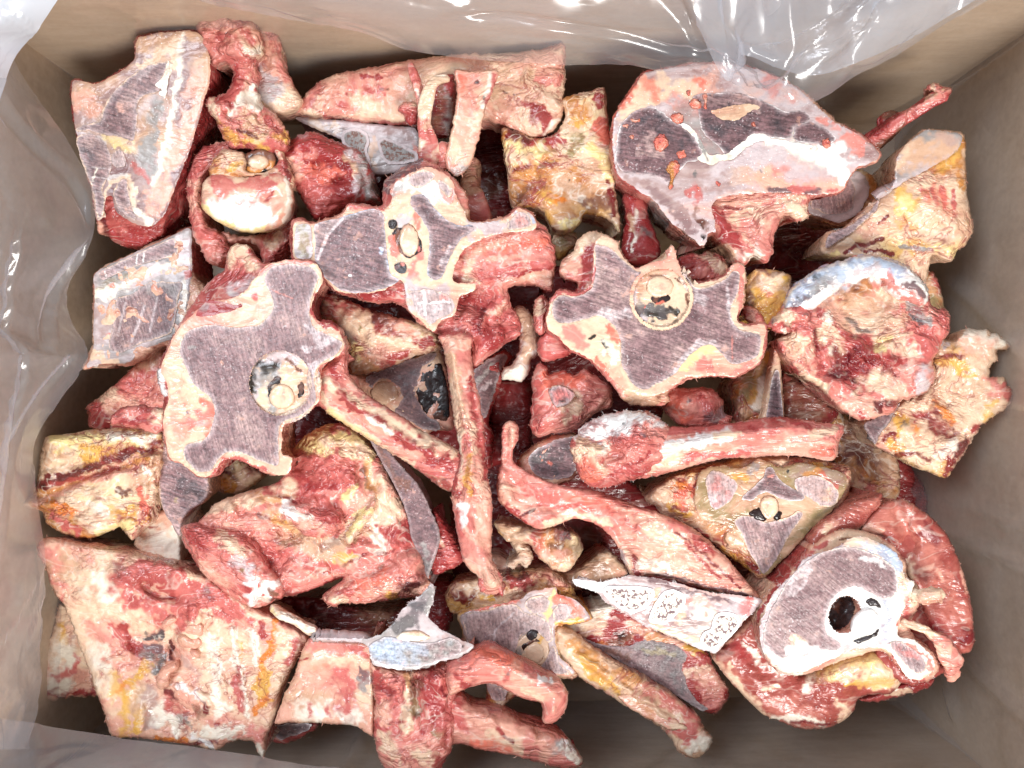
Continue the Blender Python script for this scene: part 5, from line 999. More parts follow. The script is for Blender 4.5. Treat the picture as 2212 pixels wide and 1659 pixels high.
# --- yellow rib sliver with dark wedge
t = Thing('yellow_rib_sliver', 'yellow rib with a dark sawn wedge standing upright above the knobbed long bone', 'bone', (*ctr('B3', 560, 850), -.052, 0, 0))
t.solid('rib', q('B3', '385,820 440,740 540,680 600,600 660,560 690,600 690,800 650,1060 500,1080 410,1060 395,940'), YELLOW, dz=-8, thick=50, rnd=10, bulge=10, lump=(1.4, 26), fib=(.6, 100, 12), flare=-4, paints=[p('gold', 'B3', '620,640 560,760 520,900', 26, .8), p('olive', 'B3', '500,740 460,900', 20, .7), p('ash', 'B3', '600,700 560,1000', 16, .7), p('ivory', 'B3', '580,780 540,960', 9), p('brown', 'B3', '410,900 430,1050', 18, .8)])
t.solid('cut_wedge', q('B3', '668,575 690,640 704,780 722,1010 700,1060 590,1060 605,930 625,800 645,680'), CUTFAT, dz=2, thick=40, rnd=1, lump=(.4, 12), flare=-3, rag=.7, fuzz=50)
t.solid('marrow', q('B3', '668,720 692,740 700,860 710,1010 690,1050 608,1050 622,930 640,800'), M5, dz=3, thick=1.6, rnd=.5, lump=(.3, 10), rag=.6)

# --- P14 upright rib in the middle
t = Thing('long_rib', 'long thin pink rib lying upright through the middle of the pile', 'bone', (1015, 1000, -.012, 0, .05))
t.solid('rib', np.array([(946, 726), (957, 752), (966, 800), (972, 845), (985, 931), (993, 985), (982, 1020), (975, 1060), (980, 1104), (987, 1152), (1004, 1218), (1031, 1246), (1040, 1277), (1066, 1284), (1087, 1270), (1080, 1240), (1063, 1201), (1062, 1140), (1063, 1083), (1058, 1049), (1051, 1000), (1047, 930), (1036, 860), (1024, 805), (1018, 755), (1022, 728), (985, 715)], float),
       PINKRIB, dz=0, thick=24, rnd=11, bulge=9, lump=(1.6, 34), wr=.7, fib=(1.3, 82, 9), flare=-5, fuzz=70, rag=1.0, feats=[f('M', '975,760 1000,900 1020,1000 1010,1060', 9, 3), f('M', '1020,860 1040,960 1050,1050', 6, -2.5), f('M', '1000,1080 1030,1180 1060,1250', 14, 3)],
       paints=[p('tan', 'B1', '1060,760 1100,1000 1140,1250', 16, .8), p('peach', 'B1', '1030,720 1140,700', 22), p('cream', 'B1', '1050,1000 1120,1300 1110,1500', 12), p('ivory', 'B1', '1120,1330 1100,1500', 9), p('red', 'B1', '1180,920 1210,1060 1250,1300', 8), p('red', 'B1', '1250,1360 1290,1560', 9), p('rose', 'B1', '1190,1000 1260,1300', 12, .6), p('amber', 'B1', '1180,1420 1180,1620', 14, .7), p('gold', 'B1', '1160,1540 1190,1640', 9, .7), p('red', 'B1', '1090,1440 1090,1640', 12), p('cream', 'B1', '1180,1180 1220,1400', 12, .7), p('white', 'C1', '1290,20 1290,140', 12), p('peach', 'C1', '1420,60 1440,200', 20), p('rose', 'C1', '1260,60 1290,240', 10), p('pink', 'C1', '1330,300 1440,360', 24), p('peach', 'C1', '1460,380 1480,460', 12)])
t.solid('ragged_end', q('C1', '1395,470 1440,440 1500,420 1540,450 1552,510 1545,590 1520,560 1490,540 1440,565 1405,560'), RED, dz=-4, thick=10, rnd=4, lump=(1.6, 10), wr=1.2, fuzz=40, rag=1.6, paints=[p('pink', 'C1', '1440,500 1520,480', 26)])

# --- P16 knobbed long bone
t = Thing('knobbed_long_bone', 'pink long bone with a frosty white knob lying across the middle right', 'bone', (*ctr('B2', 1100, 1470), -.005, 0, 0))
t.solid('shaft', q('B2', '420,1640 600,1500 800,1340 930,1340 990,1385 1200,1390 1400,1368 1640,1328 1850,1350 2070,1378 2095,1392 2060,1490 2020,1602 1800,1572 1500,1582 1330,1592 1130,1640 960,1690 820,1715 700,1735 560,1730'), PINKRIB, dz=0, thick=34, rnd=16, bulge=12, lump=(1.3, 40), wr=.5, fib=(1.1, 2, 12), flare=-7, fuzz=70, rag=.9,
       feats=[f('B2', '900,1540 1100,1500 1400,1440 1700,1400', 14, 3), f('B2', '1000,1600 1300,1540 1700,1500', 12, -2)],
       paints=[p('white', 'B2', '920,1530 1080,1500 1240,1470 1380,1440', 16), p('ivory', 'B2', '900,1560 1100,1520', 14), p('cream', 'B2', '1300,1450 1440,1440', 8), p('rose', 'B2', '1000,1400 1240,1400 1500,1390 1700,1360', 14), p('red', 'B2', '1500,1400 1560,1440', 8), p('pink', 'B2', '1500,1500 1700,1480 1900,1470', 26, .8), p('peach', 'B2', '1650,1520 1800,1510 1960,1500', 20), p('cream', 'B2', '1900,1420 2040,1420', 16, .8), p('rose', 'B2', '1100,1600 1300,1570 1500,1560', 14), p('cream', 'B2', '900,1640 1080,1580', 14), p('red', 'B2', '1640,1345 1780,1360 1880,1390', 9), p('coral', 'B2', '1900,1540 2020,1580', 14, .8)])  # white strokes paint the highlight along the shaft
t.solid('knob', q('B2', '385,1500 420,1440 480,1370 560,1330 640,1305 740,1292 860,1290 930,1330 1010,1400 1000,1500 960,1620 860,1690 720,1740 620,1762 520,1760 450,1710 420,1640 395,1570'), MEAT, dz=5, thick=40, rnd=20, bulge=14, lump=(3.0, 34), wr=2.0, flare=-8, fuzz=120, rag=1.5, fuzzcol='white',
        feats=[f('B2', '600,1480 660,1560 620,1600', 16, -5), f('B2', '720,1480 800,1440', 26, 5), f('B2', '480,1420 560,1440', 16, -3)],
        paints=[p('white', 'B2', '480,1400 600,1360 760,1330 900,1360', 34), p('white', 'B2', '560,1420 720,1400', 20, .8), p('ivory', 'B2', '600,1500 640,1580', 14), p('cream', 'B2', '420,1560 520,1600 600,1650', 30), p('rose', 'B2', '700,1500 780,1450', 22), p('pink', 'B2', '640,1620 760,1580', 24), p('coral', 'B2', '480,1640 560,1700', 26), p('pink', 'B2', '860,1420 960,1480', 18), p('tan', 'B2', '460,1470 540,1520', 14), p('black', 'B2', '718,1372', 4), p('plum', 'B2', '830,1435 850,1450', 5), p('red', 'B2', '780,1620 880,1560', 8)])  # white cap is frost plus a painted highlight on the knob's top

# --- P17 long twisted rib slab
t = Thing('twisted_rib_piece', 'long twisted pink rib piece with three white porous rib ends at its lower end', 'bone', (1360, 1150, -.034, .0, .0))
t.solid('sheet', np.array([(1085, 925), (1100, 908), (1118, 918), (1120, 945), (1108, 975), (1112, 1000), (1150, 1025), (1210, 1048), (1290, 1062), (1370, 1090), (1450, 1118), (1510, 1150), (1560, 1195), (1600, 1240), (1640, 1292), (1600, 1290), (1500, 1265), (1420, 1245), (1370, 1248), (1352, 1225), (1338, 1190), (1322, 1162), (1290, 1135), (1240, 1120), (1200, 1136), (1160, 1142), (1120, 1120), (1078, 1082), (1074, 1040), (1082, 990)], float),
        PINKRIB, dz=0, thick=26, rnd=7, bulge=6, lump=(1.6, 36), wr=.9, fib=(1.0, 25, 10), flare=-4, fuzz=40, rag=.8,
        feats=[(np.array([(1100, 1010), (1130, 1080), (1230, 1100), (1330, 1130), (1400, 1200)], float), 22, -5), (np.array([(1095, 930), (1095, 990)], float), 8, -4), (np.array([(1120, 1005), (1240, 1060), (1400, 1105), (1540, 1180)], float), 12, 2)],
        paints=[p('pink', 'M', '1110,1010 1200,1060 1320,1080', 40, .8), p('peach', 'M', '1330,1090 1430,1150 1540,1220', 50, .8), p('cream', 'M', '1400,1130 1460,1180', 26, .8), p('peach', 'M', '1105,915 1100,960', 14), p('coral', 'M', '1250,1080 1300,1100', 24), p('red', 'M', '1090,1090 1130,1125', 10), p('cream', 'M', '1180,1130 1240,1112 1310,1130', 10), p('rose', 'M', '1140,1060 1230,1090 1310,1110', 20, .7), p('red', 'M', '1500,1160 1540,1200', 10), p('red', 'M', '1480,1175 1560,1250', 5), p('blood', 'M', '1370,1200 1380,1245', 7), p('cream', 'M', '1350,1190 1365,1240', 10), p('lilac', 'M', '1340,1190 1352,1220', 8), p('ivory', 'M', '1390,1215 1440,1230', 16), p('blood', 'M', '1460,1150 1500,1180 1600,1270', 4), p('plum', 'M', '1420,1240 1520,1262 1620,1290', 6), p('dark', 'M', '1120,1115 1160,1100', 4), p('red', 'M', '1360,1100 1300,1070', 6, .7)])
cf = t.solid('cut_face', q('C2', '720,490 790,485 900,500 980,480 1080,462 1250,480 1400,520 1600,570 1890,605 1850,680 1790,740 1700,840 1610,942 1540,930 1400,870 1180,780 1060,710 920,622 860,560 760,535'), CUTPINK, dz=2, thick=10, rnd=.8, bulge=.6, lump=(.4, 16), crease=True, fuzz=110, rag=1.0, fuzzcol='white',
        paints=[p('mauve', 'C2', '960,640 1180,760 1400,840 1560,900', 26, .6), p('mauve', 'C2', '1250,520 1460,620 1600,660', 24, .6), p('plum', 'C2', '1180,490 1400,540 1560,590 1800,660', 7, .9), p('white', 'C2', '740,500 860,520 960,510', 22), p('ivory', 'C2', '1500,640 1560,740 1480,800', 26, .7), p('pink', 'C2', '1450,600 1520,620', 16, .6), p('plum', 'C2', '1370,800 1460,770', 22, .8), p('mauve', 'C2', '1340,790 1540,780', 22, .7), p('coral', 'C2', '1545,705', 6), p('lilac', 'C2', '1740,660 1800,700', 16), p('cream', 'C2', '1200,760 1400,840 1540,900', 10), p('tan', 'C2', '1240,560 1220,680', 7), p('cream', 'C2', '1400,700 1390,760', 9), p('rose', 'C2', '1820,620 1780,680', 12, .7)])
for s_ in ('905,560 940,530 1040,528 1150,532 1220,548 1228,580 1200,640 1150,680 1080,690 1000,660 940,610', '1240,620 1290,560 1350,550 1410,580 1420,630 1370,700 1300,760 1220,760 1190,740 1210,680', '1600,720 1650,690 1730,700 1760,740 1740,800 1680,860 1610,920 1550,915 1510,880 1530,820 1580,790'):
    t.solid('rib_section', q('C2', s_), SPONGE, dz=2.8, thick=2, rnd=.8, lump=(.25, 8), rag=.4, parent=cf)

# --- P18 big meaty chunk left of the rib
t = Thing('meaty_chunk', 'large knobbly yellow and red meat-covered bone chunk below the left star-shaped vertebra', 'bone', (680, 1130, -.046, .0, .02))
t.solid('body', np.array([(392, 1160), (420, 1135), (470, 1085), (540, 1060), (600, 1042), (622, 1000), (640, 960), (690, 922), (740, 918), (780, 945), (815, 985), (840, 1030), (870, 1090), (890, 1140), (915, 1210), (935, 1262), (930, 1290), (880, 1290), (830, 1298), (760, 1302), (705, 1302), (700, 1282), (740, 1250), (690, 1268), (640, 1285), (600, 1292), (575, 1308), (545, 1312), (500, 1290), (440, 1240), (410, 1195)], float),
        MEAT, dz=0, thick=58, rnd=12, bulge=11, lump=(3.2, 44), wr=2.4, flare=-8, side=3, fuzz=80, rag=1.0,
        feats=[f('C0', '1800,90 1900,60 2000,150', 26, 6), f('C0', '1760,140 1830,200', 20, -8), f('M', '660,1010 720,990 760,1040', 26, 4), f('M', '780,1010 800,1050', 16, -6), f('C1', '480,430 560,500', 30, -3), f('M', '740,1270 850,1240 920,1200', 22, 5), f('M', '430,1160 520,1220 580,1280', 30, 6), f('M', '560,1150 600,1220', 20, -5)],
        paints=[p('cream', 'M', '470,1090 560,1072 620,1058', 30), p('peach', 'M', '600,1120 660,1180 740,1220', 44, .9), p('tan', 'M', '640,1140 720,1180 800,1130', 34, .9), p('cream', 'M', '780,990 830,1080 860,1120', 24), p('butter', 'M', '660,960 740,940 800,990', 30), p('ivory', 'M', '800,1120 830,1180', 14), p('rose', 'M', '640,1010 690,1000 720,1030', 30), p('red', 'M', '640,1030 720,1050', 18), p('brown', 'M', '780,1020 800,1045', 12), p('dark', 'M', '600,1170 640,1180', 9), p('blood', 'M', '560,1110 620,1130', 6), p('blood', 'M', '700,1240 780,1200 850,1190', 5), p('butter', 'M', '680,940 760,940', 34), p('cream', 'M', '700,950 790,980', 18), p('cream', 'M', '500,1080 560,1070', 24), p('amber', 'M', '560,1070 610,1090', 24, .7), p('gold', 'M', '600,1120 640,1150', 12, .7), p('ivory', 'M', '620,1090 680,1100', 16), p('white', 'C0', '1770,40 1840,60', 14), p('rose', 'C0', '1880,30 2040,60', 24), p('red', 'M', '440,1150 490,1170', 22), p('rose', 'M', '430,1180 500,1220 560,1270', 30, .9), p('ivory', 'M', '560,1230 580,1270 550,1290', 20), p('white', 'M', '570,1262 590,1280', 12), p('peach', 'M', '470,1220 530,1275', 16), p('olive', 'M', '515,1185 530,1190', 5), p('tan', 'M', '640,1160 720,1200', 40, .7), p('ash', 'M', '690,1180 760,1150', 14, .5), p('butter', 'M', '740,1080 770,1050', 9), p('gold', 'C1', '500,350 620,330', 10, .7),
                p('red', 'C1', '860,170 940,150 960,270', 26), p('rose', 'C1', '840,250 940,280', 18), p('red', 'C1', '760,150', 8), p('pink', 'C1', '700,420 860,380 980,430', 30), p('coral', 'C1', '660,520 800,500', 28), p('peach', 'C1', '740,560 900,520', 20), p('dark', 'C1', '900,520 950,560', 8), p('dark', 'C1', '950,525 1020,515', 5), p('blood', 'C1', '440,500 460,540', 12), p('peach', 'C1', '480,600 560,610', 20), p('gold', 'C1', '840,590 880,600', 8), p('cream', 'C1', '560,200 680,60', 10), p('butter', 'C1', '640,90 720,30', 10), p('blood', 'M', '600,1070 640,1085', 5), p('rose', 'M', '660,1210 740,1230', 16), p('amber', 'M', '790,1010 810,1060', 12, .7)])
t.solid('stub', q('C0', '1125,175 1200,130 1330,160 1500,185 1600,260 1680,400 1740,480 1768,560 1740,615 1640,600 1560,660 1490,590 1280,470 1200,330'), MEAT, dz=9, thick=34, rnd=13, bulge=11, lump=(1.8, 34), wr=1.0, fib=(.8, 45, 12), flare=-5, fuzz=40, rag=1.0, feats=[f('C0', '1260,220 1480,360 1640,520', 24, 3), f('C0', '1600,600 1640,500', 12, -4)],
        paints=[p('rose', 'C0', '1180,190 1300,230 1420,300', 24), p('red', 'C0', '1160,200 1260,290', 12), p('rose', 'C0', '1560,220 1640,380', 18), p('cream', 'C0', '1380,210 1500,320', 18), p('pink', 'C0', '1300,340 1480,480', 28), p('lilac', 'C0', '1480,360 1560,440', 18, .7), p('white', 'C0', '1560,480 1620,540', 22), p('white', 'C0', '1540,620 1600,590 1720,520', 16), p('peach', 'C0', '1250,400 1420,540', 18), p('brown', 'C0', '1660,560 1720,590', 9), p('olive', 'C0', '1500,430', 6), p('hole', 'C0', '1370,270', 3), p('hole', 'C0', '1280,340', 3)])
t.solid('spur', q('C1', '168,35 250,20 420,50 540,40 565,130 500,200 400,235 320,215 260,160 190,90'), MEAT, dz=9, thick=26, rnd=10, bulge=10, lump=(1.8, 22), wr=1.0, flare=-4, fuzz=30, paints=[p('white', 'C1', '190,50 260,60', 16), p('rose', 'C1', '340,60 500,70', 24), p('red', 'C1', '420,120 520,110', 12), p('peach', 'C1', '300,130 420,180', 20), p('ivory', 'C1', '260,40 340,90', 10)])
t.solid('lower_lobe', q('C1', '450,640 480,570 600,500 680,420 780,370 900,370 1010,430 1095,510 1010,550 900,580 760,620 640,640 560,625 500,660'), MEAT, dz=6, thick=34, rnd=12, bulge=10, lump=(1.6, 34), wr=.9, fib=(.8, -20, 12), flare=-4, fuzz=40, feats=[f('C1', '700,440 840,400', 9, -3)], paints=[p('pink', 'C1', '700,430 860,400 980,450', 28), p('coral', 'C1', '640,540 800,500', 26), p('peach', 'C1', '760,570 900,530', 18), p('dark', 'C1', '900,525 950,560', 9), p('dark', 'C1', '950,525 1020,515', 6), p('brown', 'C1', '720,430 800,410', 6, .8), p('gold', 'C1', '840,590 880,600', 9), p('rose', 'C1', '520,590 600,560', 16), p('cream', 'C1', '480,620 560,620', 12)])
t.solid('tendon_fold', q('C1', '560,230 600,160 660,80 720,10 760,-10 750,60 700,140 640,220 590,270'), TENDON, dz=7, thick=14, rnd=6, bulge=6, lump=(1, 18), paints=[p('butter', 'C1', '600,190 720,40', 16, .8)])
t.solid('sawn_side', np.array([(795, 940), (830, 965), (870, 1010), (905, 1050), (930, 1100), (950, 1150), (945, 1190), (925, 1250), (936, 1268), (915, 1230), (890, 1165), (875, 1100), (850, 1045), (820, 990)], float), DARKCUT, dz=-3, thick=46, rnd=1.2, lump=(.5, 18), flare=-4, rag=.5, fuzz=30, paints=[p('grey', 'M', '915,1180 930,1260', 9, .7), p('brown', 'M', '810,960 880,1060', 14, .6)])
t.solid('side_meat', np.array([(935, 1100), (960, 1130), (990, 1180), (1000, 1215), (960, 1235), (935, 1240), (930, 1200), (940, 1150)], float), RED, dz=-10, thick=40, rnd=5, lump=(1.6, 18), flare=-4, fuzz=20, paints=[p('rose', 'M', '960,1170 975,1210', 18), p('cream', 'M', '945,1150 960,1180', 4)])

# --- small white bone stick
t = Thing('small_bone_stick', 'small pale bone stick at the top right corner of the stained slab', 'bone', (*ctr('C0', 1840, 740), -.04, 0, 0))
t.tube('stick', [(*ctr('C0', 1690, 650), -42, 6, 5), (*ctr('C0', 1740, 690), -38, 7, 5), (*ctr('C0', 1840, 740), -36, 6, 4.5), (*ctr('C0', 1930, 795), -36, 7, 5), (*ctr('C0', 1975, 812), -36, 8, 5)], TENDON, lump=(.8, 14), fib=.3, paints=[p('ivory', 'C0', '1700,680 1780,730 1960,810', 16), p('rose', 'C0', '1980,790', 9), p('brown', 'C0', '1740,690 1860,740', 3), p('butter', 'C0', '1700,690', 12)])

# --- P19 yellow chunk at the left wall
t = Thing('yellow_meaty_chunk', 'yellow fatty chunk with purple blood streaks by the left wall', 'bone', (220, 1040, -.060, .0, .0))
t.solid('body', np.array([(92, 965), (100, 945), (160, 934), (230, 925), (300, 928), (350, 932), (352, 990), (345, 1040), (335, 1090), (328, 1130), (300, 1150), (285, 1168), (260, 1140), (230, 1150), (200, 1162), (150, 1158), (105, 1135), (88, 1105), (60, 1095), (40, 1092), (72, 1068), (80, 1040), (86, 1000)], float),
        YELLOW, dz=0, thick=52, rnd=8, bulge=8, lump=(2.2, 30), wr=1.8, fib=(1.0, -18, 11), flare=-5, fuzz=50, rag=1.2,
        feats=[f('M', '80,1075 200,1020 340,970', 12, -4), f('M', '90,1060 220,1000 340,985', 8, 3), f('M', '120,960 250,945', 30, 4)],
        paints=[p('butter', 'M', '120,955 220,945 330,950', 26), p('ivory', 'M', '240,940 330,945', 16), p('gold', 'M', '190,985 250,975', 18), p('blue', 'M', '335,960', 10, .7), p('blood', 'M', '80,1050 160,1025 250,985 345,960', 14), p('dark', 'M', '90,1050 200,1010 300,975', 8), p('peach', 'M', '80,1080 180,1040 300,1000', 12), p('amber', 'M', '90,1070 200,1030 320,990', 6), p('red', 'M', '100,1045 190,1035 260,1010', 6), p('ivory', 'M', '200,1100 240,1110', 18), p('cream', 'M', '180,1110 230,1130', 20), p('gold', 'M', '250,1110 310,1120', 20), p('orange', 'M', '100,1090 160,1110', 12), p('brown', 'M', '255,1060 275,1070', 12), p('rose', 'M', '110,1120 170,1150', 14), p('coral', 'M', '300,1060 320,1100', 14), p('butter', 'M', '210,1150 280,1130', 12), p('ivory', 'M', '310,1010 325,1020', 10), p('peach', 'M', '300,1110 290,1155', 12), p('tan', 'M', '95,960 100,1020', 10)])
t.solid('cut_face', np.array([(345, 938), (400, 975), (445, 1020), (452, 1060), (440, 1085), (415, 1100), (395, 1125), (388, 1160), (370, 1130), (352, 1100), (340, 1060), (335, 1010)], float), M2, dz=-8, thick=44, rnd=1.5, lump=(.5, 18), flare=-5, rag=.5, fuzz=20, paints=[p('slate', 'M', '400,1050 440,1060', 24, .6), p('olive', 'M', '380,1080', 8, .6), p('cream', 'M', '338,1040 350,1090', 5)])
t.solid('membrane', np.array([(290, 1170), (320, 1130), (350, 1100), (375, 1120), (390, 1165), (392, 1205), (385, 1235), (340, 1215), (300, 1190)], float), MEMB, dz=-18, thick=30, rnd=3, lump=(.8, 20), rag=.6, paints=[p('ivory', 'M', '330,1150 370,1190', 40, .9), p('rose', 'M', '380,1110', 9), p('red', 'M', '310,1140 340,1140', 4)])
# --- P20 stained slab at the lower left
t = Thing('stained_bone_piece', 'large tapering slab of cream fat, red meat and orange stains in the lower left corner', 'bone', (370, 1400, -.058, .0, -.03))
t.solid('body', q('C0', '228,290 250,240 290,222 400,240 640,290 900,345 1120,410 1270,465 1420,560 1560,650 1700,715 1905,840 1880,930 1800,1080 1745,1190 1705,1350 1665,1460 1645,1590 1600,1560 1570,1500 1500,1480 1420,1500 1350,1545 1200,1520 1030,1490 900,1475 800,1470 690,1455 640,1300 560,1080 450,780 390,640 330,560 290,430 260,370'),
        FATTY, dz=0, thick=44, rnd=5, bulge=5, lump=(1.8, 46), wr=.8, fib=(1.0, 72, 13), flare=-6, side=2.5, fuzz=150, rag=1.1,
        feats=[f('C0', '750,470 900,420 1100,440', 36, 5), f('C0', '880,520 980,580 1100,600', 9, -6), f('C0', '800,600 1000,680 1200,640', 40, 4), f('C0', '900,850 980,900', 40, -9), f('C0', '1060,850 1090,980', 14, -6), f('C0', '1440,800 1520,1200', 7, 2.5), f('C0', '1560,780 1600,1050', 7, 2.5), f('C0', '1330,880 1400,1200', 8, 2.5), f('C0', '1100,1180 1280,1260', 20, 5), f('C0', '1100,1280 1060,1400', 40, -4), f('C0', '560,480 680,540', 36, 4), f('C0', '600,640 900,760', 26, 4), f('C0', '1180,860 1200,780 1210,700', 24, 5), f('C0', '860,1420 880,1320', 16, 5)],
        paints=[p('pink', 'C0', '260,290 330,420 420,540', 34, .8), p('tan', 'C0', '380,380 520,420', 36, .7), p('cream', 'C0', '520,500 640,480 660,360', 32), p('ivory', 'C0', '600,500 680,550', 22), p('ash', 'C0', '720,430 770,440', 14, .7), p('rose', 'C0', '760,470 900,430 1060,460 1160,530', 34), p('red', 'C0', '800,480 960,480 1060,540', 18, .8), p('rose', 'C0', '820,600 940,660 1100,700 1220,620', 46), p('red', 'C0', '840,610 920,620', 18, .8), p('rose', 'C0', '1250,560 1400,620 1500,700', 36, .9), p('blood', 'C0', '1290,560 1310,600', 10), p('red', 'C0', '1180,620 1160,720', 4), p('blood', 'C0', '900,560 980,605 1090,600', 3.5, .9, .2),
                p('cream', 'C0', '520,620 700,680 900,760', 20), p('cream', 'C0', '480,800 560,960 640,1160', 44, .9), p('pink', 'C0', '560,780 640,860', 18, .7), p('ivory', 'C0', '600,960 700,1180', 26, .8), p('red', 'C0', '760,800 830,900 880,970', 18), p('rose', 'C0', '700,800 760,850', 16), p('slate', 'C0', '920,840 980,830', 16), p('plum', 'C0', '900,900 990,900', 14), p('peach', 'C0', '890,880 980,870', 5), p('grey', 'C0', '900,960 1000,960', 16, .8), p('dark', 'C0', '1070,880 1080,990', 8), p('ash', 'C0', '960,1040 1010,1000', 16, .7),
                p('gold', 'C0', '700,1120 740,1200 800,1240', 28, .85), p('orange', 'C0', '740,1180 800,1120', 10, .7), p('gold', 'C0', '900,1040 820,1120', 16, .7), p('gold', 'C0', '860,1420 880,1330', 16, .8), p('tan', 'C0', '860,1180 900,1300', 26, .7), p('gold', 'C0', '760,1340 780,1440', 18, .7), p('peach', 'C0', '700,1360 720,1440', 18), p('mauve', 'C0', '940,1200 960,1400', 20, .6), p('rose', 'C0', '1050,1240 1120,1330', 20, .8), p('white', 'C0', '1110,1150 1200,1180 1270,1220', 12), p('ivory', 'C0', '1030,1340 1120,1410', 30), p('slate', 'C0', '1130,1340 1160,1380', 16, .6), p('dark', 'C0', '1040,1190 1080,1210', 10), p('blood', 'C0', '1270,1240 1280,1300', 9), p('brown', 'C0', '1200,1280 1240,1340', 14, .6), p('mauve', 'C0', '1170,960 1200,1060', 26, .5),
                p('ivory', 'C0', '1320,860 1340,1100 1380,1300', 22), p('cream', 'C0', '1260,900 1290,1180', 22, .8), p('gold', 'C0', '1490,880 1500,960', 12, .7), p('ivory', 'C0', '1450,800 1490,1100 1530,1320', 12), p('red', 'C0', '1480,1040 1490,1090', 6), p('rose', 'C0', '1460,1080 1500,1300', 10), p('ivory', 'C0', '1560,800 1590,1000', 12), p('red', 'C0', '1620,740 1640,840', 14), p('orange', 'C0', '1720,740 1710,860 1640,980 1620,1100', 9), p('gold', 'C0', '1640,1060 1620,1160 1640,1260', 14), p('orange', 'C0', '1590,1310 1660,1200', 10), p('cream', 'C0', '1770,820 1740,1000 1700,1180', 18), p('rose', 'C0', '1840,860 1800,1000', 10, .7), p('pink', 'C0', '1560,1400 1620,1480', 22), p('blood', 'C0', '1050,1500 1200,1510 1360,1490', 7), p('orange', 'C0', '980,1480 1100,1490 1360,1440', 7), p('ivory', 'C0', '1250,1440 1480,1420', 18), p('ivory', 'C0', '1600,1520 1630,1570', 10), p('red', 'C0', '1350,1380', 9), p('white', 'C0', '1200,1460 1320,1530', 9)])
FATLUMP = flesh('waxy_fat_lump', cols=('amber', 'tan', 'peach', 'peach', 'cream'), pos=(.26, .36, .46, .6, .75), vein=.1, bump=.5, rough=.35)
for s_ in ('1165,700 1195,675 1235,690 1245,730 1210,750 1175,735', '1160,760 1220,750 1265,760 1260,830 1210,840 1150,820', '1100,850 1140,825 1190,850 1240,850 1260,890 1220,920 1150,910 1110,890', '1180,930 1215,920 1250,950 1235,975 1200,965', '1005,770 1030,730 1080,710 1105,730 1060,770 1020,790', '990,1060 1040,1020 1090,1005 1100,1040 1060,1080 1050,1150 1000,1170 970,1140'):
    t.solid('fat_lump', q('C0', s_), FATLUMP, dz=8, thick=12, rnd=6, bulge=5, lump=(1.4, 12), wr=.8, flare=-2, rag=.6, s=3)

# --- P21 pale blade under it
t = Thing('pale_blade_bone', 'pale blade bone with ragged left edge under the stained slab by the left wall', 'bone', (*ctr('C0', 400, 1000), -.095, .0, 0))
t.solid('body', q('C0', '220,1255 250,1120 285,940 330,780 375,640 450,700 560,1000 620,1180 600,1215 480,1215 340,1235'), FATTY, dz=0, thick=40, rnd=4, lump=(1.2, 30), flare=-3, fuzz=60, rag=1.8, paints=[p('gold', 'C0', '370,760 400,880', 14, .7), p('ivory', 'C0', '430,900 340,1100', 26), p('rose', 'C0', '340,1090 460,1030 480,960', 12), p('cream', 'C0', '290,1000 340,800', 20), p('red', 'C0', '250,1220 420,1190 580,1190', 8), p('ivory', 'C0', '270,1170 420,1140', 18)])
# --- small dark sawn piece at the bottom
t = Thing('dark_sawn_scrap', 'small dark sawn scrap at the bottom between stained slab and winged vertebra', 'bone', (*ctr('C0', 1820, 1430), -.10, .0, 0))
t.solid('body', q('C0', '1660,1420 1720,1380 1860,1370 1970,1380 1960,1420 1900,1450 1840,1490 1760,1510 1700,1500'), RED, dz=0, thick=40, rnd=3, lump=(1, 16), fuzz=16)
t.solid('cut_face', q('C0', '1690,1420 1740,1390 1860,1380 1940,1390 1900,1430 1820,1455 1740,1480'), M5, dz=1, thick=2, rnd=.8, lump=(.3, 10))

# --- P22 winged vertebra at the bottom
t = Thing('winged_vertebra', 'winged vertebra at the bottom with a shiny bluish sawn top and two curved pink arms', 'bone', (*ctr('C1', 980, 950), -.030, .0, 0))
t.solid('wing', q('C1', '130,1380 180,1230 240,1100 290,960 345,855 500,862 640,868 720,890 740,1000 745,1200 740,1450 640,1400 500,1385 340,1378 220,1375'), MEMB, dz=-14, thick=24, rnd=4, bulge=4, lump=(1.0, 44), flare=-3, fuzz=60, rag=.8,
        feats=[f('C1', '380,1000 560,985 700,1010', 14, 3), f('C1', '420,1160 600,1180', 60, -4)],
        paints=[p('pink', 'C1', '380,880 520,890 680,920', 22), p('rose', 'C1', '600,900 700,940', 12), p('cream', 'C1', '390,1010 480,980 600,980 700,1010', 14), p('rose', 'C1', '500,1100 580,1180 600,1260', 40, .8), p('peach', 'C1', '300,1080 400,1140', 46, .8), p('tan', 'C1', '240,1200 340,1240', 40, .7), p('ivory', 'C1', '300,1300 480,1340 640,1350', 24, .8), p('rose', 'C1', '340,1270 360,1330', 7), p('rose', 'C1', '460,1290 480,1350', 7), p('rose', 'C1', '590,1300', 9), p('grey', 'C1', '690,1080 700,1160', 16, .9), p('cream', 'C1', '660,1200 700,1240', 20), p('red', 'C1', '280,990 340,970', 4), p('plum', 'C1', '660,1050 690,1100', 8)])
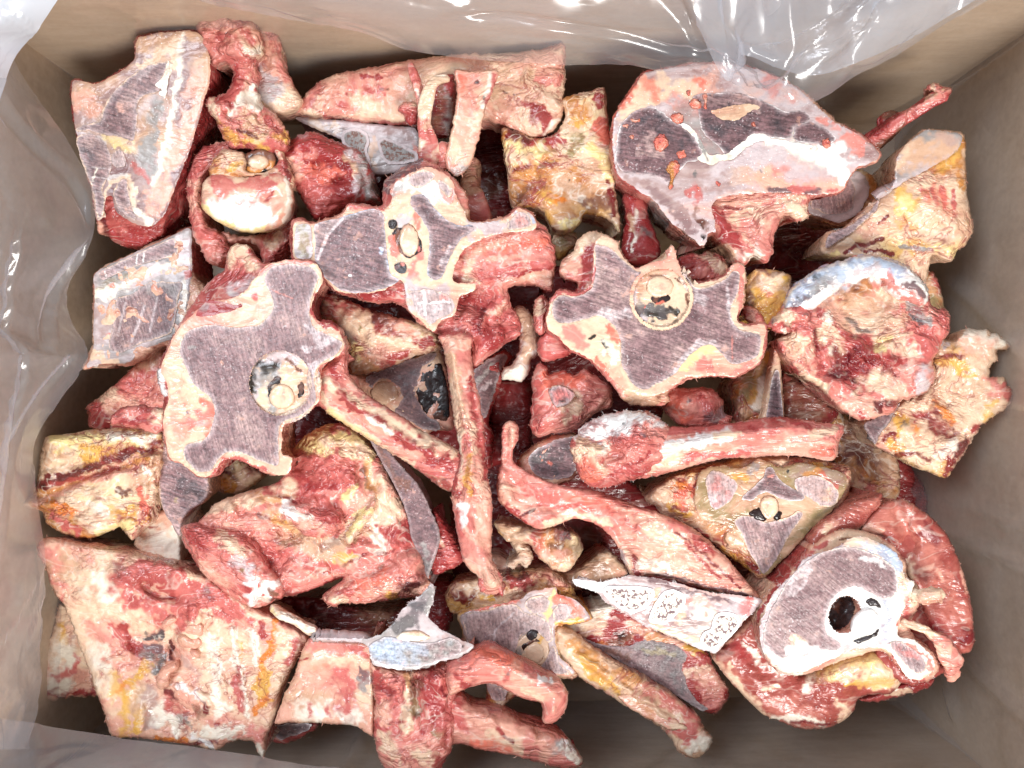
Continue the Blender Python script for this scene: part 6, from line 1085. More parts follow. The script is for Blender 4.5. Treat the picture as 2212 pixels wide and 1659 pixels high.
t.solid('column', q('C1', '705,890 740,1000 900,1050 1080,1040 1260,980 1370,900 1330,1000 1280,1100 1262,1200 1250,1350 1240,1500 1200,1600 1130,1700 1000,1740 850,1700 780,1600 745,1450 750,1250 735,1100'), MEAT, dz=-4, thick=58, rnd=14, bulge=10, lump=(2.2, 30), wr=1.2, fib=(1.3, 88, 12), flare=-4, fuzz=90, rag=1.1, fuzzcol='cream',
        feats=[f('C1', '970,1060 965,1250 950,1450', 14, 5), f('C1', '1010,1100 1010,1300', 14, -5), f('C1', '800,1150 850,1250', 30, -4), f('C1', '1230,1050 1220,1300', 14, -5), f('C1', '1000,1550 1100,1600', 40, 4)],
        paints=[p('peach', 'C1', '780,1040 900,1070 1060,1060', 12), p('cream', 'C1', '960,1070 965,1200 950,1400', 13), p('amber', 'C1', '940,1080 980,1180', 10, .7), p('red', 'C1', '1080,1060 1120,1200 1140,1400', 32), p('red', 'C1', '760,1060 800,1150', 16), p('blood', 'C1', '1180,1160 1200,1200', 8), p('brown', 'C1', '1010,1130 1000,1300', 14, .9), p('olive', 'C1', '1010,1250 1000,1310', 9, .8), p('blood', 'C1', '820,1180 850,1200', 12), p('peach', 'C1', '780,1300 860,1350', 24), p('cream', 'C1', '820,1480 880,1580', 26), p('pink', 'C1', '920,1500 960,1580', 20), p('cream', 'C1', '1020,1560 1120,1600', 24), p('olive', 'C1', '1130,1440 1180,1520', 12, .7), p('red', 'C1', '1180,1600 1130,1650', 16), p('rose', 'C1', '1200,1300 1180,1500', 22, .8), p('brown', 'C1', '1240,1040 1230,1090', 10, .8), p('blood', 'C1', '840,1380 920,1370', 4), p('rose', 'C1', '880,1250 900,1450', 14, .7)])
t.solid('arm', q('C1', '1200,1010 1330,930 1400,895 1480,885 1560,920 1700,1000 1830,1070 1905,1110 1950,1195 1945,1290 1900,1350 1850,1382 1790,1370 1795,1300 1780,1250 1700,1235 1590,1185 1480,1132 1380,1145 1300,1175 1210,1200'), PINKRIB, dz=6, thick=26, rnd=15, bulge=12, lump=(1.6, 34), wr=.9, fib=(.7, 25, 12), flare=-6, fuzz=40, rag=.7, feats=[f('C1', '1400,960 1600,1040 1820,1150', 14, 3), f('C1', '1830,1200 1850,1300', 18, 3)],
       paints=[p('coral', 'C1', '1380,930 1500,960 1600,1020', 30, .8), p('peach', 'C1', '1560,1080 1680,1130 1800,1180', 26, .8), p('pink', 'C1', '1300,1030 1480,1060', 26, .7), p('rose', 'C1', '1580,1060 1570,1110', 10), p('plum', 'C1', '1580,1070', 6), p('white', 'C1', '1800,1080 1830,1110', 12), p('pink', 'C1', '1830,1240 1860,1340', 22, .8), p('red', 'C1', '1280,1080 1320,1140', 12, .8), p('cream', 'C1', '1660,1160 1780,1220', 10, .8)])
t.solid('arm', q('C1', '1180,1220 1280,1190 1340,1250 1450,1280 1560,1310 1680,1370 1780,1400 1880,1430 1945,1470 1990,1530 2045,1600 2030,1650 1950,1665 1850,1650 1750,1620 1600,1580 1400,1545 1300,1510 1180,1495'), PINKRIB, dz=-10, thick=28, rnd=15, bulge=12, lump=(1.6, 34), wr=1.0, fib=(.7, 20, 12), flare=-6, fuzz=50, rag=.8, feats=[f('C1', '1300,1300 1600,1420 1800,1490', 16, 3), f('C1', '1780,1420 1760,1600', 12, -3)],
       paints=[p('peach', 'C1', '1340,1290 1480,1360 1620,1420', 22, .8), p('cream', 'C1', '1500,1480 1640,1520', 26, .8), p('red', 'C1', '1520,1410 1600,1490', 5), p('blood', 'C1', '1560,1450 1610,1500', 4), p('rose', 'C1', '1260,1250 1300,1400', 22, .8), p('coral', 'C1', '1400,1500 1600,1570', 20, .7), p('grey', 'C1', '1900,1500 1960,1560', 26, .7), p('ivory', 'C1', '1960,1540 2020,1610', 20), p('peach', 'C1', '1780,1480 1840,1580', 26, .7), p('white', 'C1', '1940,1490 1990,1530', 12)])
cf = t.solid('cut_face', q('C1', '345,850 500,846 620,856 700,850 800,815 870,750 900,700 960,640 1060,560 1105,510 1125,550 1110,640 1085,720 1140,780 1210,820 1300,870 1368,900 1300,960 1260,978 1160,1000 1080,1032 980,1046 900,1048 800,1030 735,1005 705,900 600,872 480,866'), CUTGREY, dz=.5, thick=6, rnd=.8, bulge=.6, lump=(.4, 16), crease=True, fuzz=120, rag=1.0, fuzzcol='lilac',
        paints=[p('slate', 'C1', '900,760 1000,700 1080,600', 26, .6), p('ash', 'C1', '860,780 960,740', 14, .7), p('white', 'C1', '720,960 800,1015 900,1036 1000,1030 1140,985', 7), p('lilac', 'C1', '400,856 640,862', 10), p('mauve', 'C1', '1180,840 1320,900', 16, .7), p('black', 'C1', '1298,905', 5), p('grey', 'C1', '1090,560 1100,680', 10)])  # white stroke paints the bright front edge
t.solid('marrow', q('C1', '715,905 800,850 900,850 1000,880 1120,880 1220,850 1290,890 1270,950 1160,985 1080,1015 980,1030 900,1032 800,1012 740,985'), marrow('sawn_marrow_sheen', ('purple', 'grey', 'blue'), 5, rim='lilac', rimw=.6, saw=.4, rough=.26), dz=1.0, thick=1.5, rnd=.5, lump=(.2, 12), rag=.5, parent=cf, paints=[p('blue', 'C1', '800,900 1000,920', 40, .5)])  # blue tones paint the cold sheen of the sawn top
t.solid('spinal_cord', q('C1', '880,845 930,810 1000,800 1060,815 1100,850 1040,872 960,872 905,866'), CORD, dz=2.0, thick=2, rnd=2, bulge=1.5, lump=(.4, 10), rag=.5, parent=cf, paints=[p('white', 'C1', '930,855 1060,858', 8), p('tan', 'C1', '1000,820', 10, .6)])

# --- P23 small sawn vertebra with rib
t = Thing('small_sawn_vertebra', 'small squared sawn vertebra with creamy cord at the bottom centre, yellow rib to its right', 'bone', (*ctr('C1', 1600, 820), -.068, .0, 0))
t.solid('top_meat', q('C1', '1190,560 1260,500 1400,480 1560,460 1720,430 1860,440 1980,520 1990,600 1900,640 1700,640 1500,660 1300,700 1220,680'), YELLOW, dz=-6, thick=44, rnd=10, bulge=9, lump=(2.2, 22), wr=1.8, flare=-4, fuzz=50, rag=1.3, paints=[p('blood', 'C1', '1260,580 1400,570 1500,560', 18), p('dark', 'C1', '1560,490 1680,470', 14), p('red', 'C1', '1620,500 1720,540', 16), p('peach', 'C1', '1800,470 1940,540', 24), p('gold', 'C1', '1400,590 1480,600', 10), p('cream', 'C1', '1260,540 1420,520', 16), p('amber', 'C1', '1880,560 1960,600', 14)])
t.solid('body', q('C1', '1270,700 1400,660 1640,605 1720,550 1885,525 1905,575 2010,605 2110,720 2010,768 1890,775 1885,830 1910,960 2010,1060 1980,1110 1870,1090 1760,1150 1640,1210 1570,1260 1520,1315 1450,1260 1440,1150 1400,1020 1320,890 1290,790'), YELLOW, dz=-3, thick=50, rnd=4, bulge=4, lump=(1.2, 20), flare=-6, fuzz=60, paints=[p('gold', 'C1', '1880,540 1870,600', 12), p('gold', 'C1', '2000,760 1900,770', 9), p('orange', 'C1', '2060,700 2090,730', 10), p('cream', 'C1', '1560,1280 1520,1200', 16), p('gold', 'C1', '1530,1300', 14), p('rose', 'C1', '1640,1220 1700,1180', 16)])
cf = t.solid('cut_face', q('C1', '1284,706 1400,668 1645,612 1722,562 1875,536 1890,580 2000,615 2096,720 2000,758 1880,768 1872,830 1898,960 1995,1058 1960,1090 1870,1078 1760,1100 1700,1140 1580,1180 1560,1240 1480,1220 1450,1150 1410,1020 1325,880 1300,790'), CUTPINK, dz=.4, thick=3, rnd=.8, lump=(.3, 14), crease=True, fuzz=80, rag=1.0, paints=[p('coral', 'C1', '1340,680 1500,650 1640,630', 10), p('butter', 'C1', '1860,560 1840,660 1820,740', 9), p('coral', 'C1', '1900,600 2040,690', 14, .8), p('gold', 'C1', '2040,740 1900,762', 8), p('lilac', 'C1', '1720,700 1820,740', 9, .8), p('ivory', 'C1', '1690,880 1650,980', 18, .8), p('lilac', 'C1', '1880,860 1900,980 1980,1060', 6)])
t.solid('marrow', q('C1', '1300,720 1420,680 1560,645 1640,650 1680,690 1760,710 1820,750 1850,800 1860,860 1820,880 1780,830 1720,810 1660,840 1640,900 1610,970 1560,1010 1500,1030 1430,1020 1340,880'), M4, dz=.9, thick=1.5, rnd=.5, lump=(.2, 12), rag=.7, parent=cf, paints=[p('lilac', 'C1', '1620,690 1500,800 1490,980', 3, .8), p('plum', 'C1', '1360,860 1450,880', 26, .5)])
t.solid('marrow', q('C1', '1690,620 1740,590 1800,590 1840,630 1810,690 1740,700 1690,660'), M4, dz=.9, thick=1.5, rnd=.5, lump=(.2, 12), rag=.7, parent=cf)
t.solid('marrow', q('C1', '1860,690 1900,640 1960,650 1980,690 1930,740 1880,750'), M4, dz=.9, thick=1.5, rnd=.5, lump=(.2, 12), rag=.9, parent=cf)
t.solid('marrow', q('C1', '1780,1030 1830,960 1860,900 1885,950 1900,1010 1970,1070 1880,1072 1800,1070'), M1, dz=.9, thick=1.5, rnd=.5, lump=(.2, 12), rag=.6, parent=cf)
t.solid('marrow', q('C1', '1470,1170 1530,1160 1570,1200 1530,1240 1480,1230'), M1, dz=.9, thick=1.5, rnd=.5, lump=(.2, 12), rag=.6, parent=cf)
t.solid('canal_ring', el('C1', 1735, 925, 105, 112), CUTFAT, dz=1.5, thick=1.5, rnd=1.2, lump=(.25, 10), rag=.6, parent=cf, paints=[p('gold', 'C1', '1800,840 1780,880', 7, .7), p('grey', 'C1', '1650,920 1660,990', 10, .7)])
t.solid('marrow_hollow', q('C1', '1690,840 1720,800 1765,810 1760,850 1720,870'), BLACK, dz=2, thick=1.4, rnd=1, lump=(.3, 8), rag=.7, parent=cf)
t.solid('marrow_hollow', q('C1', '1655,900 1700,870 1770,855 1800,870 1750,885 1700,905 1680,940'), BLACK, dz=2, thick=1.4, rnd=1, lump=(.3, 8), rag=.9, parent=cf, paints=[p('brown', 'C1', '1720,880', 20, .7)])
t.solid('marrow_hollow', q('C1', '1630,970 1660,960 1700,1000 1690,1020 1650,1000'), BLACK, dz=2, thick=1.4, rnd=1, lump=(.3, 8), rag=.6, parent=cf)
t.solid('spinal_cord', el('C1', 1750, 945, 62, 70), CORD, dz=2.5, thick=2, rnd=2.5, bulge=1.6, lump=(.4, 10), rag=.6, parent=cf)
t.solid('rib', q('C2', '600,780 700,800 850,900 950,970 1100,1050 1250,1140 1380,1230 1490,1330 1530,1390 1545,1430 1590,1470 1570,1540 1500,1600 1440,1595 1380,1560 1340,1490 1290,1430 1150,1330 1000,1240 900,1180 800,1120 720,1060 630,960'), BEIGE, dz=-2, thick=30, rnd=9, bulge=8, lump=(1.4, 26), wr=.9, fib=(1.0, 35, 10), flare=-5, fuzz=80, rag=1.2, feats=[f('C2', '760,960 1000,1140 1300,1330', 9, 3)],
       paints=[p('gold', 'C2', '760,960 900,1110 1000,1190', 14, .8), p('rose', 'C2', '1200,1160 1400,1290 1500,1400', 30, .7), p('amber', 'C2', '700,880 900,1020 1100,1120', 20, .6), p('cream', 'C2', '940,1190 1080,1290 1300,1410', 14), p('rose', 'C2', '1320,1400 1480,1480', 20), p('ivory', 'C2', '1460,1560 1570,1480', 20), p('peach', 'C2', '800,1130 960,1230', 12)])
t.solid('sawn_strip', q('C2', '1000,1215 1080,1200 1180,1240 1290,1310 1380,1370 1430,1415 1320,1420 1200,1360 1080,1290'), CUTFAT, dz=-1, thick=4, rnd=1.2, lump=(.4, 14), rag=.7, fuzz=36, paints=[p('peach', 'C2', '1060,1250 1200,1320 1330,1390', 14, .8), p('amber', 'C2', '1090,1250 1220,1330', 9, .5)])

# --- P24 dark sawn piece bottom right of centre
t = Thing('dark_sawn_bone', 'dark brown sawn bone lying low under the twisted rib piece', 'bone', (*ctr('C2', 1150, 950), -.088, .02, .0))
t.solid('body', q('C2', '620,780 700,700 840,660 1000,640 1140,700 1240,790 1400,860 1540,925 1590,1000 1640,1090 1695,1185 1660,1260 1600,1325 1500,1290 1380,1220 1250,1130 1100,1050 950,960 800,880'), RED, dz=0, thick=46, rnd=5, lump=(1.4, 24), flare=-4, fuzz=50, paints=[p('ivory', 'C2', '660,760 800,700 940,680', 30), p('cream', 'C2', '880,760 780,820', 26), p('red', 'C2', '920,820 980,770 1080,800', 26), p('brown', 'C2', '960,880 1080,850', 20), p('black', 'C2', '1020,835', 14), p('peach', 'C2', '1100,760 1200,830 1400,890', 20), p('gold', 'C2', '1440,890 1500,950', 14), p('red', 'C2', '1440,1080 1480,1120', 14), p('peach', 'C2', '1560,1080 1620,1160', 26), p('pink', 'C2', '1560,1200 1620,1280', 26), p('amber', 'C2', '1180,840 1300,870', 12, .7), p('cream', 'C2', '1440,1050 1560,1040', 10), p('orange', 'C2', '900,880 1000,920', 8, .6)])
t.solid('cut_face', q('C2', '640,800 760,840 900,890 1060,900 1160,860 1280,880 1380,900 1430,960 1400,1030 1420,1100 1440,1170 1500,1250 1560,1290 1520,1298 1400,1230 1250,1132 1100,1050 950,960 800,890'), DARKCUT, dz=1, thick=4, rnd=.8, lump=(.4, 14), crease=True, fuzz=36, rag=.8, paints=[p('ash', 'C2', '1160,900 1300,920 1380,960', 20, .7), p('olive', 'C2', '1180,930 1340,950', 10, .6), p('brown', 'C2', '900,930 1050,960', 16, .6), p('black', 'C2', '830,930 850,950', 6), p('grey', 'C2', '940,1020', 4)])

# --- P25 yellow sawn vertebra under the long bone
t = Thing('yellow_sawn_vertebra', 'yellow sawn vertebra with a dark triangle of marrow just below the knobbed long bone', 'bone', (1650, 1100, -.046, .0, .0))
t.solid('body', np.array([(1392, 1078), (1420, 1050), (1450, 1030), (1500, 1010), (1560, 1000), (1640, 985), (1740, 990), (1832, 1008), (1836, 1050), (1822, 1085), (1800, 1110), (1760, 1150), (1720, 1190), (1680, 1225), (1650, 1250), (1620, 1235), (1580, 1205), (1530, 1170), (1480, 1140), (1440, 1125), (1425, 1100)], float), YELLOW, dz=-3, thick=54, rnd=6, bulge=6, lump=(1.6, 22), wr=1.0, flare=-6, side=3, fuzz=80,
        feats=[(np.array([(1440, 1130), (1530, 1180), (1600, 1230)], float), 22, -8)],
        paints=[p('orange', 'M', '1460,1040 1490,1060', 16, .9), p('gold', 'M', '1440,1090 1490,1110', 14, .8), p('blood', 'M', '1450,1095 1480,1100', 7), p('coral', 'M', '1470,1080 1510,1040', 16), p('dark', 'M', '1440,1130 1540,1180', 14), p('red', 'M', '1500,1150 1560,1190 1590,1200', 14), p('gold', 'M', '1570,1190 1620,1230', 14), p('dark', 'M', '1600,1200 1640,1235', 9), p('amber', 'M', '1740,1010 1810,1030', 16, .8), p('gold', 'M', '1760,1005 1790,1010', 9), p('rose', 'M', '1720,1000 1740,1030', 12), p('cream', 'M', '1800,1050 1825,1070', 9)])
cf = t.solid('cut_face', np.array([(1512, 1020), (1560, 1005), (1600, 1012), (1640, 992), (1690, 1010), (1730, 1000), (1820, 1022), (1828, 1050), (1800, 1100), (1755, 1140), (1715, 1185), (1685, 1215), (1652, 1243), (1632, 1215), (1610, 1180), (1590, 1150), (1550, 1130), (1515, 1120), (1500, 1080)], float), CUTOLIVE, dz=.4, thick=3, rnd=.8, lump=(.4, 14), crease=True, fuzz=70, rag=.9,
        paints=[p('olive', 'M', '1560,1110 1600,1120', 20, .7), p('gold', 'M', '1570,1025 1610,1030', 12, .7), p('tan', 'M', '1720,1090 1780,1080', 26, .7), p('olive', 'M', '1540,1130 1580,1140', 14, .5), p('grey', 'M', '1620,1020 1640,1005', 12, .7), p('amber', 'M', '1740,1020 1780,1030', 14, .7), p('rose', 'M', '1780,1030 1810,1050', 12, .7), p('olive', 'M', '1700,1030 1690,1060', 7, .7), p('black', 'M', '1703,1018', 4)])
t.solid('marrow', q('B3', '610,1330 650,1330 680,1390 740,1440 830,1490 850,1520 800,1535 700,1525 660,1500 610,1480 560,1500 520,1530 460,1530 470,1500 540,1440 590,1390'), M5, dz=.9, thick=1.6, rnd=.5, lump=(.25, 12), rag=.6, parent=cf, paints=[p('pink', 'B3', '650,1390', 10, .7)])
t.solid('muscle_patch', q('B3', '232,1400 280,1350 360,1370 430,1430 420,1480 380,1540 300,1590 260,1560 240,1480'), M4, dz=.9, thick=1.5, rnd=.5, lump=(.2, 12), rag=.8, parent=cf, paints=[p('rose', 'B3', '320,1450', 40, .5)])
t.solid('muscle_patch', q('B3', '790,1400 860,1380 950,1390 1020,1430 1060,1490 1040,1560 960,1570 880,1520 800,1470'), M4, dz=.9, thick=1.5, rnd=.5, lump=(.2, 12), rag=.8, parent=cf, paints=[p('mauve', 'B3', '900,1450', 40, .5), p('tan', 'B3', '980,1520', 26, .6)])
t.solid('marrow', q('C3', '410,115 460,90 540,100 600,130 680,120 760,90 800,60 840,75 820,120 760,200 700,310 640,400 590,450 550,390 500,310 470,240 420,150'), M1, dz=.9, thick=1.6, rnd=.5, lump=(.25, 12), rag=.6, parent=cf)
t.solid('marrow_hollow', q('C3', '500,80 530,50 570,50 610,95 590,120 540,110'), BLACK, dz=1.7, thick=1.4, rnd=1, lump=(.3, 8), parent=cf)
t.solid('marrow_hollow', q('C3', '650,90 680,55 705,70 700,110 670,125'), BLACK, dz=1.7, thick=1.4, rnd=1, lump=(.3, 8), parent=cf)
t.solid('spinal_cord', el('C3', 628, 38, 62, 76), CORD, dz=2.2, thick=2, rnd=2.5, bulge=1.6, lump=(.4, 10), rag=.6, parent=cf, paints=[p('peach', 'C3', '630,30', 9)])

# --- P26 big vertebra wrapped in meat, lower right
t = Thing('meat_wrapped_vertebra', 'white sawn vertebra with an open dark hole wrapped in red meat, lower right corner', 'bone', (*ctr('C3', 1050, 700), -.024, .01, .03))
t.solid('meat_wrap', q('C3', '275,965 330,880 400,800 480,720 540,660 640,640 700,900 820,1080 1000,1010 1200,930 1330,930 1440,1040 1455,1110 1420,1160 1370,1200 1270,1200 1185,1225 1150,1300 1100,1360 1000,1405 900,1418 800,1412 700,1370 590,1325 480,1220 380,1120 320,1040'),
        LEAN, dz=-22, thick=52, rnd=14, bulge=12, lump=(2.0, 46), wr=.5, fib=(.7, 20, 14), flare=-6, fuzz=40, rag=.7,
        feats=[f('C3', '1050,1030 1250,1000 1380,1050', 40, 5), f('C3', '1180,1160 1300,1140 1420,1130', 14, -4), f('C3', '500,900 640,1080 820,1180', 26, -3)],
        paints=[p('cream', 'C3', '300,960 400,1110 600,1310', 12), p('peach', 'C3', '320,900 440,780 530,690', 16), p('brick', 'C3', '400,940 560,1120 760,1230', 34), p('red', 'C3', '430,920 520,1000', 20), p('ivory', 'C3', '480,880 580,1000 700,1090', 10, .8), p('brick', 'C3', '560,1060 720,1160 900,1180', 40, .8), p('cream', 'C3', '600,1170 680,1150', 6), p('clay', 'C3', '700,1280 860,1320', 40, .8), p('brick', 'C3', '900,1130 1000,1200', 30), p('ivory', 'C3', '900,1080 860,1150', 12), p('butter', 'C3', '1040,1000 1200,980 1340,1020', 44), p('cream', 'C3', '1120,1060 1260,1100 1390,1090', 36), p('gold', 'C3', '1120,1160 1200,1130 1390,1110', 14, .7), p('brick', 'C3', '1100,1180 1250,1190 1390,1180', 10), p('cream', 'C3', '1060,1260 1100,1330', 24), p('brick', 'C3', '980,1240 1010,1320', 18), p('ivory', 'C3', '650,1340 960,1380', 9), p('blood', 'C3', '760,1370 1000,1390', 5)])
t.solid('meat_flap', q('C3', '1200,170 1250,90 1330,20 1440,-15 1540,30 1640,100 1740,220 1800,350 1850,500 1885,650 1905,850 1880,930 1830,945 1760,900 1660,830 1600,700 1540,560 1480,430 1460,300 1380,230 1270,200'),
        LEAN, dz=-16, thick=46, rnd=5, bulge=4, lump=(2.0, 60), wr=.4, fib=(.6, 60, 16), flare=-5, fuzz=50, rag=.8,
        feats=[f('C3', '1420,20 1450,150 1520,280', 14, -4), f('C3', '1480,250 1500,350', 14, -4), f('C3', '1860,880', 24, 4)],
        paints=[p('clay', 'C3', '1300,120 1400,60 1500,150', 34, .8), p('clay', 'C3', '1560,300 1660,500 1760,700', 60, .7), p('peach', 'C3', '1250,150 1330,190', 14), p('blood', 'C3', '1580,200 1640,220', 22, .8), p('dark', 'C3', '1330,220 1440,280', 9), p('lilac', 'C3', '1370,240 1450,320', 10), p('peach', 'C3', '1560,430 1640,410', 8, .8), p('peach', 'C3', '1680,440 1700,490', 7), p('cream', 'C3', '1480,380 1510,480', 14), p('brick', 'C3', '1780,800 1860,880', 16), p('blood', 'C3', '1840,880 1890,840', 14, .8), p('peach', 'C3', '1820,400 1860,560', 7), p('brick', 'C3', '1600,560 1700,660 1740,820', 30, .6), p('red', 'C3', '1640,760 1720,880', 22, .8)])
t.solid('meat_flap', q('C3', '870,230 930,150 1010,90 1100,30 1200,-20 1320,-52 1335,-30 1310,30 1260,90 1195,170 1100,200 1000,240 900,290'), LEAN, dz=-10, thick=40, rnd=7, bulge=6, lump=(1.6, 36), wr=.5, flare=-4, fuzz=30, paints=[p('clay', 'C3', '960,150 1100,70 1280,-20', 26), p('peach', 'C3', '990,150 1060,120', 12), p('brick', 'C3', '1100,140 1180,130', 14), p('cream', 'C3', '1000,160 970,200', 9)])
t.solid('meat_slab', q('C3', '1180,240 1300,110 1440,20 1580,90 1700,230 1780,400 1830,600 1850,820 1820,940 1720,1060 1600,1120 1480,1140 1300,1000 1250,600'), LEAN, dz=-21, thick=40, rnd=4, bulge=3, lump=(1.4, 60), wr=.3, fib=(.4, 60, 16), flare=-5, fuzz=20, paints=[p('brick', 'C3', '1560,520 1700,760', 60, .8), p('peach', 'C3', '1560,430 1660,470', 6, .8), p('peach', 'C3', '1600,660 1720,640', 5, .8)])
t.solid('rear_collar', q('C3', '560,800 540,690 620,560 700,470 780,390 860,300 960,230 1080,170 1190,175 1300,215 1400,270 1470,370 1490,480 1550,520 1560,640 1500,760 1540,850 1660,940 1680,1040 1620,1120 1500,1110 1400,1000 1300,930 1000,1020 820,1085 680,1060 590,960'), FATTY, dz=-4, thick=56, rnd=6, bulge=6, lump=(1.6, 22), wr=.8, flare=-3, side=2.5, fuzz=90, fuzzcol='white', holes=[el('C3', 1098, 705, 100, 122, 18)],
        paints=[p('red', 'C3', '850,300 760,420 640,580', 14), p('rose', 'C3', '960,270 860,340', 12), p('cream', 'C3', '1100,190 1300,220', 20), p('red', 'C3', '720,470 600,640 560,740', 7), p('cream', 'C3', '1480,480 1540,540 1500,640', 20), p('rose', 'C3', '1460,640 1480,720', 14), p('rose', 'C3', '1380,980 1460,1080 1560,1110', 18), p('ivory', 'C3', '600,900 680,1040 820,1075', 10), p('brown', 'C3', '1060,240 1200,220', 3, .8)])
cf = t.solid('cut_face', q('C3', '565,800 600,680 660,562 760,462 860,352 1010,302 1180,215 1370,290 1450,372 1470,470 1525,505 1500,602 1440,720 1430,830 1525,862 1640,962 1652,1040 1562,1110 1482,1090 1402,962 1332,912 1152,922 1002,992 822,1062 692,1032 592,932'), WHITEBONE, dz=.8, thick=4, rnd=.8, lump=(.4, 14), crease=True, fuzz=120, rag=1.0, fuzzcol='white', holes=[el('C3', 1098, 705, 100, 120, 18)],
        paints=[p('blue', 'C3', '1200,260 1340,310 1430,420', 22, .9), p('lilac', 'C3', '580,900 600,760 660,620 780,450 950,310 1100,260', 22, .9), p('cream', 'C3', '1450,500 1480,600', 20, .7), p('lilac', 'C3', '1330,860 1250,910 1100,920', 12, .7), p('cream', 'C3', '1120,250 1240,240', 20, .8), p('blue', 'C3', '1350,600 1380,720 1350,840', 14, .6), p('pink', 'C3', '1480,900 1600,960 1640,1040', 9), p('ivory', 'C3', '1440,560 1480,640', 16), p('rose', 'C3', '1500,620', 9), p('coral', 'C3', '1440,760 1460,780', 9, .8)])
t.solid('marrow', q('C3', '590,870 618,730 680,610 740,500 840,392 960,318 1070,288 1190,296 1310,345 1400,410 1432,500 1405,590 1330,606 1240,560 1160,530 1060,570 1000,650 975,740 990,820 1040,860 1080,900 1040,930 960,930 880,960 780,960 690,975 630,930'), marrow('sawn_marrow_lavender', ('plum', 'purple', 'mauve'), 40, rim='ivory', rimw=.9, saw=.35, speck=.5), dz=1.4, thick=1.6, rnd=.5, lump=(.25, 12), rag=.7, parent=cf,
        paints=[p('white', 'C3', '760,960 860,920 940,960', 24, .6), p('cream', 'C3', '790,880 840,850', 18, .5), p('lilac', 'C3', '850,400 760,560', 16, .6), p('plum', 'C3', '960,420 1180,440', 34, .35), p('white', 'C3', '1200,340 1340,400', 10, .6)])  # lower white stroke paints the blown highlight of the rim
t.solid('marrow', q('C3', '1375,890 1420,870 1480,890 1560,950 1610,1010 1590,1060 1550,1070 1500,1040 1440,970'), M1, dz=1.4, thick=1.6, rnd=.5, lump=(.25, 12), rag=.7, parent=cf, paints=[p('rose', 'C3', '1450,900 1540,960', 20, .5)])
t.solid('open_canal', el('C3', 1098, 705, 125, 145, 18), BLACK, dz=-17, thick=8, rnd=2, lump=(1.2, 10), rag=1.0, parent=cf, paints=[p('hole', 'C3', '1060,640 1040,760', 34, .7), p('brown', 'C3', '1040,640', 12, .6)])
t.solid('spinal_cord', q('C3', '1130,790 1150,720 1200,670 1260,660 1310,700 1320,760 1290,810 1230,840 1160,840'), flesh('white_cord', cols=('ivory', 'white', 'white', 'white', 'white'), pos=(.2, .3, .4, .6, .8), vein=0, bump=.25, frost=.1), dz=4, thick=6, rnd=6, bulge=4, lump=(.5, 12), rag=.4, parent=cf)
t.solid('marrow_hollow', q('C3', '1225,620 1270,600 1310,630 1330,680 1290,650 1250,650'), BLACK, dz=1.8, thick=1.4, rnd=1, lump=(.3, 8), rag=.9, parent=cf)
t.solid('marrow_hollow', q('C3', '1140,870 1200,850 1260,830 1310,790 1300,830 1240,865 1180,885'), BLACK, dz=1.8, thick=1.4, rnd=1, lump=(.3, 8), rag=.8, parent=cf, paints=[p('slate', 'C3', '1220,850', 40, .8)])
t.tube('tendon', [(*ctr('C3', 1500, 590), -30, 9, 6), (*ctr('C3', 1600, 590), -24, 10, 7), (*ctr('C3', 1670, 580), -24, 11, 7), (*ctr('C3', 1690, 620), -28, 8, 6)], TENDON, lump=(2.6, 12), wr=1.6, fib=.8, paints=[p('tan', 'C3', '1600,600 1680,620', 14, .8)])
t.tube('tendon', [(*ctr('C3', 1440, 750), -28, 5, 4), (*ctr('C3', 1560, 790), -24, 5, 4), (*ctr('C3', 1640, 830), -24, 7, 5), (*ctr('C3', 1720, 900), -26, 12, 7), (*ctr('C3', 1760, 980), -30, 14, 8), (*ctr('C3', 1765, 1110), -38, 8, 5)], PINKRIB, lump=(2.0, 16), wr=1.2, paints=[p('cream', 'C3', '1440,750 1640,820', 20), p('pink', 'C3', '1740,860 1780,1000', 30, .8)])
t.solid('under_scrap', q('C3', '1190,1230 1300,1190 1440,1130 1580,1090 1650,1110 1620,1160 1480,1200 1340,1240 1240,1250'), RED, dz=-46, thick=30, rnd=5, lump=(1.4, 16), fuzz=20, paints=[p('cream', 'C3', '1400,1190 1480,1170', 14)])
# ------------------------------------------------------------------ bones lower in the pile
def deep(name, label, reg, s, mat, z, paints=None, thick=44, rnd=7, lump=(1.8, 24), wr=1.0, sx=0, sy=0, feats=None, fib=None, fuzz=30):  # lowest pieces take the dark muscle colour as painted gap shade
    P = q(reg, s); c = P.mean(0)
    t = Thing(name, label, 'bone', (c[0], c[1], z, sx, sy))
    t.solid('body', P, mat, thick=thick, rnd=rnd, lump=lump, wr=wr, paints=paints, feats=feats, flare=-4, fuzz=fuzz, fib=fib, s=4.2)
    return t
t = deep('purple_sawn_bone', 'broad sawn bone with a pale diagonal stripe left of the big star-shaped vertebra', 'B0', '585,275 740,190 900,112 1060,40 1190,-10 1200,120 1230,300 1330,420 1250,560 1160,680 1080,740 1000,730 900,800 800,850 640,850 520,880 510,860 570,740 570,640 580,420', FATTY, -.066, [p('rose', 'B0', '1200,100 1240,300', 20), p('tan', 'B0', '1220,300 1280,420', 26)], sy=-.03)
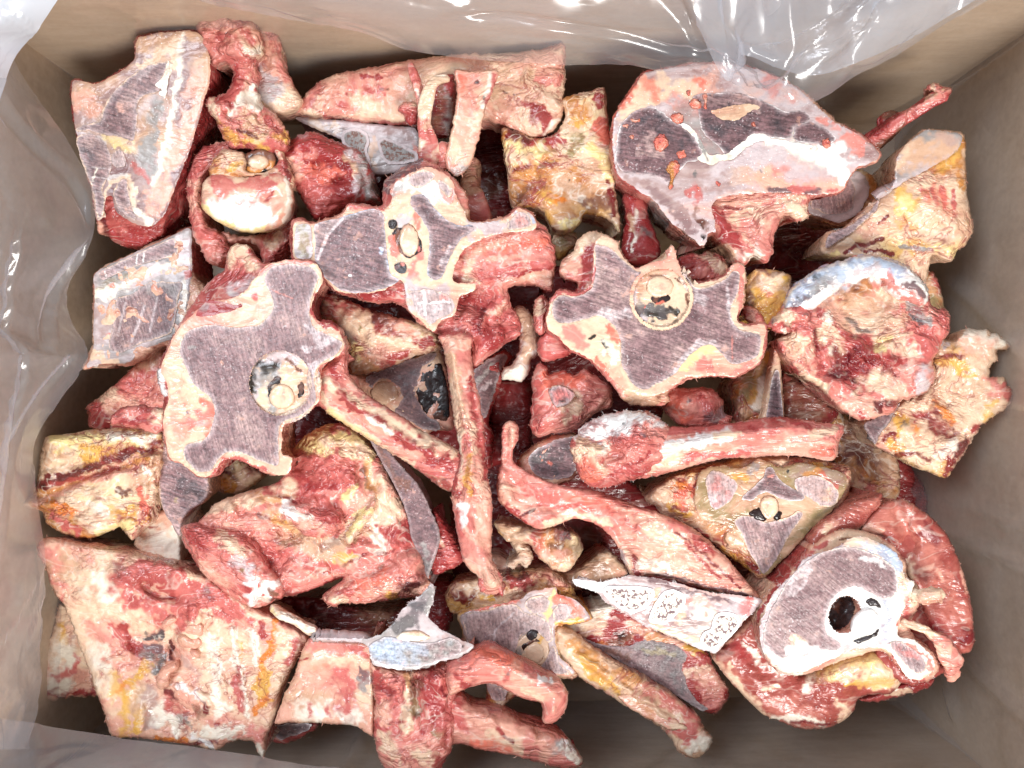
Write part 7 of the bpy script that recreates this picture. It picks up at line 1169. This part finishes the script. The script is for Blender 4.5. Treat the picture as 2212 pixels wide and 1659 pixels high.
cf = t.solid('cut_face', q('B0', '592,282 740,198 900,122 1060,50 1180,0 1190,120 1195,260 1180,420 1165,540 1120,640 1060,690 980,720 880,760 800,830 700,840 600,845 540,860 580,740 582,620 590,420'), CUTGREY, dz=.4, thick=4, rnd=.8, lump=(.3, 14), crease=True, fuzz=50, rag=.7,
        paints=[p('ivory', 'B0', '600,420 760,370 920,290 1190,200', 14, .9), p('lilac', 'B0', '800,370 1000,280 1190,220', 8), p('ash', 'B0', '600,330 760,270 900,210 1060,180', 12, .6), p('olive', 'B0', '620,360 800,290', 9, .4), p('mauve', 'B0', '620,520 640,700', 22, .7), p('ivory', 'B0', '1150,320 1140,560', 8), p('lilac', 'B0', '1120,60 1150,180', 12), p('cream', 'B0', '560,800 700,830', 16), p('coral', 'B0', '680,670', 6), p('coral', 'B0', '700,360', 7), p('lilac', 'B0', '1000,640 800,800', 20, .6), p('rose', 'B0', '1170,280 1180,300', 9)])
t.solid('marrow', q('B0', '620,270 780,190 960,110 1080,60 1110,130 1090,170 960,200 800,250 640,320'), M2, dz=.9, thick=1.5, rnd=.5, lump=(.2, 12), rag=.6, parent=cf, paints=[p('white', 'B0', '895,150 890,210', 2.5, .9, .1), p('white', 'B0', '855,160 845,240', 2.5, .9, .1), p('white', 'B0', '650,260 665,310', 2.5, .8, .1)])
t.solid('marrow', q('B0', '720,440 820,410 920,340 1060,330 1130,340 1110,440 1090,560 1060,650 960,690 860,720 760,770 680,740 700,600'), M1, dz=.9, thick=1.5, rnd=.5, lump=(.2, 12), rag=.9, parent=cf, paints=[p('grey', 'B0', '940,380 1080,380', 22, .7), p('lilac', 'B0', '900,480 820,700', 5, .8, .2), p('lilac', 'B0', '980,430 930,640', 4, .7, .2), p('mauve', 'B0', '720,480 720,640', 16, .7), p('lilac', 'B0', '780,460 740,640', 4, .7, .2)])
deep('pink_meaty_scrap', 'pink meaty scrap low by the left wall below the broad sawn bone', 'B0', '540,1110 640,1030 740,950 860,830 1000,740 1060,900 1080,1100 1000,1180 1020,1260 860,1290 700,1260 560,1240 550,1170', MEAT, -.082, [p('rose', 'B0', '780,960 940,900', 40), p('cream', 'B0', '700,1060 640,1040', 26), p('peach', 'B0', '720,1150 800,1080', 30), p('tan', 'B0', '860,860 960,820', 30, .7), p('red', 'B0', '600,1150 640,1220', 26)])
t = deep('butterfly_vertebra', 'dark butterfly-shaped sawn vertebra with open hole deep between the two ribs', 'B1', '420,900 560,910 700,840 860,790 985,750 1030,860 1060,1050 1080,1240 960,1260 900,1300 760,1200 620,1090 520,1010', FATTY, -.085, [p('tan', 'B1', '600,1000', 60, .7)], wr=.5)
cf = t.solid('cut_face', q('B1', '540,930 680,860 820,810 975,768 960,820 900,860 870,940 850,1040 900,1140 980,1190 1000,1250 900,1250 780,1180 720,1140 760,1060 740,980 640,940 580,1000'), DARKCUT, dz=.6, thick=4, rnd=.8, lump=(.3, 12), crease=True, fuzz=20)
t.solid('hollow', q('B1', '870,940 900,860 960,830 1010,850 1040,960 1060,1100 1040,1200 970,1190 900,1140 850,1040'), BLACK, dz=.4, thick=4, rnd=1, lump=(.6, 14), parent=cf, paints=[p('brown', 'B1', '960,1150', 26, .6)])
t.solid('spinal_cord', el('B1', 655, 1020, 88, 80), CORD, dz=1.4, thick=3, rnd=4, bulge=2, lump=(.5, 12), parent=cf, paints=[p('tan', 'B1', '655,1020', 60, .7)])
deep('fatty_orange_lump', 'orange lumpy fat and meat in the gap between the left star and blue-grey vertebrae', 'B1', '230,420 300,400 420,440 560,500 700,540 860,590 960,640 1000,720 980,760 860,790 700,850 560,900 440,900 420,760 360,640 250,560', YELLOW, -.062, [p('rose', 'B1', '300,440 400,520', 40), p('cream', 'B1', '420,560 480,640', 26), p('peach', 'B1', '640,540 840,640', 18), p('red', 'B1', '620,600 760,680 940,700', 14), p('cream', 'B1', '640,680 800,720', 26), p('peach', 'B1', '560,760 640,820', 30), p('ivory', 'B1', '560,760', 9), p('red', 'B1', '660,850 760,800', 20), p('dark', 'B1', '580,540 700,600', 14, .8), p('olive', 'B1', '510,620', 6), p('butter', 'B1', '460,720 440,780', 18), p('ash', 'B1', '410,640 460,660', 18, .7)], wr=2.2)
t = deep('purple_blade_bone', 'narrow purple sawn blade low to the right of the long thin rib', 'B1', '1190,880 1300,800 1400,760 1450,800 1400,900 1370,1000 1330,1100 1300,1200 1330,1300 1320,1480 1260,1480 1240,1200 1210,1000', RED, -.075, [p('red', 'B1', '1330,1240 1320,1400', 30)])
t.solid('cut_face', q('B1', '1200,890 1300,815 1390,780 1420,810 1370,900 1345,1000 1310,1100 1270,1190 1250,1150 1225,1010'), DARKCUT, dz=.6, thick=4, rnd=.8, lump=(.3, 12), crease=True, paints=[p('grey', 'B1', '1230,960 1330,840', 7, .8), p('lilac', 'B1', '1260,1000 1310,950', 6, .7)])
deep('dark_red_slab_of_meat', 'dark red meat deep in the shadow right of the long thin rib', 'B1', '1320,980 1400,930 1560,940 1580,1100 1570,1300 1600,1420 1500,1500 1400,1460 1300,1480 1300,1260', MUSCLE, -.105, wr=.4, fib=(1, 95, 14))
deep('cream_cartilage_lump', 'smooth cream cartilage lump hanging left of the right star-shaped vertebra', 'B1', '1440,520 1480,480 1540,500 1590,580 1610,660 1620,760 1570,820 1550,900 1500,955 1440,940 1380,940 1400,870 1460,830 1490,740 1490,640 1460,600', WHITEBONE, -.055, [p('tan', 'B1', '1500,520 1560,620', 26, .8), p('cream', 'B1', '1560,660 1540,800', 26), p('ivory', 'B1', '1420,920 1500,900', 26), p('grey', 'B1', '1320,860 1400,860', 16, .7)], wr=.8)
deep('small_meat_strip', 'small pink meat strip hanging at the left tip of the right star-shaped vertebra', 'B1', '1590,440 1640,415 1680,460 1670,540 1650,640 1620,665 1585,620 1580,520', MEAT, -.03, [p('cream', 'B1', '1630,500', 20), p('rose', 'B1', '1640,440', 14)], thick=40)
deep('red_meat_tag', 'flat red meat tag under the left tip of the right star-shaped vertebra', 'B1', '1600,740 1640,650 1720,640 1780,720 1830,760 1760,800 1640,830 1610,790', RED, -.034, [p('rose', 'B1', '1660,720 1740,740', 40)], thick=40)
t = deep('round_sawn_bone', 'round dark sawn bone with pale rim just left of the knobbed long bone', 'B2', '60,1600 110,1540 180,1490 280,1450 400,1430 460,1480 450,1600 420,1700 300,1760 180,1720 80,1690', FATTY, -.055, [p('tan', 'B2', '100,1560 220,1480', 20)], wr=.3)
t.solid('cut_face', q('B2', '120,1600 180,1530 280,1480 400,1450 440,1500 430,1640 380,1700 280,1720 180,1690'), M5, dz=.6, thick=4, rnd=.8, lump=(.3, 12), crease=True, paints=[p('coral', 'B2', '260,1610', 8), p('ash', 'B2', '160,1600 260,1510', 12, .7)])
deep('dark_red_stalk', 'dark red meaty stalk standing between the yellow block and the big knuckle', 'A2', '240,1240 270,1190 340,1190 380,1230 400,1330 440,1440 480,1560 430,1640 330,1660 250,1620 240,1480 260,1360', RED, -.060, [p('red', 'A2', '290,1220 300,1320', 22), p('ivory', 'A2', '330,1300 320,1480 290,1560', 5), p('tan', 'A2', '290,1340 300,1420', 16), p('red', 'A2', '370,1360 360,1520', 16), p('ash', 'A2', '410,1440', 16, .6)], wr=.6, fib=(.8, 85, 10))
deep('gap_meat_scrap', 'loose red and pale meat scrap in the dark gap above the right star-shaped vertebra', 'A2', '580,1620 640,1580 720,1580 760,1560 860,1600 900,1680 840,1740 700,1760 600,1720', MEAT, -.05, [p('red', 'A2', '620,1620 680,1640', 20), p('cream', 'A2', '760,1600 860,1660', 20)])
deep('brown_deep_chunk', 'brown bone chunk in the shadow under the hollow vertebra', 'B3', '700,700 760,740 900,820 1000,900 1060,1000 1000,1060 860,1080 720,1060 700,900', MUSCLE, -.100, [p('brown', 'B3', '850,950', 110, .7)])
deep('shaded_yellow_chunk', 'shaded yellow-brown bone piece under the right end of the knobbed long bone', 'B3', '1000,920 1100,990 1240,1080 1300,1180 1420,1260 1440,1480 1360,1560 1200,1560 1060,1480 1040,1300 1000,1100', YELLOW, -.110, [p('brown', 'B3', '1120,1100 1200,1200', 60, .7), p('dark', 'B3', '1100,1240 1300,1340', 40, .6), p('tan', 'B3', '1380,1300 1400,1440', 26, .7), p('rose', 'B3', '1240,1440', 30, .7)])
deep('orange_fat_loop', 'orange fat and gristle loop hanging under the twisted rib piece', 'C2', '230,140 300,120 420,160 480,170 560,160 680,170 760,220 780,300 740,380 700,430 640,440 560,400 500,340 460,280 400,260 300,240', YELLOW, -.062, [p('rose', 'C2', '470,220 500,300', 22), p('amber', 'C2', '560,230 640,320', 40, .8), p('peach', 'C2', '560,320 640,330', 20), p('plum', 'C2', '620,180 680,190', 18, .8), p('brown', 'C2', '580,260 620,260', 12), p('ivory', 'C2', '635,280', 5), p('cream', 'C2', '680,390', 12)], wr=2.4)
deep('pale_gristle_curl', 'pale curled gristle in the dark gap right of the long thin rib tip', 'C2', '330,250 400,240 460,300 470,360 430,410 380,380 350,420 300,400 320,360 370,330', TENDON, -.075, wr=1.4)
deep('deep_pale_rib', 'pale rib surface deep in the gap beneath the twisted rib piece', 'C2', '200,330 460,400 700,430 900,300 980,330 1060,450 900,500 700,560 520,520 240,460', FATTY, -.115, [p('tan', 'C2', '760,400 940,400', 60, .8), p('brown', 'C2', '880,420', 30, .6)], wr=.3)
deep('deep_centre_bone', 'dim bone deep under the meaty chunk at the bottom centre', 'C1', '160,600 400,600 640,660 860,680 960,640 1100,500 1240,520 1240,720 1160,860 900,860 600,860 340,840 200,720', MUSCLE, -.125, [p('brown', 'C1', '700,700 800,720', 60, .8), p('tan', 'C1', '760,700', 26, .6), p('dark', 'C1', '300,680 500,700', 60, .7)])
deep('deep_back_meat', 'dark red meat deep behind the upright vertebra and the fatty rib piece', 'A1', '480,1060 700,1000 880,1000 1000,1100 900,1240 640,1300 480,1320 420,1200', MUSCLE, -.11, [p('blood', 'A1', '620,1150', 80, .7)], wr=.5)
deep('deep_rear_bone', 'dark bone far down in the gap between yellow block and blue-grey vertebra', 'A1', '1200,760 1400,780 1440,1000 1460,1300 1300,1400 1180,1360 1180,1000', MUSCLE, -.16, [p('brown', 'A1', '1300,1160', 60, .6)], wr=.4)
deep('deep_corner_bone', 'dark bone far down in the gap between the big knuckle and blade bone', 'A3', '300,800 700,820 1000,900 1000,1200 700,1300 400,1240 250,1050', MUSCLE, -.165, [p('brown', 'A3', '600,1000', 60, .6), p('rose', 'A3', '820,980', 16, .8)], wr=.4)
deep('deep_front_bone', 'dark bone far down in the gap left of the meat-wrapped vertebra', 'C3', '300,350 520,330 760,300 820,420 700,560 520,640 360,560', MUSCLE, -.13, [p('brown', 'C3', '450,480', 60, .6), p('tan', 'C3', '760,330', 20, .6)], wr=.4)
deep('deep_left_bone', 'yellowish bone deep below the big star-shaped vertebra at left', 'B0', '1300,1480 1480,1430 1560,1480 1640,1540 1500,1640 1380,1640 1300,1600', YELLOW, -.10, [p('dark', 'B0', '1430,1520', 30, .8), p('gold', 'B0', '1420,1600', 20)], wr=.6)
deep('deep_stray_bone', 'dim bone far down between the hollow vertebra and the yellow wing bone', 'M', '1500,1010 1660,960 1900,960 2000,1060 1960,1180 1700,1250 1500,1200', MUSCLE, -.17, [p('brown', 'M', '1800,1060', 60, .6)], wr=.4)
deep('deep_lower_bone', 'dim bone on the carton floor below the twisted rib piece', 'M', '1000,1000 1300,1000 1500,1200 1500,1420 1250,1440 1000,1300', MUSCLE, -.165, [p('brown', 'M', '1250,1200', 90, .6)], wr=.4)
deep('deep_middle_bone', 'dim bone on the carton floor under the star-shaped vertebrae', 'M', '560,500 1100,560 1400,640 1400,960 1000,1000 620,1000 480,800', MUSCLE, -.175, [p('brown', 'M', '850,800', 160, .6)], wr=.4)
# ------------------------------------------------------------------ the clear liner bag
bag = bpy.data.objects.new('plastic_liner_bag', None); COL.objects.link(bag)
bag['label'] = 'clear plastic liner bag lining the carton, its loose mouth folded in over the bones'; bag['category'] = 'bag'
def W(u, v, z):
    a = proj(np.array([float(u)]), np.array([float(v)]), np.array([float(z)]))[0]
    return tuple(a)
# sheets against the four walls, curling in towards the floor
def wall_rows(axis, sign):
    rows = []
    for z, inn in ((.050, .002), (.0, .003), (-.05, .004), (-.10, .006), (-.15, .010), (-.195, .022), (-.222, .050), (-.230, .10)):
        r = []
        for k in range(9):
            tt = -1 + 2 * k / 8
            wv = .0022 * math.sin(k * 1.9 + z * 30)
            lim = {('x', -1): BL, ('x', 1): BR, ('y', 1): BK, ('y', -1): BF}[(axis, sign)]
            if axis == 'x': r.append((lim - sign * (inn + abs(wv)), ym + tt * (ys / 2 - .004 - inn * .3), z))
            else: r.append((xm + tt * (xs / 2 - .004 - inn * .3), lim - sign * (inn + abs(wv)), z))
        rows.append(r)
    return rows
for i_, (ax, sg) in enumerate((('x', -1), ('x', 1), ('y', 1), ('y', -1))):
    cr_ = [] if i_ in (0, 2) else [([(.30, .1), (.34, .9)], .010, .012), ([(.36, .2), (.38, .8)], .006, .010), ([(.1, .2), (.22, .9)], .008, .02), ([(.05, .5), (.4, .75), (.8, .7)], .006, .02), ([(.6, .3), (.85, .8)], .006, .02), ([(.5, .0), (.55, .9)], .006, .012)]
    sheet('wall_sheet', wall_rows(ax, sg), 120, 70, .0022 if i_ in (0, 2) else .0036, FILMW if i_ in (0, 2) else FILMR, bag, 30 + i_, size=.04, creases=cr_)
# loose flap over the back
us = [330, 470, 603, 768, 890, 1010, 1200, 1340, 1440, 1500, 1590, 1640, 1713, 1790, 1850, 1920, 2030, 2130, 2230]
hem = [-40, 8, 40, 62, 108, 124, 134, 143, 160, 150, 186, 222, 239, 208, 167, 132, 62, 0, -50]
hz = [.03, .025, .015, .008, .0, -.004, -.006, -.006, -.004, -.002, -.006, -.008, -.010, -.006, .0, .005, .012, .02, .03]
top = []
for fr, bump_ in ((0, 0), (.25, .006), (.5, .012), (.72, .014), (.88, .010), (1, 0)):
    r = []
    for k, (u_, h_, z_) in enumerate(zip(us, hem, hz)):
        v0 = -110
        wob = .006 * math.sin(k * 2.3) * (fr if fr < 1 else .8)
        r.append(W(u_ + 14 * math.sin(k * 1.7) * (1 - fr), v0 + (h_ - v0) * fr, .055 * (1 - fr) + z_ * fr + bump_ + wob))
    top.append(r)
sheet('loose_flap', top, 190, 60, .0032, FILM, bag, 51, size=.03,
      creases=[([(.42, .1), (.50, .6), (.56, .95)], .006, .02), ([(.64, 0), (.66, .5), (.62, .8)], -.008, .03), ([(.60, .95), (.72, .5), (.85, .1)], .008, .025), ([(.3, .5), (.5, .8), (.62, .78)], .005, .03), ([(.66, .9), (.70, .6), (.8, .5)], .006, .02)])
# added film layer at the back right, hazed to paint blue-white glare
FILM_GLARE = film('polythene_glare_haze', haze=.40, gl=.5, rough=.17, bump=.2)
dbl = []
for fr in (0, .35, .7, 1):
    dbl.append([W(u_, -110 + (h_ + 110) * fr, .060 * (1 - fr) + z_ * fr + .008 * math.sin(k * 2.1 + fr * 3)) for k, (u_, h_, z_) in enumerate(((1500, 60, .02), (1570, 175, .006), (1600, 120, .012), (1680, 150, .014), (1760, 165, .012), (1840, 140, .012), (1900, 118, .012), (1990, 70, .018), (2070, 22, .024), (2150, -30, .03)))])
sheet('added_glare_layer', dbl, 110, 50, .0036, FILM_GLARE, bag, 55, size=.028, creases=[([(.1, 0), (.16, .95)], .008, .03), ([(.3, .9), (.6, .4), (.9, .1)], .010, .04), ([(.45, .95), (.7, .5)], .007, .03)])
# flap along the left wall
vs_ = [-60, 40, 128, 243, 333, 400, 472, 541, 633, 700, 760, 800, 880, 969, 1070, 1200, 1300, 1430, 1530, 1620]
he = [60, 55, 34, 98, 160, 196, 208, 192, 142, 150, 190, 168, 112, 68, 72, 86, 92, 87, 78, 60]
lf = []
for k, (v_, h_) in enumerate(zip(vs_, he)):
    r = []
    for fr in (0, .3, .6, .85, 1):
        z_ = .05 * (1 - fr) + (-.012 - .02 * min(1, k / 9)) * fr + .010 * math.sin(fr * math.pi) + .004 * math.sin(k * 2.1) * fr
        r.append(W(-60 + (h_ + 60) * fr, v_ + 10 * math.sin(k * 1.3) * fr * .4, z_))
    lf.append(r)
sheet('loose_flap', lf, 60, 190, .0040, FILM, bag, 61, size=.03,
      creases=[([(.2, .1), (.9, .3)], .006, .03), ([(.1, .45), (.6, .5), (.95, .38)], .007, .03), ([(.3, .35), (.5, .7)], .006, .02), ([(.8, .55), (.3, .8)], .005, .02)])
# folded corner at the back left, its heavy haze painting the blown white glare
FILM_BLOWN = film('polythene_blown_white', haze=1.0, gl=.5, rough=.2, bump=.3)
sheet('folded_corner', [[W(-70, -70, .06), W(40, -60, .055), W(150, -40, .05)], [W(-70, 60, .055), W(20, 50, .045), W(84, 60, .035)], [W(-70, 170, .05), W(-20, 150, .03), W(32, 128, .015)], [W(-70, 420, .04), W(-40, 300, .03), W(0, 210, .015)]], 40, 50, .004, FILM_BLOWN, bag, 71, size=.03)
# flap along the front
ub = [-60, 60, 139, 312, 420, 520, 694, 820, 1000, 1300]
hb = [1545, 1562, 1577, 1599, 1612, 1627, 1652, 1672, 1700, 1720]
fb_ = []
for fr in (0, .35, .7, 1):
    fb_.append([W(u_, 1790 + (h_ - 1790) * fr, .045 * (1 - fr) - .02 * fr + .006 * math.sin(k * 1.8) * fr) for k, (u_, h_) in enumerate(zip(ub, hb))])
sheet('loose_flap', fb_, 120, 40, .0035, FILM, bag, 81, size=.03)
